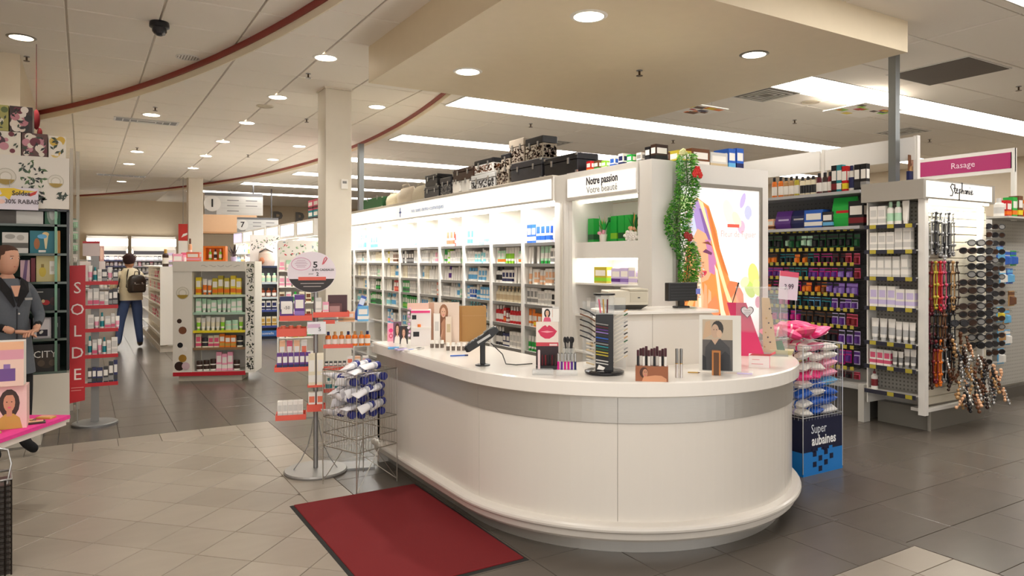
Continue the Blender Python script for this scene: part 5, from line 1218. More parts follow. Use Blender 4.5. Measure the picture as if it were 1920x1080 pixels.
# framed photo leaning, easel card
t_, m = counter_thing('photo_display', 'white leaning easel card with a black and white photo of a dark-haired couple', 'picture', 1350, 699)
w_, h_ = 76*m, 106*m
T_ = Matrix.Rotation(-.16, 4, 'X')
fb = MB(); fb.T = T_; fb.box(-w_/2, w_/2, 0, .01, .0, h_, mat('#e2dfd6')); new_ob('easel_card', fb, t_, (0, 0, .006))
k_ = 'print'
pm_ = MB(); art(pm_, w_*.72, h_*.9, [('rect', 0, 0, 1, 1, mat('#5a5552', k_)), ('rect', 0, .6, 1, 1, mat('#bfae97', k_)), ('poly', [(0, .6), (.1, .95), (.25, .98), (.3, .7)], mat('#c9a887', k_)), ('ell', .5, .82, .2, .16, mat('#2c2724', k_)), ('ell', .42, .77, .13, .14, mat('#c5a58c', k_)), ('ell', .56, .72, .09, .08, mat('#d3b296', k_)), ('poly', [(.04, 0), (.1, .45), (.3, .6), (.6, .62), (.9, .45), (.96, 0)], mat('#3b3a3c', k_)), ('poly', [(.3, .6), (.42, .5), (.55, .62)], mat('#c5a58c', k_)), ('poly', [(0, .0), (0, .3), (.12, .25), (.14, 0)], mat('black', k_)), ('poly', [(.6, 0), (.62, .3), (.75, .38), (.9, .3), (.9, 0)], mat('#222226', k_)), ('ell', .38, .8, .014, .01, mat('black', k_)), ('ell', .47, .8, .014, .01, mat('black', k_))], T_ @ Matrix.Translation((-w_*.42, -.001, h_*.02)))
new_ob('photo', pm_, t_, (0, 0, .006)); new_ob('prop', MB().box(-.02, .02, .0, .11, 0, .006, mat('#e2dfd6')), t_)
t_, m = counter_thing('perfume_carton', 'slim brown and copper perfume carton in front of the couple photo', 'box', 1343, 703)
new_ob('carton', MB().box(-.021, .021, -.015, .02, 0, .125, mat('#5a3a22', 'print')), t_); new_ob('copper_edge', MB().box(-.023, -.014, -.017, -.014, 0, .126, mat('#b5794a', 'metal')).box(.014, .023, -.017, -.014, 0, .126, mat('#b5794a', 'metal')), t_); new_ob('lid', MB().box(-.023, .023, -.017, .022, .125, .135, mat('#b5794a', 'metal')), t_)
t_, m = counter_thing('perfume_tray', 'low clear acrylic tray under the perfume tester', 'tray', 1382, 700)
new_ob('base', MB().rbox(-.085, .085, -.035, .035, 0, .012, CLEAR2, .004), t_); new_ob('edge_print', MB().box(.0, .08, -.037, -.035, .002, .01, mat('lilac', 'print')), t_)
t_ = thing('perfume_tester', 'clear square perfume bottle with black cap on the acrylic tray', 'bottle', (Spot(1374, 697).u, Spot(1374, 697).v, TOPZ+.013), Spot(1374, 697).rz)
new_ob('bottle', MB().rbox(-.022, .022, -.012, .012, 0, .06, CLEAR2, .004), t_); new_ob('liquid', MB().box(-.018, .018, -.009, .009, .006, .045, mat('#d9c9a0', 'glass', alpha=.6)), t_); new_ob('cap', MB().rbox(-.017, .017, -.011, .011, .061, .09, BLK, .003), t_)
# pink standee with heart
t_, m = counter_thing('pink_standee', 'tall bright magenta leaning panel with a white heart tag', 'display stand', 1412, 668)
w_, h_ = 42*m, 98*m
pk = MB(); pk.loft([[(-w_*1.15, .12, h_), (-w_*.3, .12, h_), (-w_*.3, .13, h_), (-w_*1.15, .13, h_)], [(-w_*.5, 0, 0), (w_*.5, 0, 0), (w_*.5, .01, 0), (-w_*.5, .01, 0)]][::-1], mat('#d4145e', 'print')); new_ob('panel', pk, t_)
heart = [(.045*16*math.sin(q)**3/17, .0, .045*(13*math.cos(q)-5*math.cos(2*q)-2*math.cos(3*q)-math.cos(4*q))/16) for q in [2*PI*i/24 for i in range(24)]]
hm = MB(); hm.loft([heart, [(a, .004, c) for a, b, c in heart]], mat('#3a3038')); hm.loft([[(a*.86, -.001, c*.86) for a, b, c in heart], [(a*.86, .0, c*.86) for a, b, c in heart]], mat('#efe9ee', 'paper'))
ho = new_ob('heart_tag', hm, t_, (-w_*.25, .07, h_*.84)); ln = MB()
for k in range(3): ln.box(-.02, .02, -.0015, -.001, .006-.012*k, .009-.012*k, mat('grey'))
new_ob('printed_lines', ln, ho)
new_ob('feather', MB().tube([(-w_*.9, .1, h_*1.0), (-w_*.62, .1, h_*1.4)], [.003, .006], mat('#2c2c30')), t_)
t_, m = counter_thing('sample_box', 'white and pink carton with red open flaps beside the magenta panel', 'box', 1424, 688)
new_ob('carton', MB().box(-.06, .055, -.03, .06, 0, .07, mat('#ece4e2', 'print')), t_); new_ob('pink_side', MB().box(.0552, .058, -.03, .06, 0, .07, mat('#f08aa0', 'print')), t_)
new_ob('flap', MB().add([(-.06, -.03, .07), (.055, -.03, .07), (.075, -.06, .085), (-.04, -.06, .085)], [(0, 1, 2, 3)], mat('#cf2f45', 'print')), t_); new_ob('flap', MB().add([(.055, -.03, .07), (.055, .06, .07), (.09, .06, .09), (.09, -.03, .085)], [(0, 1, 2, 3)], mat('#cf2f45', 'print')), t_); new_ob('printed_line', MB().box(-.045, .02, -.0312, -.03, .02, .023, mat('#d87a86', 'print')).box(-.04, .0, -.0312, -.03, .045, .048, mat('#d87a86', 'print')), t_)
# acrylic jewellery case
t_, m = counter_thing('jewellery_case', 'tall clear acrylic case with earrings on a beige card', 'display case', 1428, 664, 0)
w_, h_ = 90*m, 124*m
cs = MB()
for b in ((-w_/2, w_/2, -.08, -.076), (-w_/2, w_/2, .076, .08)): cs.box(b[0], b[1], b[2], b[3], .01, h_, CLEAR)
for x in (-w_/2, w_/2-.004): cs.box(x, x+.004, -.076, .076, .01, h_, CLEAR)
new_ob('glazing', cs, t_); new_ob('base', MB().rbox(-w_/2-.005, w_/2+.005, -.085, .085, 0, .01, CLEAR2, .004), t_); new_ob('lid', MB().rbox(-w_/2-.004, w_/2+.004, -.084, .084, h_, h_+.008, CLEAR2, .004), t_)
bd = MB().loft([[(.01, .02, .012), (.10, .02, .012), (.10, .03, .012), (.01, .03, .012)], [(-.0, .02, h_*.85), (.05, .02, h_*.85), (.05, .03, h_*.85), (-.0, .03, h_*.85)]], mat('#d9b98c', 'paper')); new_ob('beige_card', bd, t_)
for k in range(9): new_ob('earring', MB().ball((.02+.05*((k*37) % 10)/10, .014, .05+k*.032), .006, mat(['gold', 'burgundy', 'darkbrown'][k % 3], 'metal'), 7, 5), t_)
t_, m = counter_thing('leaflet_tray', 'cream leaflet tray with dark green leaflets at the right end of the counter', 'tray', 1466, 664)
new_ob('tray', MB().loft([[(-.06, -.03, 0), (.06, -.03, 0), (.06, .05, 0), (-.06, .05, 0)], [(-.075, -.05, .03), (.075, -.05, .03), (.075, .06, .03), (-.075, .06, .03)]], mat('#d8cf9e')), t_); new_ob('leaflet', MB().add([(-.03, -.02, .03), (.02, -.03, .03), (.0, .03, .09), (-.05, .03, .08)], [(0, 1, 2, 3)], mat('darkgreen', 'paper')), t_)
# ---------------------------------------------------------------- garland on the corner post
gl = thing('garland', 'hanging green leafy garland with red and white flowers beside the poster', 'garland', (3.70, 3.74, 0))
rg = random.Random(3)
mb = MB(); grs = [mat('#3f8f2a'), mat('#67b53a'), mat('#2c6b23'), mat('#95cc5a'), mat('#4d9a3c')]
def gx(z): return .02+.05*math.sin(z*6)+(.10 if z < 2.1 else .04)*0+.03*math.sin(z*13)
ztop, zbot = 2.33, 1.27
for k in range(5600):
    z = rg.uniform(zbot, ztop); f = (z-zbot)/(ztop-zbot); rad = .05+.03*math.sin(f*PI)+.015*f
    a = rg.uniform(0, 2*PI); q = rad*math.sqrt(rg.random()); c = Vector((gx(z)+math.cos(a)*q*1.15, math.sin(a)*q*.7-.01, z))
    d = Vector((math.cos(a), math.sin(a)-.4, rg.uniform(-.9, .3))).normalized(); s_ = d.orthogonal().normalized(); l = rg.uniform(.014, .03); w0 = l*.26
    mb.add([c, c+d*l*.5+s_*w0, c+d*l, c+d*l*.5-s_*w0], [(0, 1, 2, 3)], rg.choice(grs))
o = new_ob('foliage', mb, gl); o['kind'] = 'stuff'
mb = MB()
for k in range(330):
    z = rg.uniform(1.28, 1.95); x = gx(z)+.075+rg.uniform(-.028, .03); p = Vector((x, -.04+rg.uniform(-.02, .02), z))
    d = Vector((rg.uniform(-1, 1), -1, rg.uniform(-1, 1))).normalized(); s_ = d.orthogonal().normalized(); e = d.cross(s_); q = rg.uniform(.006, .012)
    mb.add([p+s_*q, p+e*q, p-s_*q, p-e*q], [(0, 1, 2, 3)], mat(rg.choice(['white', 'cream', 'ivory', 'peach']), 'paper'))
o = new_ob('white_blossom', mb, gl); o['kind'] = 'stuff'
new_ob('stem', MB().tube([(gx(z), -.005, z) for z in [zbot+(ztop-zbot)*i/14 for i in range(15)]], .004, mat('#3c5a24')), gl)
for x, z, s_ in ((.03, 2.2, 1.3), (-.0, 2.175, 1), (.055, 2.17, .9), (.0, 1.735, 1), (.025, 1.72, 1.1)):
    mb = MB()
    for k in range(7):
        a = k*2*PI/6; rr_ = 0 if k == 6 else .017*s_
        mb.ball((math.cos(a)*rr_, -.006, math.sin(a)*rr_), .012*s_, mat('#d3261f' if z > 2 else '#9c2320', 'paper'), 6, 4, (1, .6, 1))
    new_ob('red_flower', mb, gl, (gx(z)+x, -.075, z))
fl = MB()
for k in range(12): fl.ball((rg.uniform(-.03, .03)-.02, -.03, 2.33+rg.uniform(-.015, .02)), .013, mat('#e8e6a8', 'paper'), 6, 4)
new_ob('yellow_blossom', fl, gl)
# ---------------------------------------------------------------- sale bin right of the counter
BW, BD = .46, .42
bu, bv = 4.42, 3.27
sb = thing('sale_bin', 'navy and blue cardboard sale bin with a wire cage of packets, right of the counter', 'bin', (bu, bv, 0))
NV = mat('#10183a', 'print'); BL = mat('#1f7fd0', 'print')
new_ob('carton', MB().box(0, BW, 0, BD, 0, .40, NV), sb)
bb = MB(); bb.box(-.001, BW+.001, -.0015, BD, 0, .17, BL); new_ob('blue_band', bb, sb)
ck = MB()
for a in range(4):
    for b in range(5):
        if (a+b) % 2 == 0 or b > 3: 
            if b < 4-(0 if a in (1, 2) else 1): ck.box(.11+a*.065, .11+a*.065+.04, -.003, -.0015, .17-.038*(b+1)+.0, .17-.038*b, NV)
for a in range(4): ck.box(.10+a*.065, .14+a*.065, -.003, -.0015, .165, .19, BL if a % 2 else NV)
new_ob('checker_print', ck, sb)
text_ob('lettering', 'Super', .095, mat('#e9eef5', 'print'), sb, (.175, -.004, .33), '-y', .0005, .8)
text_ob('lettering', 'aubaines', .1, mat('#ffffff', 'print'), sb, (.235, -.004, .245), '-y', .0005, .82, True)
WIRE = mat('#cfd0d2', 'metal', rough=.35)
cg = MB(); CT = .94
for k in range(15):
    x = BW*k/14
    for y in (-.004, BD+.004): cg.tube([(x, y, .40), (x, y, CT)], .0016, WIRE, 3)
for k in range(13):
    y = BD*k/12
    for x in (-.004, BW+.004): cg.tube([(x, y, .40), (x, y, CT)], .0016, WIRE, 3)
new_ob('cage_wires', cg, sb).__setitem__('kind', 'stuff')
for z in (.42, .66, CT): new_ob('cage_hoop', MB().tube([(0, 0, z), (BW, 0, z), (BW, BD, z), (0, BD, z), (0, 0, z)], .0035, WIRE, 5), sb)
for x in (0, BW):
    for y in (0, BD): new_ob('corner_rod', MB().tube([(x, y, .02), (x, y, CT)], .004, WIRE, 5), sb)
def packet(c1, c2, w_, d_, h_):
    key = ('packet', c1, c2)
    if key not in _pm:
        mb = MB(); rings = []
        for z, s_ in ((-.5, .05), (-.42, .6), (-.15, 1), (.15, 1), (.42, .6), (.5, .05)):
            rings.append([(.5*math.cos(a*PI/4)*(1.05 if a % 2 else .95), z, .5*s_*math.sin(a*PI/4)) for a in range(8)])
        mb.loft(rings, mat(c1, 'plastic')); mb.loft([[(a*1.03, b*.3, c*1.04) for a, b, c in r] for r in rings[2:4]], mat(c2))
        _pm[key] = mb.mesh('packet')
    return _pm[key]
rk = random.Random(11); n_ = 0
for lay_ in range(8):
    for i in range(3):
        for j in range(3):
            if 0 < j and 0 < i and lay_ < 7: continue
            z = .44+lay_*.068
            low = lay_ < 4
            c1, c2 = rk.choice([('blue', 'white'), ('white', 'blue'), ('skyblue', 'white'), ('white', 'lilac')] if low else [('white', 'hotpink'), ('hotpink', 'white'), ('white', 'rose'), ('pink', 'white'), ('white', 'burgundy')])
            o = new_ob('packet', packet(c1, c2, 1, 1, 1), None, (bu+.085+i*.145, bv+.09+j*.13, z+rk.uniform(-.008, .008)), (rk.uniform(-.2, .2), rk.uniform(-.2, .2), rk.uniform(-.5, .5)), (.15, .13, .066))
            tag(o, f'{cn(c1)} packet, {["left", "middle", "right"][i]} {["front", "centre", "back"][j]} of the {ORD[lay_]} layer up in the sale bin cage', 'packet', 'packets inside the sale bin')
for k in range(15):
    a = k*2.4; q = .19*math.sqrt(k/15); x, y = bu+.19+q*math.cos(a)*1.0, bv+.2+q*math.sin(a)*.9; z = 1.01+.06*(1-q/.19)
    c1, c2 = rk.choice([('hotpink', 'white'), ('hotpink', 'rose'), ('hotpink', 'pink'), ('rose', 'hotpink')])
    if k in (8, 13, 11): c1, c2 = 'white', 'skyblue'
    o = new_ob('packet', packet(c1, c2, 1, 1, 1), None, (x, y, z), (rk.uniform(-.4, .4), rk.uniform(-.4, .4), rk.uniform(0, 3)), (.19, .15, .07))
    tag(o, f'{cn(c1)} packet, {cn(c2)} band, heaped on the sale bin, {ORD[k]} from the heap centre', 'packet', 'packets heaped on the sale bin')
ss = thing('price_sign', 'tilted pink and white price sign on a wire above the sale bin', 'sign', (4.72, 3.62, 0), -.1)
sg = MB(); sg.T = Matrix.Translation((0, 0, 1.36)) @ Matrix.Rotation(.09, 4, 'Y'); sg.box(-.1, .1, 0, .004, -.11, .11, mat('#e4dbe6', 'print')); sg.box(-.1, .1, -.0012, 0, .07, .11, mat('#e0607a', 'print')); new_ob('card', sg, ss)
text_ob('lettering', '3.99', .06, mat('#4a3c50', 'print'), ss, (.0, -.003, 1.35), '-y', .0005); new_ob('wire_stand', MB().tube([(-.08, .006, 1.2), (-.08, .01, .95), (-.09, .01, .93)], .002, WIRE).tube([(.08, .006, 1.25), (.08, .01, .93)], .002, WIRE), ss)
def campos(px, y):
    x = (px-960)*y/1330
    return x*CY+y*SY, -x*SY+y*CY
def zpx(py, y): return EYE+(490-py)*y/1330
# ---------------------------------------------------------------- gift shelves at the left
LU0, LU1, LV = -1.35, -.1, 7.44
ls = thing('gift_shelving', 'dark glass-shelved gift set unit at the left edge', 'shelf', (LU0, LV, 0))
DK = mat('#26282a', 'plastic')
def lp(name, mb, **k):
    o = new_ob(name, mb, ls, (-LU0, -LV, 0)); [o.__setitem__(a, b) for a, b in k.items()]; return o
lp('back_panel', MB().box(LU0, LU1, LV+.40, LV+.42, .3, 2.0, mat('#14352a', 'matte'))); lp('side_panel', MB().box(LU1-.02, LU1, LV+.0, LV+.42, .58, 2.0, DK)); lp('side_panel', MB().box(LU0, LU0+.02, LV, LV+.42, .58, 2.0, DK))
lp('post', MB().box(LU1-.11, LU1-.09, LV-.0, LV+.02, .58, 2.0, mat('#5e7a66', 'metal')))
lp('plinth', MB().box(LU0, LU1, LV+.0, LV+.42, .12, .56, mat('#d5cfc2'))); lp('foot', MB().box(LU0, LU1-.2, LV-.25, LV+.4, 0, .2, mat('#d5cfc2'))); lp('plinth_seam', MB().box(-.47, -.463, LV-.002, LV, .12, .56, mat('#8d867a')))
LS = [.58, .87, 1.117, 1.37, 1.62, 1.876]
for z in LS: lp('shelf', MB().box(LU0+.02, LU1-.02, LV, LV+.39, z-.02, z, mat('#55625a', 'glossy')))
lp('top_board', MB().box(LU0, LU1, LV, LV+.42, 1.99, 2.01, DK))
def gift(px0, px1, py0, z, label, shapes, c, group='gift sets on the dark left shelves', d=.12):
    y = LV+.06; ua, ub = on_v(px0, y), on_v(px1, y); w_ = ub-ua-.004; dep = ((ua+ub)/2)*SY+y*CY; h = zpx(py0, dep)-z
    t_ = thing('gift_set', label, 'box', (ua, y, z+.001), 0, group)
    new_ob('carton', MB().box(0, w_, 0, d, 0, h, mat(c, 'print')), t_)
    if shapes: new_ob('front_print', art(MB(), w_, h, shapes, Matrix.Translation((0, -.0005, 0))), t_)
    return t_, w_, h
P_ = 'print'
gift(-4, 82, 396, 1.876, 'white gift carton with a dark left end on the top shelf', [('rect', 0, 0, .4, 1, mat('#4a4238', P_))], '#d8d6cf')
gift(84, 114, 364, 1.876, 'green gift box with a grey round emblem on the top shelf', [('ell', .5, .4, .38, .42, mat('#8b9a8c', P_)), ('ell', .5, .38, .22, .24, mat('#c4cac2', P_)), ('poly', [(.2, .4), (.4, .7), (.5, .5)], mat('darkgreen', P_))], '#0f5a37')
gift(4, 54, 436, 1.62, 'white gift box with a grey leafy pattern on the second shelf', [('rect', 0, .25, 1, .5, mat('#5a564e', P_)), ('ell', .3, .8, .2, .12, mat('#a8a49c', P_)), ('ell', .7, .75, .15, .14, mat('#b9b4ab', P_))], '#dad7d0')
gift(56, 103, 433, 1.62, 'teal gift box picturing an amber bottle and a pale tube', [('ell', .28, .42, .12, .25, mat('#a8642c', P_)), ('poly', [(.55, .8), (.75, .8), (.68, .2), (.62, .2)], mat('#e3d3a4', P_)), ('ell', .64, .85, .14, .1, mat('#e8c98a', P_)), ('rect', .35, .04, .65, .14, mat('white', P_)), ('ell', .5, .75, .2, .1, mat('skyblue', P_))], '#0f7280')
gift(104, 114, 433, 1.62, 'narrow orange and cream gift box edge beside the teal box', [('rect', .2, 0, .5, 1, mat('#e9d8ac', P_))], '#c98a3a')
gift(38, 57, 488, 1.37, 'pink and purple gift box behind the shop assistant', [('poly', [(.2, 0), (.5, 1), (.8, 1), (.6, 0)], mat('#6d4f78', P_))], '#c9a6ae')
gift(58, 67, 484, 1.37, 'dark red gift box edge beside the beige one', None, '#6e1626')
gift(68, 114, 480, 1.37, 'beige gift box picturing a yellow perfume bottle and white tube', [('ell', .26, .38, .15, .2, mat('#cdb43a', P_)), ('rect', .2, .55, .32, .68, mat('#8a7430', P_)), ('rect', .55, .28, .78, .8, mat('#efece0', P_)), ('rect', .6, .4, .73, .6, mat('#cfcab8', P_))], '#cbbd82')
gift(60, 113, 541, 1.117, 'black gift box with a glowing red spot', [('ell', .5, .35, .14, .12, mat('#b01c1c', P_)), ('ell', .4, .42, .06, .08, mat('#c8b08a', P_)), ('rect', .1, .82, .4, .86, mat('#b8b8b4', P_)), ('ell', .78, .4, .15, .2, mat('#3a1512', P_))], '#101213')
gift(62, 97, 596, .87, 'silver framed box with a dark winged picture', [('rect', .08, .08, .92, .92, mat('#e2dde0', P_)), ('rect', .2, .1, .8, .42, mat('#1a1226', P_)), ('ell', .45, .3, .12, .07, mat('white', P_), .5)], '#b9b4b8')
gift(98, 114, 594, .87, 'black gift box beside the silver framed one', [('rect', .3, .5, .7, .7, mat('#9aa09c', P_))], '#161719')
g_, w_, h_ = gift(62, 113, 646, .58, 'dark brown gift box lettered CITY on the lowest shelf', [('ell', .5, .4, .4, .3, mat('#3c2f24', P_)), ('ell', .3, .3, .14, .12, mat('#5a4a3a', P_)), ('ell', .72, .3, .14, .12, mat('#5a4a3a', P_))], '#241f1b')
text_ob('lettering', 'CITY', .085, mat('#e9e6e0', P_), g_, (w_*.45, -.003, h_*.62), '-y', .0005, .95)
gift(10, 58, 545, 1.117, 'charcoal gift box half hidden behind the shop assistant', None, '#2e2a2c'); gift(10, 58, 600, .87, 'dark violet gift box half hidden behind the shop assistant', None, '#3a2a40')
# white upright and side rack next to the gift shelves
wp = thing('white_upright', 'tall white upright strip with small hanging packs beside the gift shelves', 'post', (*campos(131, 7.35), 0))
new_ob('upright', MB().box(0, .028, 0, .03, 0, 2.72, mat('#ddd8cc')), wp); new_ob('upright', MB().box(.055, .085, .05, .08, 0, 2.7, mat('#cfcabd')), wp); new_ob('back_strip', MB().box(.028, .055, .06, .07, .05, 2.0, mat('#9ba394')), wp)
for k in range(13):
    c = R.choice(['mint', 'darkgreen', 'lightgrey', 'rose', 'white', 'teal', 'maroon'])
    z = 1.9-k*.12
    new_ob('clip', MB().tube([(.045, .06, z+.09), (.045, .03, z+.09)], .003, mat('silver', 'metal'), 4), wp)
    put('hanging pack', c, 'white', tuple(Vector(wp.location)+Vector((.045, .032, z))), .035, .05, .085, f'small {cn(c)} pack on the white upright, {ORD[k]} from the top', 'small packs on the white upright', PI/2, c, 'package')
# topper
tp = thing('topper_board', 'white header board with green leaf pattern and two round emblems over the gift shelves', 'sign', (LU0, LV-.02, 2.012))
tw = LU1-LU0
mb = MB().box(0, tw, 0, .02, 0, .45, mat('#e6e1d6', P_))
def emblem(mb, cx, cz, r):
    for q, c in ((1, '#b9b3a2'), (.92, '#ded9cc'), (.62, '#c6c0ae'), (.5, '#e6e1d6')): mb.add([(cx+r*q*math.cos(2*PI*i/20), -.001-.0005*(2-q), cz+r*q*math.sin(2*PI*i/20)) for i in range(20)], [tuple(range(20))], mat(c, P_))
    mb.add([(cx+r*.9*math.cos(PI*(1.1+.8*i/8)), -.003, cz+r*.9*math.sin(PI*(1.1+.8*i/8))) for i in range(9)], [tuple(range(9))], mat('#a88c3a', P_))
def leaves(mb, x0, x1, z0, z1, n, cols, rnd, y=-.0025, q0=.016, q1=.03):
    for k in range(n):
        c = Vector((rnd.uniform(x0+.02, x1-.02), y-.0003*(k % 5), rnd.uniform(z0+.02, z1-.02))); a = rnd.uniform(0, PI); l = rnd.uniform(q0, q1); d = Vector((math.cos(a), 0, math.sin(a))); s_ = Vector((-math.sin(a), 0, math.cos(a)))
        mb.add([c-d*l, c+s_*l*.42, c+d*l, c-s_*l*.42], [(0, 1, 2, 3)], mat(rnd.choice(cols), P_))
new_ob('board', mb, tp)
rl = random.Random(9)
for cx, cz, q in ((tw-.46, .26, .075), (tw-.1, .24, .06), (.3, .26, .075)):
    mb = MB(); emblem(mb, cx, cz, q); new_ob('round_emblem', mb, tp)
mb = MB(); leaves(mb, tw-.38, tw-.16, .03, .43, 70, ['#2c4a2c', '#1e2e20', '#4d6b3a', '#101810'], rl); leaves(mb, .4, .75, .03, .43, 60, ['#2c4a2c', '#1e2e20'], rl); leaves(mb, tw-.1, tw, 0.0, .18, 12, ['#2a3a2a'], rl, -.004); new_ob('leaf_print', mb, tp)
def display_cube(px0, px1, z, h, label, v=LV-.0, seed=1, cols=('#3a1520', '#6e2030', '#eadfcf', '#1c120e', '#c98a96'), base='#e9e2d2', d=.25):
    ua, ub = on_v(px0, v), on_v(px1, v); w_ = ub-ua-.004
    t_ = thing('display_box', label, 'box', (ua, v, z), 0, 'printed display boxes above the gift shelves'); r_ = random.Random(seed)
    new_ob('carton', MB().box(0, w_, 0, d, 0, h, mat(base, P_)), t_)
    mb = MB()
    for k in range(16):
        cx, cz, q = r_.uniform(.02, w_-.02), r_.uniform(.02, h-.02), r_.uniform(.015, .05)
        q = min(q, cx, w_-cx, cz, h-cz)
        mb.add([(cx+q*math.cos(2*PI*i/12), -.001-.0003*k, cz+q*math.sin(2*PI*i/12)) for i in range(12)], [tuple(range(12))], mat(r_.choice(cols), P_))
    leaves(mb, 0, w_, 0, h, 10, ['#1c1410', '#31412a'], r_, -.007)
    new_ob('fruit_print', mb, t_); return t_
zt = 2.464
display_cube(-60, 40, zt, .20, 'pale display box with cherry print in the lower row, left one', seed=3)
display_cube(41, 90, zt, .20, 'dark display box with berry print in the lower row, middle one', seed=4, base='#5d3a34')
display_cube(91, 124, zt, .19, 'white display box with yellow bottle print in the lower row, right one', seed=6, cols=('#d8b23c', '#e3c667', '#efe9dc'), base='#efe9dc')
display_cube(-60, 17, zt+.203, .22, 'green and cream display box in the upper row, left one', seed=5, base='#a9a55a', cols=('#e6e0c8', '#5a6a30', '#3a1520'))
display_cube(18, 62, zt+.203, .22, 'dark berry display box with white blossom print, upper row right', seed=8, base='#3a211c', cols=('#6e2030', '#e9dccc', '#c5808a', '#1c120e', '#efe4d8'))
sc_ = thing('sale_card', 'white card with yellow burst reading Soldes 30% rabais hung over the top gift shelf', 'sign', (on_v(-6, LV-.08), LV-.08, zpx(394, 6.1)))
w_ = on_v(72, LV-.08)-on_v(-6, LV-.08); h_ = zpx(353, 6.1)-zpx(394, 6.1)
new_ob('card', art(MB().box(0, w_, 0, .003, 0, h_, mat('#e6dfea', P_)), w_, h_, [('poly', [(.05, .95), (.12, .7), (.0, .55), (.18, .6), (.3, .42), (.34, .62), (.95, .86), (.6, .9), (.4, .98)], mat('#ecc81e', P_)), ('poly', [(.72, .7), (.98, .9), (.93, .72), (.8, .62)], mat('#cc2a1c', P_)), ('ell', .1, .35, .1, .1, mat('#f0c6b8', P_))]), sc_)
text_ob('lettering', 'Soldes', .055, mat('#2a1c14', P_), sc_, (w_*.58, -.003, h_*.74), '-y', .0005, .9, True); text_ob('lettering', '30% RABAIS', .052, mat('#54484e', P_), sc_, (w_*.6, -.003, h_*.36), '-y', .0005, .9, True)
new_ob('hanger', MB().tube([(w_*.3, .001, h_), (w_*.3, .03, h_+.06)], .002, mat('silver')).tube([(w_*.8, .001, h_), (w_*.8, .03, h_+.06)], .002, mat('silver')), sc_)
u_, v_ = campos(64, 7.6)
fb = thing('red_bow', 'dark red draped bow at the end of the red ceiling trim', 'decoration', (u_+.02, v_, 2.95))
mb = MB().ball((0, 0, .12), .05, mat('#7d1016', 'cloth'), 8, 6, (.7, .7, 2.2)).ball((.03, 0, -.02), .035, mat('#7d1016', 'cloth'), 8, 6, (.7, .7, 1.6)).ball((-.04, 0, .05), .035, mat('#5e0c10', 'cloth'), 8, 6, (.7, .7, 1.8)); new_ob('ribbon', mb, fb); new_ob('cord', MB().tube([(0, 0, .2), (0, 0, Z0-2.95)], .003, mat('#5e0c10')), fb)
# ---------------------------------------------------------------- sale rack with banner
t_ = thing('sale_rack', 'grey pole rack with red-edged shelves and a red SOLDE banner', 'display stand', (*at(178, 795, 0), 0), facing(*at(178, 795, 0)))
m = 6.76/1330
new_ob('base', MB().lathe([(.195, 0), (.195, .018), (.185, .024), (.02, .03)], mat('#8e8e8e', 'metal', rough=.5), 28), t_); new_ob('pole', MB().box(-.033, .035, -.02, .02, .028, 1.62, mat('#8b8986', 'metal', rough=.5)), t_)
REDP = mat('#c01c26', P_)
ZR = [zpx(y, 6.76) for y in (529, 573, 616, 664, 716)]
for z in ZR:
    s_ = new_ob('shelf', MB().box(-.08, .19, -.14, .1, z-.006, z, CLEAR2), t_)
    new_ob('red_edge', MB().box(-.08, .19, -.146, -.14, z-.022, z+.012, REDP), s_); new_ob('arm', MB().box(-.03, .03, -.13, .0, z-.012, z-.006, mat('grey')), s_)
bn = new_ob('banner', MB().loft([[(-.208, -.15, .24), (-.08, -.15, .26), (-.08, -.146, .26), (-.208, -.146, .24)], [(-.2, -.15, 1.51), (-.075, -.15, 1.515), (-.075, -.146, 1.515), (-.2, -.146, 1.51)]], REDP), t_)
for k, ch in enumerate('SOLDE'):
    text_ob('letter', ch, .15, mat('#f4e6e0', P_), bn, (-.14, -.152, 1.30-.20*k), '-y', .0005, .95)
new_ob('small_print', MB().box(-.19, -.09, -.152, -.15, .38, .384, mat('#e9b0a8', P_)).box(-.19, -.11, -.152, -.15, .355, .359, mat('#e9b0a8', P_)), bn); new_ob('banner_rod', MB().tube([(-.14, -.148, .05), (-.14, -.148, .25)], .004, mat('silver', 'metal')).tube([(-.14, -.148, 1.51), (-.14, -.148, 1.56), (0, -.0, 1.56)], .005, mat('silver', 'metal')), t_)
new_ob('top_sign', MB().box(-.1, .04, -.03, -.02, 1.6, 1.74, mat('#d9c9c4', P_)).box(-.1, .04, -.032, -.03, 1.72, 1.74, REDP), t_)
rs_ = random.Random(17); Mt = t_.matrix_basis
def rack_item(T_, x, y, z, w0, d0, h0, kind, c1, c2, label, group):
    p = T_ @ Vector((x, y, z)); rz = math.atan2(T_[1][0], T_[0][0])
    return put(kind, c1, c2, tuple(p), w0, d0, h0, label, group, rz)
for j, z in enumerate(ZR):
    k = 0; x = -.06
    gap = (ZR[j-1]-z-.04) if j else .17
    while x < .17:
        w0 = rs_.uniform(.03, .055); kind, c1, c2 = rs_.choice([('box', 'white', 'lightgrey'), ('box', 'lightgrey', 'rose'), ('tube', 'white', 'pink'), ('box', 'charcoal', 'grey'), ('bottle', 'white', 'teal')]) if j < 4 else rs_.choice([('box', 'lightgrey', 'white'), ('box', 'navy', 'charcoal'), ('box', 'charcoal', 'grey')])
        rack_item(Mt, x+w0/2, -.09, z+.0, w0*.9, .05, gap*rs_.uniform(.65, .95), kind, c1, c2, f'{cn(c1)} {kind} with {cn(c2)} {CAPW[kind]}, {ORD[k]} on the {ORD[j]} red-edged shelf down', 'products on the sale rack'); x += w0; k += 1
# ---------------------------------------------------------------- pink table at the lower left
pt = thing('display_table', 'white table with bright pink cloth top at the left edge', 'table', (-3.56, 4.0, 0))
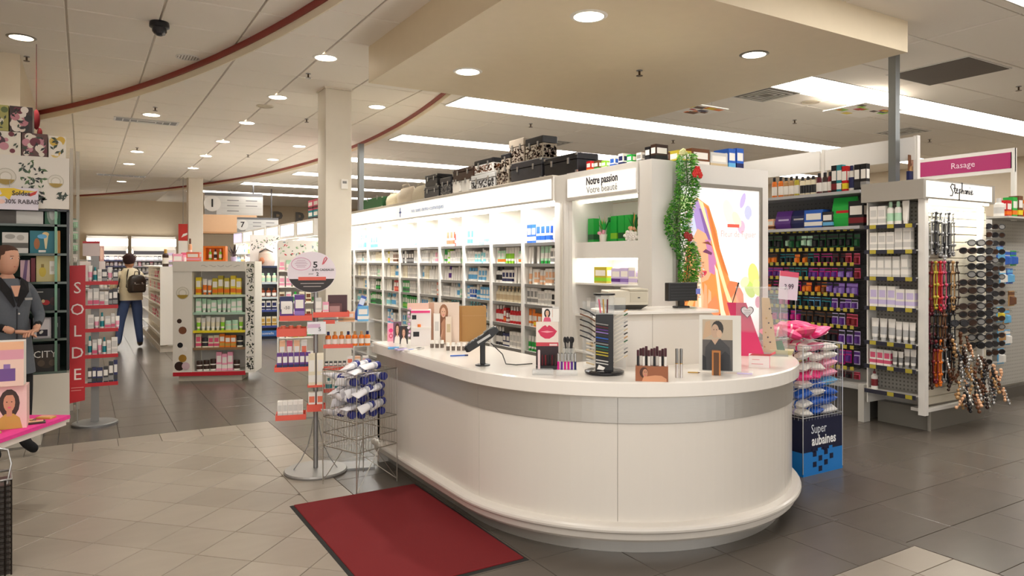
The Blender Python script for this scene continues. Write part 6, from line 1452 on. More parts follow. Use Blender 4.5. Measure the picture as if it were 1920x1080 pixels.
# camera-frame rectangle: x from -3.6 to -2.83, depth 3.6 to 4.5
def cw(x, y): return (x*CY+y*SY, -x*SY+y*CY)
def quadprism(x0, x1, y0, y1, z0, z1, m_):
    p = [cw(x0, y0), cw(x1, y0), cw(x1, y1), cw(x0, y1)]; p = [(a+3.56, b-4.0) for a, b in p]
    return MB().prism(p, z0, z1, m_)
new_ob('top', quadprism(-3.7, -2.86, 3.5, 4.55, .50, .555, mat('#e9e2da')), pt); new_ob('cloth', quadprism(-3.7, -2.84, 3.49, 4.56, .555, .563, mat('#f0409a', 'cloth')), pt); new_ob('cloth_edge', quadprism(-2.852, -2.84, 3.49, 4.56, .54, .556, mat('#f0409a', 'cloth')), pt)
new_ob('pedestal', quadprism(-3.62, -3.5, 3.6, 4.3, 0, .5, mat('#d9d3c8')), pt)
def table_thing(name, label, cat, x, y, z=.5635, rz=0, group=None): u, v = cw(x, y); return thing(name, label, cat, (u, v, z), -YAW+rz, group)
def pf(t_, w_, h_, shapes, d=.12, base='white', name='carton'):
    new_ob(name, MB().box(-w_/2, w_/2, 0, d, 0, h_, mat(base, P_)), t_)
    new_ob('front_print', art(MB(), w_, h_, shapes, Matrix.Translation((-w_/2, -.0005, 0))), t_)
t_ = table_thing('perfume_carton', 'pink and gold perfume carton with purple bottle, on top of another box', 'box', -2.985, 4.10, .5635+.258, .5)
pf(t_, .27, .26, [('rect', 0, 0, 1, 1, mat('#e9c9b8', P_)), ('rect', 0, .6, 1, 1, mat('#d99aa8', P_)), ('rect', 0, .82, 1, 1, mat('#e8b48c', P_)), ('rect', .55, .12, .85, .4, mat('#6d4a8c', P_)), ('rect', .64, .4, .76, .5, mat('#8a6aa8', P_)), ('rect', .04, .05, .5, .12, mat('#caa29a', P_))])
t_ = table_thing('perfume_carton', 'pink perfume carton with a dark-haired woman, right one on the pink cloth', 'box', -2.955, 4.17, rz=.5); pf(t_, .17, .25, portrait('darkbrown', 'skin', 'gold')+[], .14, '#e8c2bc')
t_ = table_thing('perfume_carton', 'pale pink perfume carton left of the one with a woman', 'box', -3.16, 4.05, rz=.5); pf(t_, .2, .25, [('rect', 0, 0, 1, 1, mat('#e6bfb2', P_)), ('rect', 0, .5, 1, .8, mat('#d98aa0', P_)), ('rect', .5, .05, .9, .35, mat('#5d3f78', P_))], .14)
for k, (x, y, c, ds) in enumerate([(-2.93, 4.46, 'gold', 'gold and brown flat compact'), (-2.99, 4.36, 'brown', 'open brown eyeshadow palette'), (-2.90, 4.32, 'darkbrown', 'dark eyeshadow palette'), (-2.98, 4.05, 'tan', 'round tan compact')]):
    t_ = table_thing('makeup_palette', f'{ds} lying at the end of the pink cloth', 'makeup', x, y, rz=.3*k)
    new_ob('case', MB().rbox(-.05, .05, -.03, .03, 0, .012, mat(c), .008), t_); new_ob('pan', MB().box(-.038, .038, -.02, .02, .012, .014, mat('peach')), t_)
# wire basket at the very edge
u, v = campos(-14, 3.55); wb = thing('wire_basket', 'dark woven wire basket just inside the left edge of the frame', 'basket', (u, v, 0), facing(u, v))
mb = MB()
for k in range(16): mb.tube([(-.1, -.1+0*k, .02+k*.028), (.075, -.1, .02+k*.028)], .004, mat('#2c2622', 'metal'), 4)
for k in range(8): mb.tube([(-.1+k*.025, -.104, 0), (-.1+k*.025, -.104, .47)], .004, mat('#2c2622', 'metal'), 4)
new_ob('mesh_side', mb, wb); new_ob('rim', MB().tube([(-.1, -.1, .47), (.075, -.1, .47), (.075, .1, .47), (-.1, .1, .47), (-.1, -.1, .47)], .007, mat('silver', 'metal'), 6), wb); new_ob('liner', MB().box(-.1, .07, -.09, .1, .0, .44, mat('#3a332e')), wb)
new_ob('hoop', MB().tube([(.06, -.1, .45), (.075, -.1, .55), (.06, -.1, .62), (.0, -.1, .64)], .005, mat('silver', 'metal'), 6), wb)
# ---------------------------------------------------------------- cream skincare display in the aisle
def between(pxa, pxb, py):
    a = at(pxa, py, 0); b = at(pxb, py-3, 0); return a, math.atan2(b[1]-a[1], b[0]-a[0]), math.dist(a, b)
a0, rz, wd = between(324, 460, 716)
cd = thing('skincare_display', 'white skincare display with leaf-patterned side strip and red foot rail in the aisle', 'display stand', (*a0, 0), rz)
W2 = wd; SHG = mat('#cfdcd2')
dz = lambda y: zpx(y, 8.95)
new_ob('base', MB().box(.06, W2-.05, .04, .40, 0, .09, mat('#cfc8b8')), cd); new_ob('foot_rail', MB().box(0, W2, 0, .02, .07, .12, mat('#c0182a', P_)), cd); new_ob('deck', MB().box(0, W2, .02, .42, .09, .12, SH), cd)
new_ob('back_panel', MB().box(.24, W2, .40, .42, .12, 1.42, SH), cd)
sp_ = new_ob('picture_panel', MB().box(0, .235, .0, .42, .12, 1.42, mat('#e9e4da', P_)), cd); sp_['label'] = 'white left panel printed with fruit and jar pictures'
mb = MB(); emblem(mb, .12, 1.14, .08); new_ob('round_emblem', mb, cd); mb = MB()
for k, (x, z, q, c) in enumerate([(.08, .78, .03, 'darkbrown'), (.12, .66, .05, '#7a4a30'), (.09, .47, .035, 'black'), (.15, .42, .03, 'white'), (.12, .3, .05, '#a37a2a'), (.08, .2, .06, '#2a1510'), (.16, .2, .05, '#d3b6c0')]):
    mb.add([(x+q*math.cos(2*PI*i/12), -.001-.0004*k, z+q*math.sin(2*PI*i/12)) for i in range(12)], [tuple(range(12))], mat(c, P_))
new_ob('fruit_print', mb, cd)
hd2 = new_ob('header', MB().box(0, W2, -.01, .42, 1.42, 1.55, mat('#e6e1d6')), cd)
wvv = MB()
for k in range(5): wvv.tube([(.35+.1*k+.02*i, -.0112, 1.49+.012*math.sin(i*1.3+k)) for i in range(5)], .003, mat('#b8b2aa'), 4)
new_ob('wavy_script', wvv, hd2)
st_ = new_ob('leaf_strip', MB().box(W2, W2+.12, .0, .42, .1, 1.55, mat('#e6e2d8', P_)), cd)
mb = MB(); leaves(mb, W2, W2+.12, .12, 1.53, 150, ['#20241c', '#2e3a26', '#101210', '#5a5f3a'], rl, -.001, .012, .026); new_ob('leaf_print', mb, st_)
szs = [dz(706), dz(657), dz(624), dz(589), dz(555)]; szs[0] = .125
cl = ['white', 'brown', 'yellow', 'mint', 'orange']
for j, z in enumerate(szs[1:]):
    s_ = new_ob('shelf', MB().box(.24, W2, .03, .40, z-.014, z, SHG), cd); new_ob('shelf_edge', MB().box(.24, W2, .02, .03, z-.026, z+.006, mat([ '#8a6a4a', '#e3cf22', '#a9c9b4', '#c9d6c6'][j], P_)), s_)
spx = [[('jar', 'white', 'darkbrown'), ('box', 'pink', 'white'), ('box', 'red', 'white'), ('box', 'white', 'rose')], [('jar', 'ivory', 'charcoal'), ('jar', 'mustard', 'brown'), ('box', 'orange', 'gold'), ('box', 'cream', 'rose')], [('box', 'ivory', 'mustard'), ('jar', 'cream', 'mint'), ('tube', 'ivory', 'lime'), ('tube', 'white', 'cream')], [('tube', 'mint', 'white'), ('jar', 'white', 'mint'), ('box', 'mint', 'white'), ('tube', 'white', 'ivory')], [('box', 'mustard', 'orange'), ('box', 'yellow', 'orange'), ('tube', 'white', 'orange'), ('box', 'orange', 'white'), ('tube', 'lime', 'white')]]
rq = random.Random(31)
NM = ['lowest', 'fourth', 'third', 'second', 'top']
for j, z in enumerate(szs):
    gap = (szs[j+1]-z-.045) if j < 4 else 1.40-z; x = .26; k = 0
    while x < W2-.06:
        kind, c1, c2 = rq.choice(spx[j]); n = rq.randint(1, 3)
        for q in range(n):
            w0 = {'jar': .085, 'box': .07, 'tube': .06}[kind]
            if x+w0 > W2-.02: x = 99; break
            hh = min({'jar': .15, 'box': .25, 'tube': .23}[kind], gap)*rq.uniform(.85, 1)
            rack_item(cd.matrix_basis, x+w0/2, .09, z, w0*.92, .06, hh, kind, c1, c2, f'{desc(kind, c1, c2)}, {ORD[k]} on the {NM[j]} shelf of the skincare display', 'products in the skincare display'); x += w0; k += 1
        if j >= 4 or n == 0: x += .008
ob_ = thing('display_case', 'open orange display box with three bottles on top of the skincare display', 'box', tuple(cd.matrix_basis @ Vector((.33, .15, 1.551))), rz)
mb = MB().box(0, .28, .1, .11, 0, .2, mat('orange')); 
for b in ((0, .03, 0, .1, 0, .2), (.25, .28, 0, .1, 0, .2), (.03, .25, 0, .1, 0, .02), (.03, .25, 0, .1, .175, .2)): mb.box(*b, mat('#ec7a1a'))
new_ob('carton', mb, ob_)
for k, c in enumerate(['lime', 'white', 'lime']): rack_item(ob_.matrix_basis, .075+.065*k, .05, .021, .04, .04, .14, 'bottle', c, 'black' if k == 1 else 'white', f'{cn(c)} bottle, {ORD[k]} from the left inside the orange display box', 'bottles in the orange display box')
rack_item(cd.matrix_basis, .2, .2, 1.551, .16, .1, .12, 'box', 'coral', 'pink', 'coral carton left of the orange display box', None); rack_item(cd.matrix_basis, .14, .24, 1.551, .05, .05, .3, 'bottle', 'peach', 'brown', 'tall peach bottle behind the coral carton', None)
pot = thing('potted_plant', 'small potted plant with dark leaves right of the orange display box', 'plant', tuple(cd.matrix_basis @ Vector((.70, .2, 1.551))))
new_ob('pot', MB().lathe([(.03, 0), (.04, .06), (.035, .06)], mat('lilac'), 10), pot); mb = MB()
for k in range(16):
    a = k*2.4; d = Vector((math.cos(a)*.08, math.sin(a)*.08, .05+.06*(k % 3))); s_ = Vector((-math.sin(a), math.cos(a), 0))*.012; p0 = Vector((0, 0, .055)); mb.add([p0, p0+d*.6+s_, p0+d, p0+d*.6-s_], [(0, 1, 2, 3)], mat('#33222e'))
o = new_ob('foliage', mb, pot); o['kind'] = 'stuff'
# ---------------------------------------------------------------- blue-framed rack
u, v = at(498, 636, 0); br = thing('blue_rack', 'narrow dark blue framed product rack with a blue foot sign', 'display stand', (u, v, 0), facing(u, v))
NB = mat('#1d2a44'); bz = lambda y: zpx(y, 14.1)
for s in (-1, 1): new_ob('side_frame', MB().box(s*.24-.015, s*.24+.015, 0, .3, 0, 1.42, NB), br)
new_ob('back_panel', MB().box(-.225, .225, .28, .3, 0, 1.42, mat('#9ca3b2')), br); new_ob('base', MB().box(-.225, .225, 0, .28, 0, .1, NB), br); new_ob('top_board', MB().box(-.255, .255, 0, .3, 1.42, 1.46, NB), br)
fs = new_ob('foot_sign', MB().box(-.22, .22, -.012, 0, .06, .17, mat('#3f6fb4', P_)), br); text_ob('lettering', 'Personnelle', .075, mat('#e8eef6', P_), fs, (0, -.014, .115), '-y', .0005, .9)
for j, (y, c1, c2, kind, nm) in enumerate([(612, 'cream', 'gold', 'box', 'lowest'), (582, 'white', 'navy', 'box', 'third'), (558, '#8a3a1a', 'brown', 'bottle', 'second'), (530, 'cream', 'mint', 'bottle', 'top')]):
    z = bz(y); s_ = new_ob('shelf', MB().box(-.225, .225, 0, .28, z-.02, z, NB), br); new_ob('shelf_edge', MB().box(-.225, .225, -.008, 0, z-.03, z+.015, mat('#3b4b90' if j < 2 else '#b9c4c8')), s_)
    for k in range(4): rack_item(br.matrix_basis, -.165+.11*k, .06, z, .09, .08, .19, kind, c1, c2, f'{"amber" if c1[0] == "#" else cn(c1)} {kind} with {cn(c2)} {CAPW[kind]}, {ORD[k]} on the {nm} shelf of the blue rack', 'products in the blue rack')
tb = thing('gift_bag_display', 'white leaf-printed display with a brown rounded bag on the blue rack', 'display stand', tuple(br.matrix_basis @ Vector((0, .1, 1.462))), br.rotation_euler.z)
new_ob('back_card', MB().box(-.3, .36, .12, .14, 0, .62, mat('#e6e0dc', P_)), tb); mb = MB(); leaves(mb, -.3, .36, .3, .6, 60, ['#3a4a34', '#8aa07a', '#26221e', '#b9a8a4'], rl, .118); new_ob('leaf_print', mb, tb)
new_ob('pouch', MB().lathe([(.14, 0), (.16, .1), (.15, .25), (.1, .34)], mat('#c9b4a6', 'cloth'), 16, (0, 0, 0), sy=.6), tb, (.02, 0, 0)); new_ob('zipper', MB().tube([(-.12, -.05, .27), (0, -.09, .34), (.14, -.05, .27)], .012, mat('charcoal')), tb); new_ob('brush_head', MB().ball((-.07, -.09, .1), .05, mat('#a86a4a', 'cloth'), 10, 6, (1, 1, 1.4)), tb)
# promotional shelf unit between the blue rack and the column
u, v = campos(566, 11.2); pu = thing('promotion_unit', 'white promotional shelf unit seen behind the round breast cancer sign', 'shelf', (u, v, 0), facing(u, v)); pu['label'] = 'white promotional shelf unit behind the round floor-stand sign'
PW = .36
new_ob('back_panel', MB().box(-PW, PW, .3, .32, 0, 1.86, SH), pu)
for s in (-1, 1): new_ob('side_panel', MB().box(s*PW-.01, s*PW+.01, 0, .3, 0, 1.86, SH), pu)
new_ob('plinth', MB().box(-PW, PW, .02, .3, 0, .12, SH), pu)
lh = new_ob('leaf_header', MB().box(-PW, PW, -.01, .0, 1.62, 1.88, mat('#ece8e0', P_)), pu); mb = MB(); leaves(mb, -PW, PW, 1.63, 1.87, 50, ['#7fae7a', '#3c5a3a', '#c8404a', '#8aa0a8', '#b9ccb0'], rl, -.011); new_ob('leaf_print', mb, lh)
for j, z in enumerate((.35, .62, .9, 1.15, 1.4)):
    new_ob('shelf', MB().box(-PW+.01, PW-.01, .0, .3, z-.015, z, SH), pu)
    for k in range(7): 
        kind, c1, c2 = rq.choice([('box', 'white', 'pink'), ('tube', 'mint', 'white'), ('bottle', 'white', 'green'), ('box', 'cream', 'brown'), ('box', 'mustard', 'gold')])
        rack_item(pu.matrix_basis, -.3+.1*k, .06, z, .08, .06, .17, kind, c1, c2, f'{desc(kind, c1, c2)}, {ORD[k]} on the {["lowest", "fourth", "third", "second", "top"][j]} shelf of the promotional unit', 'products in the promotional unit')
# boxes on the rear row end
for k in range(3):
    for j, (c1, c2) in enumerate((('teal', 'charcoal'), ('rose', 'burgundy'))):
        put('box', c1, c2, (UF+.2+.0*j, 12.45+.34*k, 2.301+.19*j), .2, .3, .185, f'{cn(c1)} and {cn(c2)} carton, {ORD[k]} from the near end, {["lower", "upper"][j]} layer, on the rear row', 'cartons stacked on the rear row')
for k in range(6):
    v0 = 12.3+1.3*k
    for j, z in enumerate((.6, .9, 1.2, 1.5, 1.75)):
        fill('v', UF+.03, v0+1.27, v0+.02, z, .22, [('box', 'white', 'skyblue'), ('box', 'mustard', 'gold'), ('tube', 'white', 'mint'), ('box', 'lilac', 'white'), ('box', 'cream', 'brown'), ('bottle', 'white', 'blue')], f'{ORD[j]} shelf, {ORD[k]} rear-row bay', 'products in the rear row', rq, .95, (1, 3), 2.3 if k < 3 else 3.0, .02)
# ---------------------------------------------------------------- long white gondola of the far aisle
GU0, GV0, GV1 = 1.13, 13.4, 17.6
lg = thing('low_gondola', 'low white gondola running down the far left aisle, small pictures on its end', 'shelf', (GU0, GV0, 0))
new_ob('body', MB().box(.12, .8, .02, GV1-GV0, .1, 1.44, SH), lg); new_ob('end_panel', MB().box(0, .85, 0, .02, .12, 1.44, SH), lg); new_ob('base', MB().box(.0, .85, .03, GV1-GV0, 0, .1, mat('#b9b2a6')), lg); new_ob('top_board', MB().box(0, .85, 0, GV1-GV0, 1.44, 1.46, SH), lg)
for z in (.3, .55, .8, 1.05, 1.25): new_ob('shelf', MB().box(-.0, .12, .02, GV1-GV0, z-.02, z, SH), lg)
for k in range(6): new_ob('small_picture', MB().box(.2, .29, -.004, 0, .28+.19*k, .38+.19*k, mat(['#6a4a3a', '#7a9a6a', '#3f3a38', '#8a5a4a', '#9aa89a', '#a9c9d6'][k], P_)), lg)
for j, z in enumerate((.55, .8, 1.05, 1.25)):
    fill('v', GU0, GV0+2.6, GV0+.05, z, .16, [('box', 'white', 'lightgrey'), ('box', 'white', 'rose'), ('tube', 'white', 'white')], f'the {ORD[j]} shelf of the low gondola', 'products in the low gondola', rq, .95, (2, 4), 2.2, .01)
for k, (x, y, c1, c2, kind, h) in enumerate([(.1, .2, 'darkbrown', 'gold', 'bottle', .3), (.28, .15, 'pink', 'charcoal', 'box', .22), (.45, .2, 'pink', 'lilac', 'box', .2), (.2, .7, 'lilac', 'grey', 'box', .24), (.6, .3, 'orange', 'peach', 'jar', .12), (.5, .9, 'rose', 'grey', 'box', .25), (.3, 1.3, 'lightgrey', 'rose', 'box', .3)]):
    put(kind, c1, c2, (GU0+x, GV0+y, 1.461), .15 if kind != 'bottle' else .1, .12, h, f'{desc(kind, c1, c2)} standing on top of the low far gondola', 'goods on top of the low gondola')
# ---------------------------------------------------------------- cosmetics wall at the back
for q, (p0, p1, tx) in enumerate([(162, 240, 'MAYBELLINE'), (247, 330, 'RIMMEL')]):
    VB_ = 26.9; ua, ub = on_v(p0, VB_), on_v(p1, VB_); yb = ua*SY+VB_*CY
    t_ = thing('cosmetics_wall_bay', f'tall cosmetics wall bay at the far back left, {["left", "right"][q]} of two under lit signs', 'shelf', (ua, VB_, 0)); w_ = ub-ua
    new_ob('back_panel', MB().box(0, w_, .45, .5, 0, 2.4, SH), t_); new_ob('side_panel', MB().box(0, .04, 0, .45, 0, 2.4, SH), t_); new_ob('side_panel', MB().box(w_-.04, w_, 0, .45, 0, 2.4, SH), t_); new_ob('drawers', MB().box(.04, w_-.04, 0, .45, 0, .7, SH), t_)
    sb_ = new_ob('lit_sign', MB().box(0.0, w_, -.05, .1, 2.06, 2.3, mat('#fffaf2', 'glow', power=1.6)), t_); text_ob('lettering', tx, .13, mat('#b9b4b0', P_), sb_, (w_/2, -.052, 2.18), '-y', .001)
    new_ob('dark_header', MB().box(.06, w_-.06, .0, .02, 1.78, 1.9, mat('#2c2a2e')), t_)
    for j in range(5):
        z = .8+.2*j; s_ = new_ob('shelf', MB().box(.04, w_-.04, .0, .45, z-.02, z, mat('#c9c8d0')), t_); new_ob('shelf_edge', MB().box(.04, w_-.04, -.01, 0, z-.05, z, mat('#3c3e54' if q == 0 else '#8a8488')), s_)
        x = .07; k = 0
        while x < w_-.12:
            c1 = rq.choice(['navy', 'charcoal', 'white', 'lilac', 'burgundy'] if q == 0 else ['lightgrey', 'grey', 'rose', 'white', 'black']); put('box', c1, 'white', (ua+x+.05, VB_+.1, z), .09, .08, .13, f'{cn(c1)} makeup box, {ORD[k]} on the {ORD[j]} ledge of the {["left", "right"][q]} cosmetics bay', 'makeup boxes in the back wall bays'); x += .12; k += 1
area_light('wall_sign_glow', (on_v(250, 26.7), 26.7, 2.05), 2.6, .08, 20, (1, .97, .92), (-.3, 0, 0))
# mid-depth cosmetics counter the customer looks at
u, v = campos(205, 13.6); mc = thing('tester_counter', 'grey and white tester counter before the customer, half hidden by the sale rack', 'shelf', (u, v, 0), facing(u, v)+.5)
new_ob('body', MB().box(-.7, .12, 0, .4, 0, 1.0, mat('#d8d2cc')), mc); new_ob('ledge', MB().box(-.7, .16, -.08, .4, 1.0, 1.03, mat('#8d8b90')), mc); new_ob('back_board', MB().box(-.7, .12, .36, .4, 1.03, 1.55, mat('#cfc6c4')), mc)
for k in range(9):
    c = rq.choice(['white', 'pink', 'charcoal', 'rose', 'lightgrey']); rack_item(mc.matrix_basis, -.62+.085*k, .1, 1.031, .06, .05, rq.uniform(.1, .18), rq.choice(['box', 'bottle']), c, 'grey', f'{cn(c)} tester, {ORD[k]} from the left on the tester counter before the customer', 'testers on the tester counter')
rack_item(mc.matrix_basis, -.45, .38, 1.551, .3, .03, .28, 'box', 'white', 'red', 'white card with a red band above the tester counter', None, ) if 0 else None
cdp = thing('perfume_poster', 'pink and brown perfume poster card above the tester counter', 'picture', tuple(mc.matrix_basis @ Vector((-.1, .37, 1.552))), mc.rotation_euler.z)
new_ob('card', art(MB().box(0, .2, 0, .01, 0, .3, mat('#c99c94', P_)), .2, .3, [('rect', .4, 0, .6, 1, mat('#8a4a3a', P_)), ('ell', .75, .5, .15, .4, mat('#e3bfae', P_)), ('rect', .2, .1, .35, .6, mat('#b02030', P_))]), cdp)
# ---------------------------------------------------------------- hanging signs, lettering, red panel
def aisle_sign(px0, px1, py0, py1, depth, num, label, lines):
    u, v = campos((px0+px1)/2, depth); w_ = (px1-px0)*depth/1330; zt_, zb_ = zpx(py0, depth), zpx(py1, depth); h_ = zt_-zb_
    t_ = thing('aisle_sign', label, 'sign', (u, v, zb_), facing(u, v))
    new_ob('panel', MB().box(-w_/2, w_/2, 0, .03, 0, h_, mat('#dcdcda', P_)), t_); new_ob('top_bar', MB().box(-w_/2, w_/2, -.004, .034, h_*.86, h_, mat('#77777a', P_)), t_); new_ob('corner', MB().box(-w_/2, -w_/2+w_*.2, -.003, 0, 0, h_*.25, mat('#9a9a98', P_)), t_)
    nd = new_ob('number_disc', MB().add([(-w_*.37+h_*.36*math.cos(2*PI*i/20), -.006, h_*.5+h_*.36*math.sin(2*PI*i/20)) for i in range(20)], [tuple(range(20))], mat('#ecebe8', P_)), t_)
    text_ob('number', num, h_*.5, mat('#242428', P_), nd, (-w_*.37, -.009, h_*.5), '-y', .001, 1, True)
    mb = MB()
    for k in range(lines):
        for q in range(2):
            if k == 2 and q: continue
            z = h_*(.66-.24*k); mb.box(-w_*.12+q*w_*.32, -w_*.12+q*w_*.32+w_*.2, -.003, 0, z-.012, z+.012, mat('#8e8e92', P_))
        mb.box(-w_*.22, w_*.48, -.002, 0, h_*(.54-.24*k)-.003, h_*(.54-.24*k)+.003, mat('#b9b9b8', P_))
    new_ob('printed_lines', mb, t_); 
    for x in (w_*.33,): new_ob('drop_rod', MB().tube([(x, .015, h_), (x, .015, Z1-zb_)], .02, mat('#77777a', 'metal'), 8), t_)
aisle_sign(388, 490, 362, 403, 19, '1', 'hanging grey and white aisle sign with number 1', 3)
aisle_sign(447, 520, 408, 436, 20.4, '7', 'small hanging aisle sign with number 7 behind the larger one', 2)
bk = thing('service_bulkhead', 'tan bulkhead box low under the ceiling beyond the aisle signs', 'bulkhead', (*campos(425, 22.5), 2.48), facing(*campos(425, 22.5)))
new_ob('box', MB().box(-.95, .9, 0, .6, 0, .55, mat('#d2a982', 'paint')), bk); new_ob('lower_edge', MB().box(-.95, .9, -.01, .6, -.05, 0, mat('#b98c63', 'paint')), bk); new_ob('support', MB().box(-.8, -.7, .3, .4, -2.48, -.05, WALLW), bk); new_ob('support', MB().box(.7, .8, .3, .4, -2.48, -.05, WALLW), bk)
ul = on_v(505, 27.45); pw_ = thing('wall_lettering', 'large grey raised letters reading PRESCRIPTIONS on the back wall', 'sign', (ul, 27.49, 3.14))
xx = 0
for ch in 'PRESCRIPTIONS':
    text_ob('letter', ch, .72, mat('#6b6865'), pw_, (xx+.3, -.02, .0), '-y', .02, 1, True); xx += .86 if ch not in 'I' else .46
u, v = campos(348, 18.5); rp_ = thing('red_poster', 'red and white double poster hanging beside the distant column', 'sign', (u, v, zpx(483, 18.5)), facing(u, v))
hh = zpx(420, 18.5)-zpx(483, 18.5); new_ob('red_half', MB().box(-.17, .05, 0, .01, hh*.5, hh, mat('#c4261c', P_)), rp_); new_ob('white_half', MB().box(-.17, .05, 0, .01, 0, hh*.5, mat('#ece8e2', P_)), rp_); new_ob('white_swirl', MB().add([(-.1, -.002, hh*.6), (.04, -.002, hh*.68), (.04, -.002, hh*.74), (-.06, -.002, hh*.7)], [(0, 1, 2, 3)], mat('white', P_)), rp_); new_ob('wire', MB().tube([(-.06, .005, hh), (-.06, .005, Z1-zpx(483, 18.5))], .006, mat('grey')), rp_)
# ---------------------------------------------------------------- floor-stand rack with round sign
COR = mat('#e8604e', P_); POLE = mat('#9a9998', 'metal', rough=.45)
bx = at(592, 884, 0); sr_ = thing('floor_stand', 'grey pole floor stand with coral-edged trays and a round sign, left of the counter', 'display stand', (*bx, 0), facing(*bx))
FM = 5.24/1330
def sx(px): return (px-590)*FM
def sz(py): return EYE-(py-490)*FM
new_ob('base', MB().lathe([(.225, 0), (.228, .012), (.22, .022), (.03, .03)], mat('#a7a5a2', 'metal', rough=.5), 32), sr_)
new_ob('pole', MB().lathe([(.017, .028), (.017, 1.42)], POLE, 14), sr_)
for a in (PI, -.15, PI/2): new_ob('brace', MB().tube([(math.cos(a)*r_, math.sin(a)*r_, z) for r_, z in ((.155, .025), (.10, .10), (.055, .2), (.03, .3), (.02, .38))], .0035, POLE, 6), sr_)
dsc = MB(); rx, rz_ = .172, .15; ov = [(rx*math.cos(2*PI*i/36), rz_*math.sin(2*PI*i/36)) for i in range(36)]
dsc.loft([[(a, -.03, b) for a, b in ov], [(a, -.024, b) for a, b in ov]], mat('#ece2ea', P_))
sg_ = new_ob('round_sign', dsc, sr_, (sx(583), 0, sz(510)))
lo = [(a, b) for a, b in ov if b < -.055]; lo.sort(key=lambda q: q[0]); xe = math.sqrt(1-(.05/rz_)**2)*rx
mb = MB(); mb.add([(-xe*.985, -.0305, -.05)]+[(a*.985, -.0305, b*.985) for a, b in lo]+[(xe*.985, -.0305, -.05)], [tuple(range(len(lo)+2))], mat('#2b2424', P_)); new_ob('dark_segment', mb, sg_)
mb = MB().box(-.095, .1, -.0325, -.031, -.06, -.035, mat('#e0604e', P_)); 
for k in range(2): mb.box(-.08+.02*k, .085-.02*k, -.0325, -.031, -.085-.022*k, -.081-.022*k, mat('#c9bdb8', P_))
new_ob('coral_stripe', mb, sg_)
mb = MB(); mb.tube([(-.075+.068*math.cos(2*PI*i/24), -.031, .06+.045*math.sin(2*PI*i/24)) for i in range(25)], .0022, mat('#d99ab8', P_), 4)
for k in range(5): mb.box(-.12+.008*abs(k-2), -.03-.008*abs(k-2), -.0312, -.0305, .036+.012*k, .039+.012*k, mat('#b58aa0', P_))
mb.tube([(.075, -.031, .055), (.09, -.031, .1), (.1, -.031, .11), (.108, -.031, .1), (.1, -.031, .085), (.082, -.031, .06)], .004, mat('#e0707a', P_), 4); new_ob('pink_emblem', mb, sg_)
text_ob('number', '5', .062, mat('#241c20', P_), sg_, (.025, -.0315, .052), '-y', .0005, 1.2, True); text_ob('lettering', '$ EN CADEAUX', .022, mat('#3a3034', P_), sg_, (.08, -.0315, .016), '-y', .0005, 1, True); text_ob('lettering', 'pour', .018, mat('#3a3034', P_), sg_, (-.005, -.0315, -.012), '-y', .0005); text_ob('number', '2', .035, mat('#241c20', P_), sg_, (.04, -.0315, -.016), '-y', .0005, 1, True)
def tray(parent, x0, x1, y0, y1, z, rim, name='tray', m_=None):
    t_ = new_ob(name, MB().box(x0, x1, y0, y1, z-.006, z, CLEAR2), parent)
    rm = MB(); c = m_ or COR
    for b in ((x0, x1, y0-.003, y0), (x0, x1, y1, y1+.003), (x0-.003, x0, y0, y1), (x1, x1+.003, y0, y1)): rm.box(b[0], b[1], b[2], b[3], z-.008, z+rim, c)
    new_ob('coral_edge', rm, t_); return t_
arm = lambda x0, x1, z: new_ob('arm', MB().tube([(x0, 0, z-.012), (x1, 0, z-.012)], .005, POLE, 6), sr_)
zA = sz(597); tray(sr_, sx(527), sx(583), -.08, .08, zA, .03); tray(sr_, sx(586), sx(650), -.06, .1, sz(592), .03); arm(sx(540), sx(640), zA)
zB = sz(626); tray(sr_, sx(522), sx(573), -.06, .08, zB, .05); arm(sx(540), 0, zB)
zC = sz(690); tray(sr_, sx(518), sx(585), -.07, .08, zC, .025); arm(sx(540), 0, zC)
zD = sz(779); tray(sr_, sx(520), sx(572), -.07, .08, zD, .03); arm(sx(540), 0, zD)
zE = sz(764); tray(sr_, sx(575), sx(607), -.1, -.03, zE, .04); arm(0, .001, zE) if 0 else None
new_ob('price_card', MB().box(sx(575), sx(608), -.105, -.102, sz(624), sz(601), mat('#ecebee', P_)).box(sx(576), sx(598), -.106, -.105, sz(612), sz(605), mat('#d9b8d0', P_)), sr_); text_ob('lettering', '5', .04, mat('charcoal', P_), sr_, (sx(597), -.108, sz(615)), '-y', .0005)
MT = sr_.matrix_basis; GR = 'products on the round-sign floor stand'
def fs_item(px, z, y, wpx, hpx_, kind, c1, c2, label, d=.05): return rack_item(MT, sx(px), y, z, wpx*FM, d, hpx_*FM, kind, c1, c2, label, GR)
b_ = fs_item(538, zA, .0, 24, 42, 'box', 'navy', 'purple', 'blue and violet carton with a white half-price card, at the left of the top tray', .08)
new_ob('price_label', MB().box(-.35, .45, -.53, -.51, .25, .75, mat('white', P_)), b_); t2 = text_ob('lettering', '-50', .032, mat('charcoal', P_), None, tuple(MT @ Vector((sx(541), -.047, zA+.085))), '-y', .0005); t2.rotation_euler = (0, 0, sr_.rotation_euler.z); t2.parent = sr_; t2.matrix_parent_inverse = Matrix.Identity(4); t2.location = (sx(539), -.045, zA+.085); t2.rotation_euler = (0, 0, 0)
fs_item(561, zA, .0, 18, 45, 'box', 'purple', 'violet', 'purple carton beside the one with the half-price card', .08)
for k, (px, h, c1, c2) in enumerate([(595, 34, 'lightgrey', 'white'), (608, 26, 'pink', 'white')]): fs_item(px, sz(592), -.02, 11, h, 'box', c1, c2, f'{cn(c1)} carton, {ORD[k]} on the right top tray')
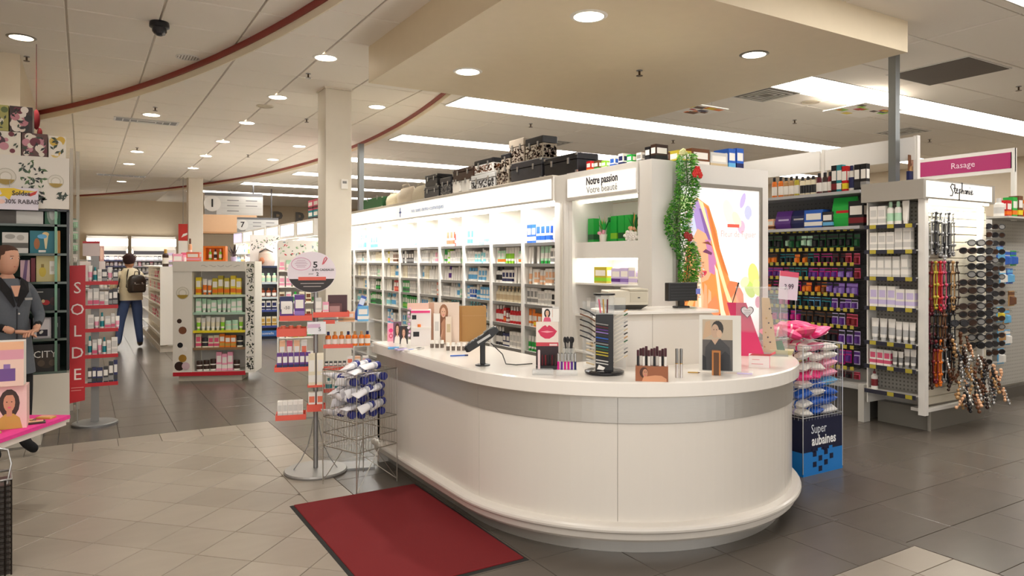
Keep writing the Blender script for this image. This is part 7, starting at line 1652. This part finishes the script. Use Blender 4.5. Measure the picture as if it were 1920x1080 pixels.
fr_ = thing('gift_set', 'brown framed gift tray leaning on the right top tray', 'gift set', tuple(MT @ Vector((sx(630), -.0, sz(592)+.001))), sr_.rotation_euler.z)
new_ob('frame', MB().box(-.07, .07, .02, .035, 0, .15, mat('#4a2428')), fr_); new_ob('front_tray', MB().box(-.075, .03, -.01, .018, 0, .09, mat('#6b3f3e')), fr_); new_ob('window', MB().box(-.06, .015, -.012, -.01, .015, .07, mat('#b58a86', P_)), fr_)
for k, (px, c) in enumerate([(532, 'lightgrey'), (546, 'peach'), (560, 'lightgrey')]): fs_item(px, zB, 0, 9, 17, 'jar', c, 'coral', f'{cn(c)} jar with coral lid, {ORD[k]} on the second left tray')
for k, (px, c) in enumerate([(530, 'peach'), (543, 'rose'), (556, 'peach'), (569, 'white')]): fs_item(px, zC, .05, 10, 52, 'box', c, 'coral', f'{cn(c)} tall carton, {ORD[k]} behind the purple boxes')
for k, px in enumerate((526, 536, 546, 556, 566, 576)): fs_item(px, zC, -.045, 9, 32, 'box', 'purple', 'navy', f'purple carton, {ORD[k]} from the left on the third left tray', .04)
for k, px in enumerate((527, 536, 545, 554, 563)): fs_item(px, zD, -.03, 8.6, 32, 'box', 'white', 'lightgrey', f'plain white carton, {ORD[k]} from the left on the lowest left tray', .06)
for k, px in enumerate((583, 598)): fs_item(px, zE, -.065, 12, 32, 'box', 'white', 'coral', f'white carton with coral stripe, {["left", "right"][k]} one on the small middle tray', .05)
for k, (px, c1, c2) in enumerate([(583, 'cream', 'white'), (598, 'ivory', 'white')]): 
    zz = sz(720); (tray(sr_, sx(576), sx(605), -.09, -.04, zz, .008) if k == 0 else None); fs_item(px, zz, -.065, 12, 60, 'box', c1, c2, f'tall {cn(c1)} carton, {["left", "right"][k]} one above the small middle tray', .04)
# second clear rack behind the wire bin
rx0 = campos(654, 5.35); cr = thing('clear_rack', 'clear tiered rack of orange bottles and small cartons behind the wire bin', 'rack', (*rx0, 0), facing(*rx0))
CM = 5.35/1330; cx_ = lambda px: (px-654)*CM; cz = lambda py: EYE-(py-490)*CM
new_ob('base', MB().box(-.19, .19, -.1, .1, 0, .015, POLE), cr)
for x in (-.185, .185): new_ob('side_panel', MB().box(x-.003, x+.003, -.09, .09, .015, cz(598), CLEAR), cr)
new_ob('back_panel', MB().box(-.182, .182, .085, .09, .015, cz(598), CLEAR), cr)
lv = [(602, 'top'), (647, 'second'), (687, 'third'), (728, 'fourth')]
for y, nm in lv: s_ = new_ob('shelf', MB().box(-.182, .182, -.09, .085, cz(y)-.005, cz(y), CLEAR2), cr); new_ob('coral_edge', MB().box(-.182, 0.03 if nm != 'top' else -.1, -.094, -.09, cz(y)-.01, cz(y)+.018, COR), s_)
MC = cr.matrix_basis
def cr_item(px, nm, y, wpx, hpx_, kind, c1, c2, label, d=.05): return rack_item(MC, cx_(px), y, dict((b, cz(a)) for a, b in lv)[nm], wpx*CM, d, hpx_*CM, kind, c1, c2, label, 'products on the clear tiered rack')
cr_item(620, 'top', -.02, 24, 16, 'box', 'white', 'lightgrey', 'pale carton at the left of the clear rack top'); cr_item(650, 'top', -.02, 30, 18, 'box', 'peach', 'tan', 'peach carton in the middle of the clear rack top'); cr_item(680, 'top', -.0, 20, 28, 'box', 'skyblue', 'white', 'sky blue carton at the right of the clear rack top')
for k, px in enumerate((617, 629, 641, 653, 665, 677, 688)): cr_item(px, 'second', -.04, 10.5, 27, 'bottle', 'orange', 'tan' if k % 3 else 'navy', f'orange bottle, {ORD[k]} from the left on the second shelf of the clear rack')
for k, px in enumerate((614, 622, 630, 638, 646, 656, 670, 684)): cr_item(px, 'third', -.04, 6 if k < 5 else 10, 12 if k < 5 else 20, 'box', 'black' if k < 5 else ['white', 'peach', 'white'][k-5], 'white' if k < 5 else 'coral', f'{"small black carton" if k < 5 else "pale carton"}, {ORD[k]} from the left on the third shelf of the clear rack')
for k, px in enumerate((618, 634, 650, 668, 686)): cr_item(px, 'fourth', -.03, 12, 22, ['bottle', 'box'][k % 2], ['white', 'mint', 'peach', 'white', 'rose'][k], 'teal', f'{["white", "mint", "peach", "white", "rose"][k]} {["bottle", "box"][k%2]}, {ORD[k]} on the lowest shelf of the clear rack')
for k, (px, a) in enumerate([(638, -.5), (672, .35)]):
    lf = thing('leaflet', f'blue leaflet fanned above the clear rack, {["left", "right"][k]} one', 'leaflet', tuple(MC @ Vector((cx_(px), .0, cz(602)+.075))), cr.rotation_euler.z)
    mb = MB(); mb.T = Matrix.Rotation(a, 4, 'Y'); mb.box(-.02, .02, .0, .004, -.07, .12, mat('#3f62b8', P_)).box(-.018, .018, -.001, 0, .05, .1, mat('#dfe6f4', P_)); new_ob('sheet', mb, lf)
# ---------------------------------------------------------------- wire bin full of tubes
pn, plf, prt = at(668.6, 927, 0), at(607, 908, 0), at(742, 903, 0)
brz = math.atan2(prt[1]-pn[1], prt[0]-pn[0]); S1 = .36
wbn = thing('wire_bin', 'square chrome wire dump bin full of blue-capped white tubes beside the floor stand', 'bin', (*pn, 0), brz)
CH = mat('#b9b3a8', 'metal', rough=.3)
def hoop(z, r_=.0035): return MB().tube([(0, 0, z), (S1, 0, z), (S1, S1, z), (0, S1, z), (0, 0, z)], r_, CH, 5)
for z in (.27, .36, .47, .80): new_ob('hoop', hoop(z), wbn)
for x in (0, S1):
    for y in (0, S1): new_ob('leg', MB().tube([(x, y, 0), (x, y, .80)], .004, CH, 6), wbn)
mb = MB()
for k in range(1, 14):
    q = S1*k/14
    for a in (((q, 0), ), ((q, S1), ), ((0, q), ), ((S1, q), )): mb.tube([(*a[0], .27), (*a[0], .80)], .0014, CH, 3)
for k in range(1, 10): mb.tube([(S1*k/10, 0, .47), (S1*k/10, S1, .47)], .0014, CH, 3)
new_ob('wire_grid', mb, wbn).__setitem__('kind', 'stuff')
for a, b in (((0, 0), (S1, S1)), ((S1, 0), (0, S1)), ): new_ob('cross_brace', MB().tube([(*a, .02), (S1/2, S1/2, .2), (*b, .27)], .003, CH, 5), wbn)
for a, b in (((.0, 0, .0), (S1*.55, 0, .27)), ((S1, 0, .02), (S1*.45, 0, .27)), ((0, S1, .02), (0, S1*.4, .27))): new_ob('front_brace', MB().tube([a, b], .003, CH, 5), wbn)
ct = MB(); NVY = mat('#2a3488'); WHT = mat('#e9e7ea')
rg_ = [(0.98, 0), (1, .04), (1, .2), (.96, .22)]
ct.lathe([(.024, 0), (.027, .004), (.027, .036)], NVY, 14); 
for k in range(14): a = 2*PI*k/14; ct.box(.0265*math.cos(a)-.001, .0265*math.cos(a)+.001, .0265*math.sin(a)-.001, .0265*math.sin(a)+.001, .004, .034, mat('#1c2368'))
q = lambda a_, b_, z: [(a_*math.cos(2*PI*k/14), b_*math.sin(2*PI*k/14), z) for k in range(14)]
tb_ = MB(); tb_.loft([q(.023, .023, .037), q(.026, .025, .05), q(.028, .02, .11), q(.031, .004, .19), q(.031, .002, .2)], WHT, smooth=True)
tl_ = MB().loft([q(.0268, .0256, .06), q(.0276, .0235, .085)], mat('#b9bcc6', P_), cap=False)
capm, bodm, labm = ct.mesh('cap'), tb_.mesh('tube'), tl_.mesh('label_band'); rt = random.Random(77); MW = wbn.matrix_basis
for k in range(46):
    lay_ = k//8; n = k % 8
    z = .503+.058*lay_+rt.uniform(-.004, .01); f = rt.uniform(-.35, .35) + (0 if lay_ % 2 == 0 else .9)
    ins_ = .05+.26*(n/5); front = rt.random() < .65
    p = Vector((.03+.3*((n*37+lay_*13) % 8)/7, (.035 if n % 2 == 0 else .20)+rt.uniform(0, .04), z)) if lay_ % 2 == 0 else Vector(((.32 if n % 2 else .17)+rt.uniform(-.03, .0), .04+.27*((n*3) % 8)/7, z))
    if lay_ == 5: p = Vector((.08+.2*rt.random(), .06+.15*rt.random(), .80+rt.uniform(0, .05)))
    ang = (PI/2+f*.5) if lay_ % 2 == 0 else (PI+f*.35)          # direction from cap to crimp
    o = thing('cream_tube', f'white squeeze tube with ridged dark blue cap, {["lowest", "second", "third", "fourth", "fifth", "topmost"][lay_]} layer of the wire bin', 'tube', tuple(MW @ p), 0, 'blue-capped tubes in the wire bin')
    o['label'] = f'blue-capped white tube in the {["lowest", "second", "third", "fourth", "fifth", "topmost"][lay_]} layer of the heap, {ORD[n]} in it'
    tilt = rt.uniform(-.12, .16)
    o.rotation_euler = (Matrix.Rotation(brz+ang, 3, 'Z') @ Matrix.Rotation(PI/2+tilt, 3, 'Y') @ Matrix.Rotation(rt.uniform(0, 3), 3, 'Z')).to_euler()
    new_ob('tube', bodm, o); new_ob('cap', capm, o); new_ob('label_band', labm, o)

# ---------------------------------------------------------------- people
def skin_body(joints, bones, mats, region, name='body', sub=2):
    """one continuous skinned surface; joints: name -> ((x, y, z), (rx, ry)); region(face centre) -> material index"""
    names = list(joints); me = bpy.data.meshes.new(name)
    me.from_pydata([joints[n][0] for n in names], [(names.index(a), names.index(b)) for a, b in bones], [])
    o = bpy.data.objects.new(name, me); C.objects.link(o)
    md = o.modifiers.new('skin', 'SKIN'); md.use_smooth_shade = True; md.branch_smoothing = .6
    sv = me.skin_vertices[0].data
    for i, n in enumerate(names): sv[i].radius = joints[n][1]; sv[i].use_root = (i == 0)
    s = o.modifiers.new('sub', 'SUBSURF'); s.levels = sub; s.render_levels = sub
    dg = bpy.context.evaluated_depsgraph_get(); dg.update(); m2 = bpy.data.meshes.new_from_object(o.evaluated_get(dg)); bpy.data.objects.remove(o)
    m2.name = name; m2.materials.clear()
    for m in mats: m2.materials.append(m)
    for p in m2.polygons: p.material_index = region(p.center); p.use_smooth = True
    return m2
def add_head(mb_, c, r, face_dir, skin, hair, tilt=0, back=False):
    """head with brow, nose, lips, chin, eyes and ears; face towards local -y turned by face_dir"""
    T = Matrix.Translation(c) @ Matrix.Rotation(face_dir, 4, 'Z') @ Matrix.Rotation(tilt, 4, 'X'); mb_.T = T
    rings = []; n = 20; prof = [(-1.22, .30, .05), (-1.12, .5, .0), (-.85, .66, -.02), (-.5, .76, 0), (-.1, .82, .02), (.3, .86, .05), (.65, .78, .07), (.92, .55, .08), (1.08, .2, .08)]
    for z, w_, yo in prof:
        ring = []
        for i in range(n):
            a = 2*PI*i/n; x = w_*math.cos(a)*.88; y = w_*1.04*math.sin(a)+yo
            f = max(0, -math.sin(a))**8
            y -= f*(.16 if abs(z+.1) < .15 else .20 if abs(z+.5) < .2 else .07 if z < -.8 else .04 if .2 < z < .5 else .0)*(1 if abs(math.cos(a)) < .2 else .3)
            ring.append((x*r, y*r, z*r))
        rings.append(ring)
    mb_.loft(rings, skin, smooth=True)
    for s in (-1, 1):
        mb_.ball((s*.30*r, -.74*r, .08*r), .10*r, mat('#e8e2dc'), 8, 5, (1.3, .5, .6)); mb_.ball((s*.30*r, -.79*r, .08*r), .05*r, mat('#33261f'), 6, 4, (1, .5, 1))
        mb_.box(s*.3*r-.14*r, s*.3*r+.14*r, -.83*r, -.78*r, .25*r, .29*r, hair); mb_.ball((s*.76*r, .06*r, -.05*r), .2*r, skin, 8, 6, (.35, .7, 1.2))
    mb_.ball((0, -.84*r, -.58*r), .13*r, mat('#b86a5e'), 8, 5, (1.5, .5, .45)); mb_.loft([[(-.1*r, -.8*r, -.3*r), (.1*r, -.8*r, -.3*r), (0, -1.02*r, -.27*r)], [(-.05*r, -.8*r, .15*r), (.05*r, -.8*r, .15*r), (0, -.86*r, .15*r)]], skin, smooth=True)
    mb_.T = None
def add_hand(mb_, wrist, fwd, up, side, m, L=.085, curl=.7):
    """palm, four bent fingers of different lengths and a side thumb"""
    f, u_, s = Vector(fwd).normalized(), Vector(up).normalized(), None
    s = f.cross(u_).normalized()*side; w0 = Vector(wrist)
    mb_.loft([[tuple(w0+s*a+u_*b) for a, b in ((-.022, -.012), (.022, -.012), (.022, .012), (-.022, .012))], [tuple(w0+f*L*.5+s*a+u_*b) for a, b in ((-.036, -.013), (.036, -.013), (.036, .013), (-.036, .013))], [tuple(w0+f*L+s*a+u_*b) for a, b in ((-.038, -.01), (.038, -.01), (.036, .01), (-.036, .01))]], m, smooth=True)
    for k, l in enumerate((.062, .072, .068, .052)):
        p0 = w0+f*L*.93+s*(-.028+.019*k); d1 = (f-u_*curl*.4).normalized(); d2 = (f-u_*curl*1.6).normalized(); p1 = p0+d1*l*.5; mb_.tube([tuple(p0), tuple(p1), tuple(p1+d2*l*.32), tuple(p1+d2*l*.55)], [.0092, .0088, .008, .006], m, 7)
    p0 = w0+f*L*.3-s*.03; d1 = (f-s*.9-u_*.3).normalized(); p1 = p0+d1*.035; mb_.tube([tuple(p0), tuple(p1), tuple(p1+(f-u_*.5).normalized()*.032)], [.012, .0105, .007], m, 7)
def join_mesh(me, mb):
    """append builder geometry to a mesh, keeping it one object"""
    import bmesh
    extra = mb.mesh('extra'); off = len(me.materials)
    for m in extra.materials: me.materials.append(m)
    bm = bmesh.new(); bm.from_mesh(me); n0 = len(bm.faces); bm.from_mesh(extra); bm.faces.ensure_lookup_table()
    for i in range(n0, len(bm.faces)): bm.faces[i].material_index += off
    bm.to_mesh(me); bm.free(); bpy.data.meshes.remove(extra); return me
SKN = mat('#c9977c', 'plastic', rough=.55); SKN2 = mat('#b98768', 'plastic', rough=.55)
# the assistant
pu_, pv_ = campos(13, 5.6)
pe1 = thing('person', 'woman in a grey shop coat with dark collar, hands clasped, behind the pink table', 'person', (pu_, pv_, 0), facing(pu_, pv_)+.45)
J = {'pelvis': ((0, 0, .95), (.15, .115)), 'waist': ((0, 0, 1.10), (.125, .10)), 'chest': ((0, 0, 1.26), (.155, .11)), 'neck0': ((0, .005, 1.40), (.06, .055)), 'neck': ((0, -.005, 1.47), (.045, .045)),
     'shL': ((-.15, 0, 1.355), (.062, .062)), 'elL': ((-.235, -.02, 1.10), (.045, .045)), 'wrL': ((-.06, -.235, 1.01), (.028, .026)),
     'shR': ((.15, 0, 1.355), (.062, .062)), 'elR': ((.235, -.02, 1.10), (.045, .045)), 'wrR': ((.09, -.235, 1.01), (.028, .026)),
     'hL': ((-.09, 0, .86), (.098, .10)), 'kL': ((-.10, 0, .48), (.064, .064)), 'aL': ((-.10, .02, .1), (.045, .045)), 'hR': ((.09, 0, .86), (.098, .10)), 'kR': ((.11, -.03, .48), (.064, .064)), 'aR': ((.12, -.01, .1), (.045, .045)),
     'tL': ((-.12, -.12, .04), (.042, .034)), 'tR': ((.15, -.14, .04), (.042, .034))}
B = [('pelvis', 'waist'), ('waist', 'chest'), ('chest', 'neck0'), ('neck0', 'neck'), ('chest', 'shL'), ('shL', 'elL'), ('elL', 'wrL'), ('chest', 'shR'), ('shR', 'elR'), ('elR', 'wrR'), ('pelvis', 'hL'), ('hL', 'kL'), ('kL', 'aL'), ('aL', 'tL'), ('pelvis', 'hR'), ('hR', 'kR'), ('kR', 'aR'), ('aR', 'tR')]
COAT = mat('#5b6067', 'cloth'); BLKC = mat('#121114', 'cloth')
def reg1(c):
    if c.z > 1.40: return 0
    if c.y < -.2 and .95 < c.z < 1.1: return 0
    if c.z < .92: return 2
    if c.y < -.16 and c.z < 1.1: return 2
    return 1
bm1 = skin_body(J, B, [SKN, COAT, BLKC], reg1)
ex = MB(); add_head(ex, (0, -.012, 1.565), .098, .25, SKN, mat('hair')); add_hand(ex, (-.06, -.24, 1.01), (.8, -.35, -.1), (0, .2, 1), 1, SKN); add_hand(ex, (.09, -.24, 1.01), (-.7, -.5, -.05), (0, .2, 1), -1, SKN)
o = new_ob('body', join_mesh(bm1, ex), pe1)
def oval(w_, d_, z, yo=0, n=20): return [(w_*math.cos(2*PI*i/n), d_*math.sin(2*PI*i/n)+yo, z) for i in range(n)]
new_ob('coat', MB().loft([oval(.20, .15, .66), oval(.185, .14, .80), oval(.165, .13, .98), oval(.15, .118, 1.10), oval(.175, .128, 1.26), oval(.16, .105, 1.36), oval(.07, .07, 1.415)], COAT, cap=False, smooth=True), pe1)
cl_ = MB()
for s in (-1, 1): cl_.loft([[(s*.075, .045, 1.43), (s*.115, .02, 1.40)], [(s*.07, -.06, 1.425), (s*.125, -.06, 1.385)], [(s*.03, -.125, 1.33), (s*.095, -.132, 1.31)], [(s*.004, -.137, 1.20), (s*.02, -.14, 1.19)]], BLKC if s else COAT, closed=False, cap=False)
cl_.loft([[(-.075, .045, 1.43), (-.1, .05, 1.40)], [(0, .075, 1.44), (0, .09, 1.40)], [(.075, .045, 1.43), (.1, .05, 1.40)]], BLKC, closed=False, cap=False); new_ob('collar', cl_, pe1)
new_ob('neck_opening', MB().add([(-.035, -.128, 1.36), (.035, -.128, 1.36), (0, -.141, 1.24)], [(0, 1, 2)], SKN).add([(-.02, -.1395, 1.275), (.02, -.1395, 1.275), (0, -.142, 1.22)], [(0, 1, 2)], BLKC), pe1)
new_ob('coat_seam', MB().box(-.002, .002, -.158, -.14, .68, 1.18, mat('#3f434a')), pe1); new_ob('name_badge', MB().box(.06, .115, -.142, -.136, 1.245, 1.262, mat('silver', 'metal')), pe1)
for k in range(3): new_ob('button', MB().ball((.012, -.15, 1.14-.14*k), .008, mat('lightgrey'), 8, 5, (1, .4, 1)), pe1)
hr = MB(); hr.T = Matrix.Translation((0, -.012, 1.565)) @ Matrix.Rotation(.25, 4, 'Z'); hr.loft([[(.079*math.cos(a)*k1, .09*math.sin(a)*k1+.01+k2, z) for a in [2*PI*i/18 for i in range(18)]] for z, k1, k2 in ((-.045, .86, .03), (.0, 1.02, .022), (.045, 1.08, .018), (.08, .95, .012), (.105, .62, .01), (.115, .2, .01))], mat('#4e3428', 'cloth'), smooth=True); hr.ball((0, .11, .02), .04, mat('#4e3428', 'cloth'), 10, 6); new_ob('hair', hr, pe1)
# the customer seen from behind
cu_, cv_ = at(245, 653, 0)
pe2 = thing('person', 'customer seen from behind in cream jacket and blue jeans, facing the cosmetics counter', 'person', (cu_, cv_, 0), facing(cu_, cv_)+.35)
J2 = {'pelvis': ((0, 0, .95), (.16, .12)), 'waist': ((0, 0, 1.08), (.15, .12)), 'chest': ((0, .02, 1.25), (.18, .13)), 'neck0': ((0, .05, 1.40), (.065, .06)), 'neck': ((0, .07, 1.46), (.05, .05)),
      'shL': ((-.17, .03, 1.34), (.075, .075)), 'elL': ((-.27, .08, 1.08), (.06, .06)), 'wrL': ((-.20, .27, 1.12), (.035, .035)), 'shR': ((.17, .03, 1.34), (.075, .075)), 'elR': ((.25, .10, 1.08), (.06, .06)), 'wrR': ((.05, .29, 1.12), (.035, .035)),
      'hL': ((-.10, 0, .86), (.105, .11)), 'kL': ((-.15, .05, .48), (.075, .075)), 'aL': ((-.20, .02, .11), (.055, .055)), 'tL': ((-.27, .13, .045), (.05, .042)), 'hR': ((.10, 0, .86), (.105, .11)), 'kR': ((.13, .02, .48), (.075, .075)), 'aR': ((.16, .0, .11), (.055, .055)), 'tR': ((.20, .13, .045), (.05, .042))}
JN = mat('#4a5f90', 'cloth'); JK = mat('#e8dec2', 'cloth'); SHO = mat('#6b635a', 'cloth')
def reg2(c):
    if c.z < .10: return 3
    if c.z < .95: return 2
    if c.z > 1.43: return 0
    if c.y > .265: return 0
    return 1
bm2 = skin_body(J2, B, [SKN2, JK, JN, SHO], reg2)
ex = MB(); add_head(ex, (0, .085, 1.555), .10, PI+.5, SKN2, mat('#3a1c1c'), .25); add_hand(ex, (-.20, .275, 1.12), (.4, .7, .1), (0, -.2, 1), -1, SKN2); add_hand(ex, (.05, .295, 1.12), (-.5, .7, .1), (0, -.2, 1), 1, SKN2)
new_ob('body', join_mesh(bm2, ex), pe2)
new_ob('jacket', MB().loft([oval(.20, .155, .86), oval(.195, .15, .98), oval(.18, .145, 1.10, .005), oval(.20, .15, 1.25, .02), oval(.17, .12, 1.37, .03), oval(.075, .075, 1.43, .06)], JK, cap=False, smooth=True), pe2)
hr = MB(); hr.T = Matrix.Translation((0, .08, 1.57)); hr.ball((0, -.012, .015), .108, mat('#351c1e', 'cloth'), 14, 8, (.95, 1.0, 1.0)); rhh = random.Random(2)
for k in range(40):
    a, b = rhh.uniform(0, 2*PI), rhh.uniform(.1, 1.3); d = Vector((math.cos(a)*math.cos(b), math.sin(a)*math.cos(b)-.2, math.sin(b))); hr.tube([tuple(d*.09), tuple(d*.112+Vector((rhh.uniform(-.02, .02), 0, .02)))], [.012, .004], mat('#4a2426', 'cloth'), 5)
new_ob('hair', hr, pe2)
M2 = Matrix.Translation(pe2.location) @ Matrix.Rotation(pe2.rotation_euler.z, 4, 'Z')
bp_ = thing('backpack', 'small dark brown leather backpack worn by the customer in the cream jacket', 'bag', tuple(M2 @ Vector((.03, -.145, 1.0))), pe2.rotation_euler.z); LE = mat('#2b2019', 'plastic')
new_ob('body', MB().loft([[(x*.15, y*.06-.05, z) for x, y in ((math.cos(2*PI*i/16), math.sin(2*PI*i/16)) for i in range(16))] if 0 else [(math.copysign(abs(math.cos(2*PI*i/16))**.6, math.cos(2*PI*i/16))*w_, -.05+math.copysign(abs(math.sin(2*PI*i/16))**.6, math.sin(2*PI*i/16))*d_, z) for i in range(16)] for w_, d_, z in ((.13, .05, 0), (.15, .065, .04), (.15, .065, .2), (.12, .05, .28), (.07, .03, .31))], LE, smooth=True), bp_)
new_ob('front_pocket', MB().rbox(-.1, .1, -.135, -.1, .03, .15, mat('#33271e', 'plastic'), .015), bp_); new_ob('buckle', MB().box(-.07, -.05, -.14, -.13, .15, .18, mat('silver', 'metal')).box(.05, .07, -.14, -.13, .15, .18, mat('silver', 'metal')), bp_)
new_ob('strap', MB().tube([(-.08, -.01, .03), (-.14, .04, .1), (-.13, .03, .3), (-.1, .06, .41)], .011, LE), bp_); new_ob('strap', MB().tube([(.06, -.0, .25), (.08, .03, .36), (.07, .1, .42)], .011, LE), bp_); new_ob('handle', MB().tube([(-.04, -.04, .3), (-.03, -.05, .37), (.03, -.05, .37), (.04, -.04, .3)], .008, LE), bp_)
hb_ = thing('shoulder_bag', 'black shoulder bag hanging at the left hip of the customer', 'bag', tuple(M2 @ Vector((-.27, .03, .78))), pe2.rotation_euler.z)
new_ob('body', MB().rbox(-.06, .06, -.13, .13, 0, .22, mat('black', 'cloth'), .03), hb_); new_ob('strap', MB().tube([(0, -.1, .2), (.06, -.08, .4), (.13, .0, .62), (.06, .1, .4), (0, .1, .2)], .01, mat('black', 'cloth')), hb_)
# ---------------------------------------------------------------- far or surplus goods past the first 300 of a kind become one object
def bulk(kind, keep, label):
    lst = [o for o in C.objects if o.parent is None and o.type == 'MESH' and o.data.name.split('.')[0] == kind and 'category' in o]
    def key(o):
        p = o.location; q = pix(p.x, p.y, p.z)
        hid = not q or not (-40 < q[0] < 1960 and -40 < q[1] < 1120) or 605 < q[0] < 664 and q[2] > 9.5
        return (hid, p.x**2+p.y**2)
    lst.sort(key=key); rest_ = lst[keep:]
    if not rest_: return
    mb = MB()
    for o in rest_:
        me = o.data; M_ = Matrix.LocRotScale(o.location, o.rotation_euler, o.scale); off = len(mb.v)
        mb.v += [tuple(M_ @ v.co) for v in me.vertices]; mi_ = [mb.mi(m) for m in me.materials]
        for p in me.polygons: mb.f.append(tuple(i+off for i in p.vertices)); mb.m.append(mi_[p.material_index]); mb.s.append(False)
        bpy.data.objects.remove(o)
    o = new_ob('distant_'+kind, mb); o['kind'] = 'stuff'; o['label'] = label; o['category'] = kind
bulk('box', 296, 'small cartons on the distant rear shelves and the low far gondola')
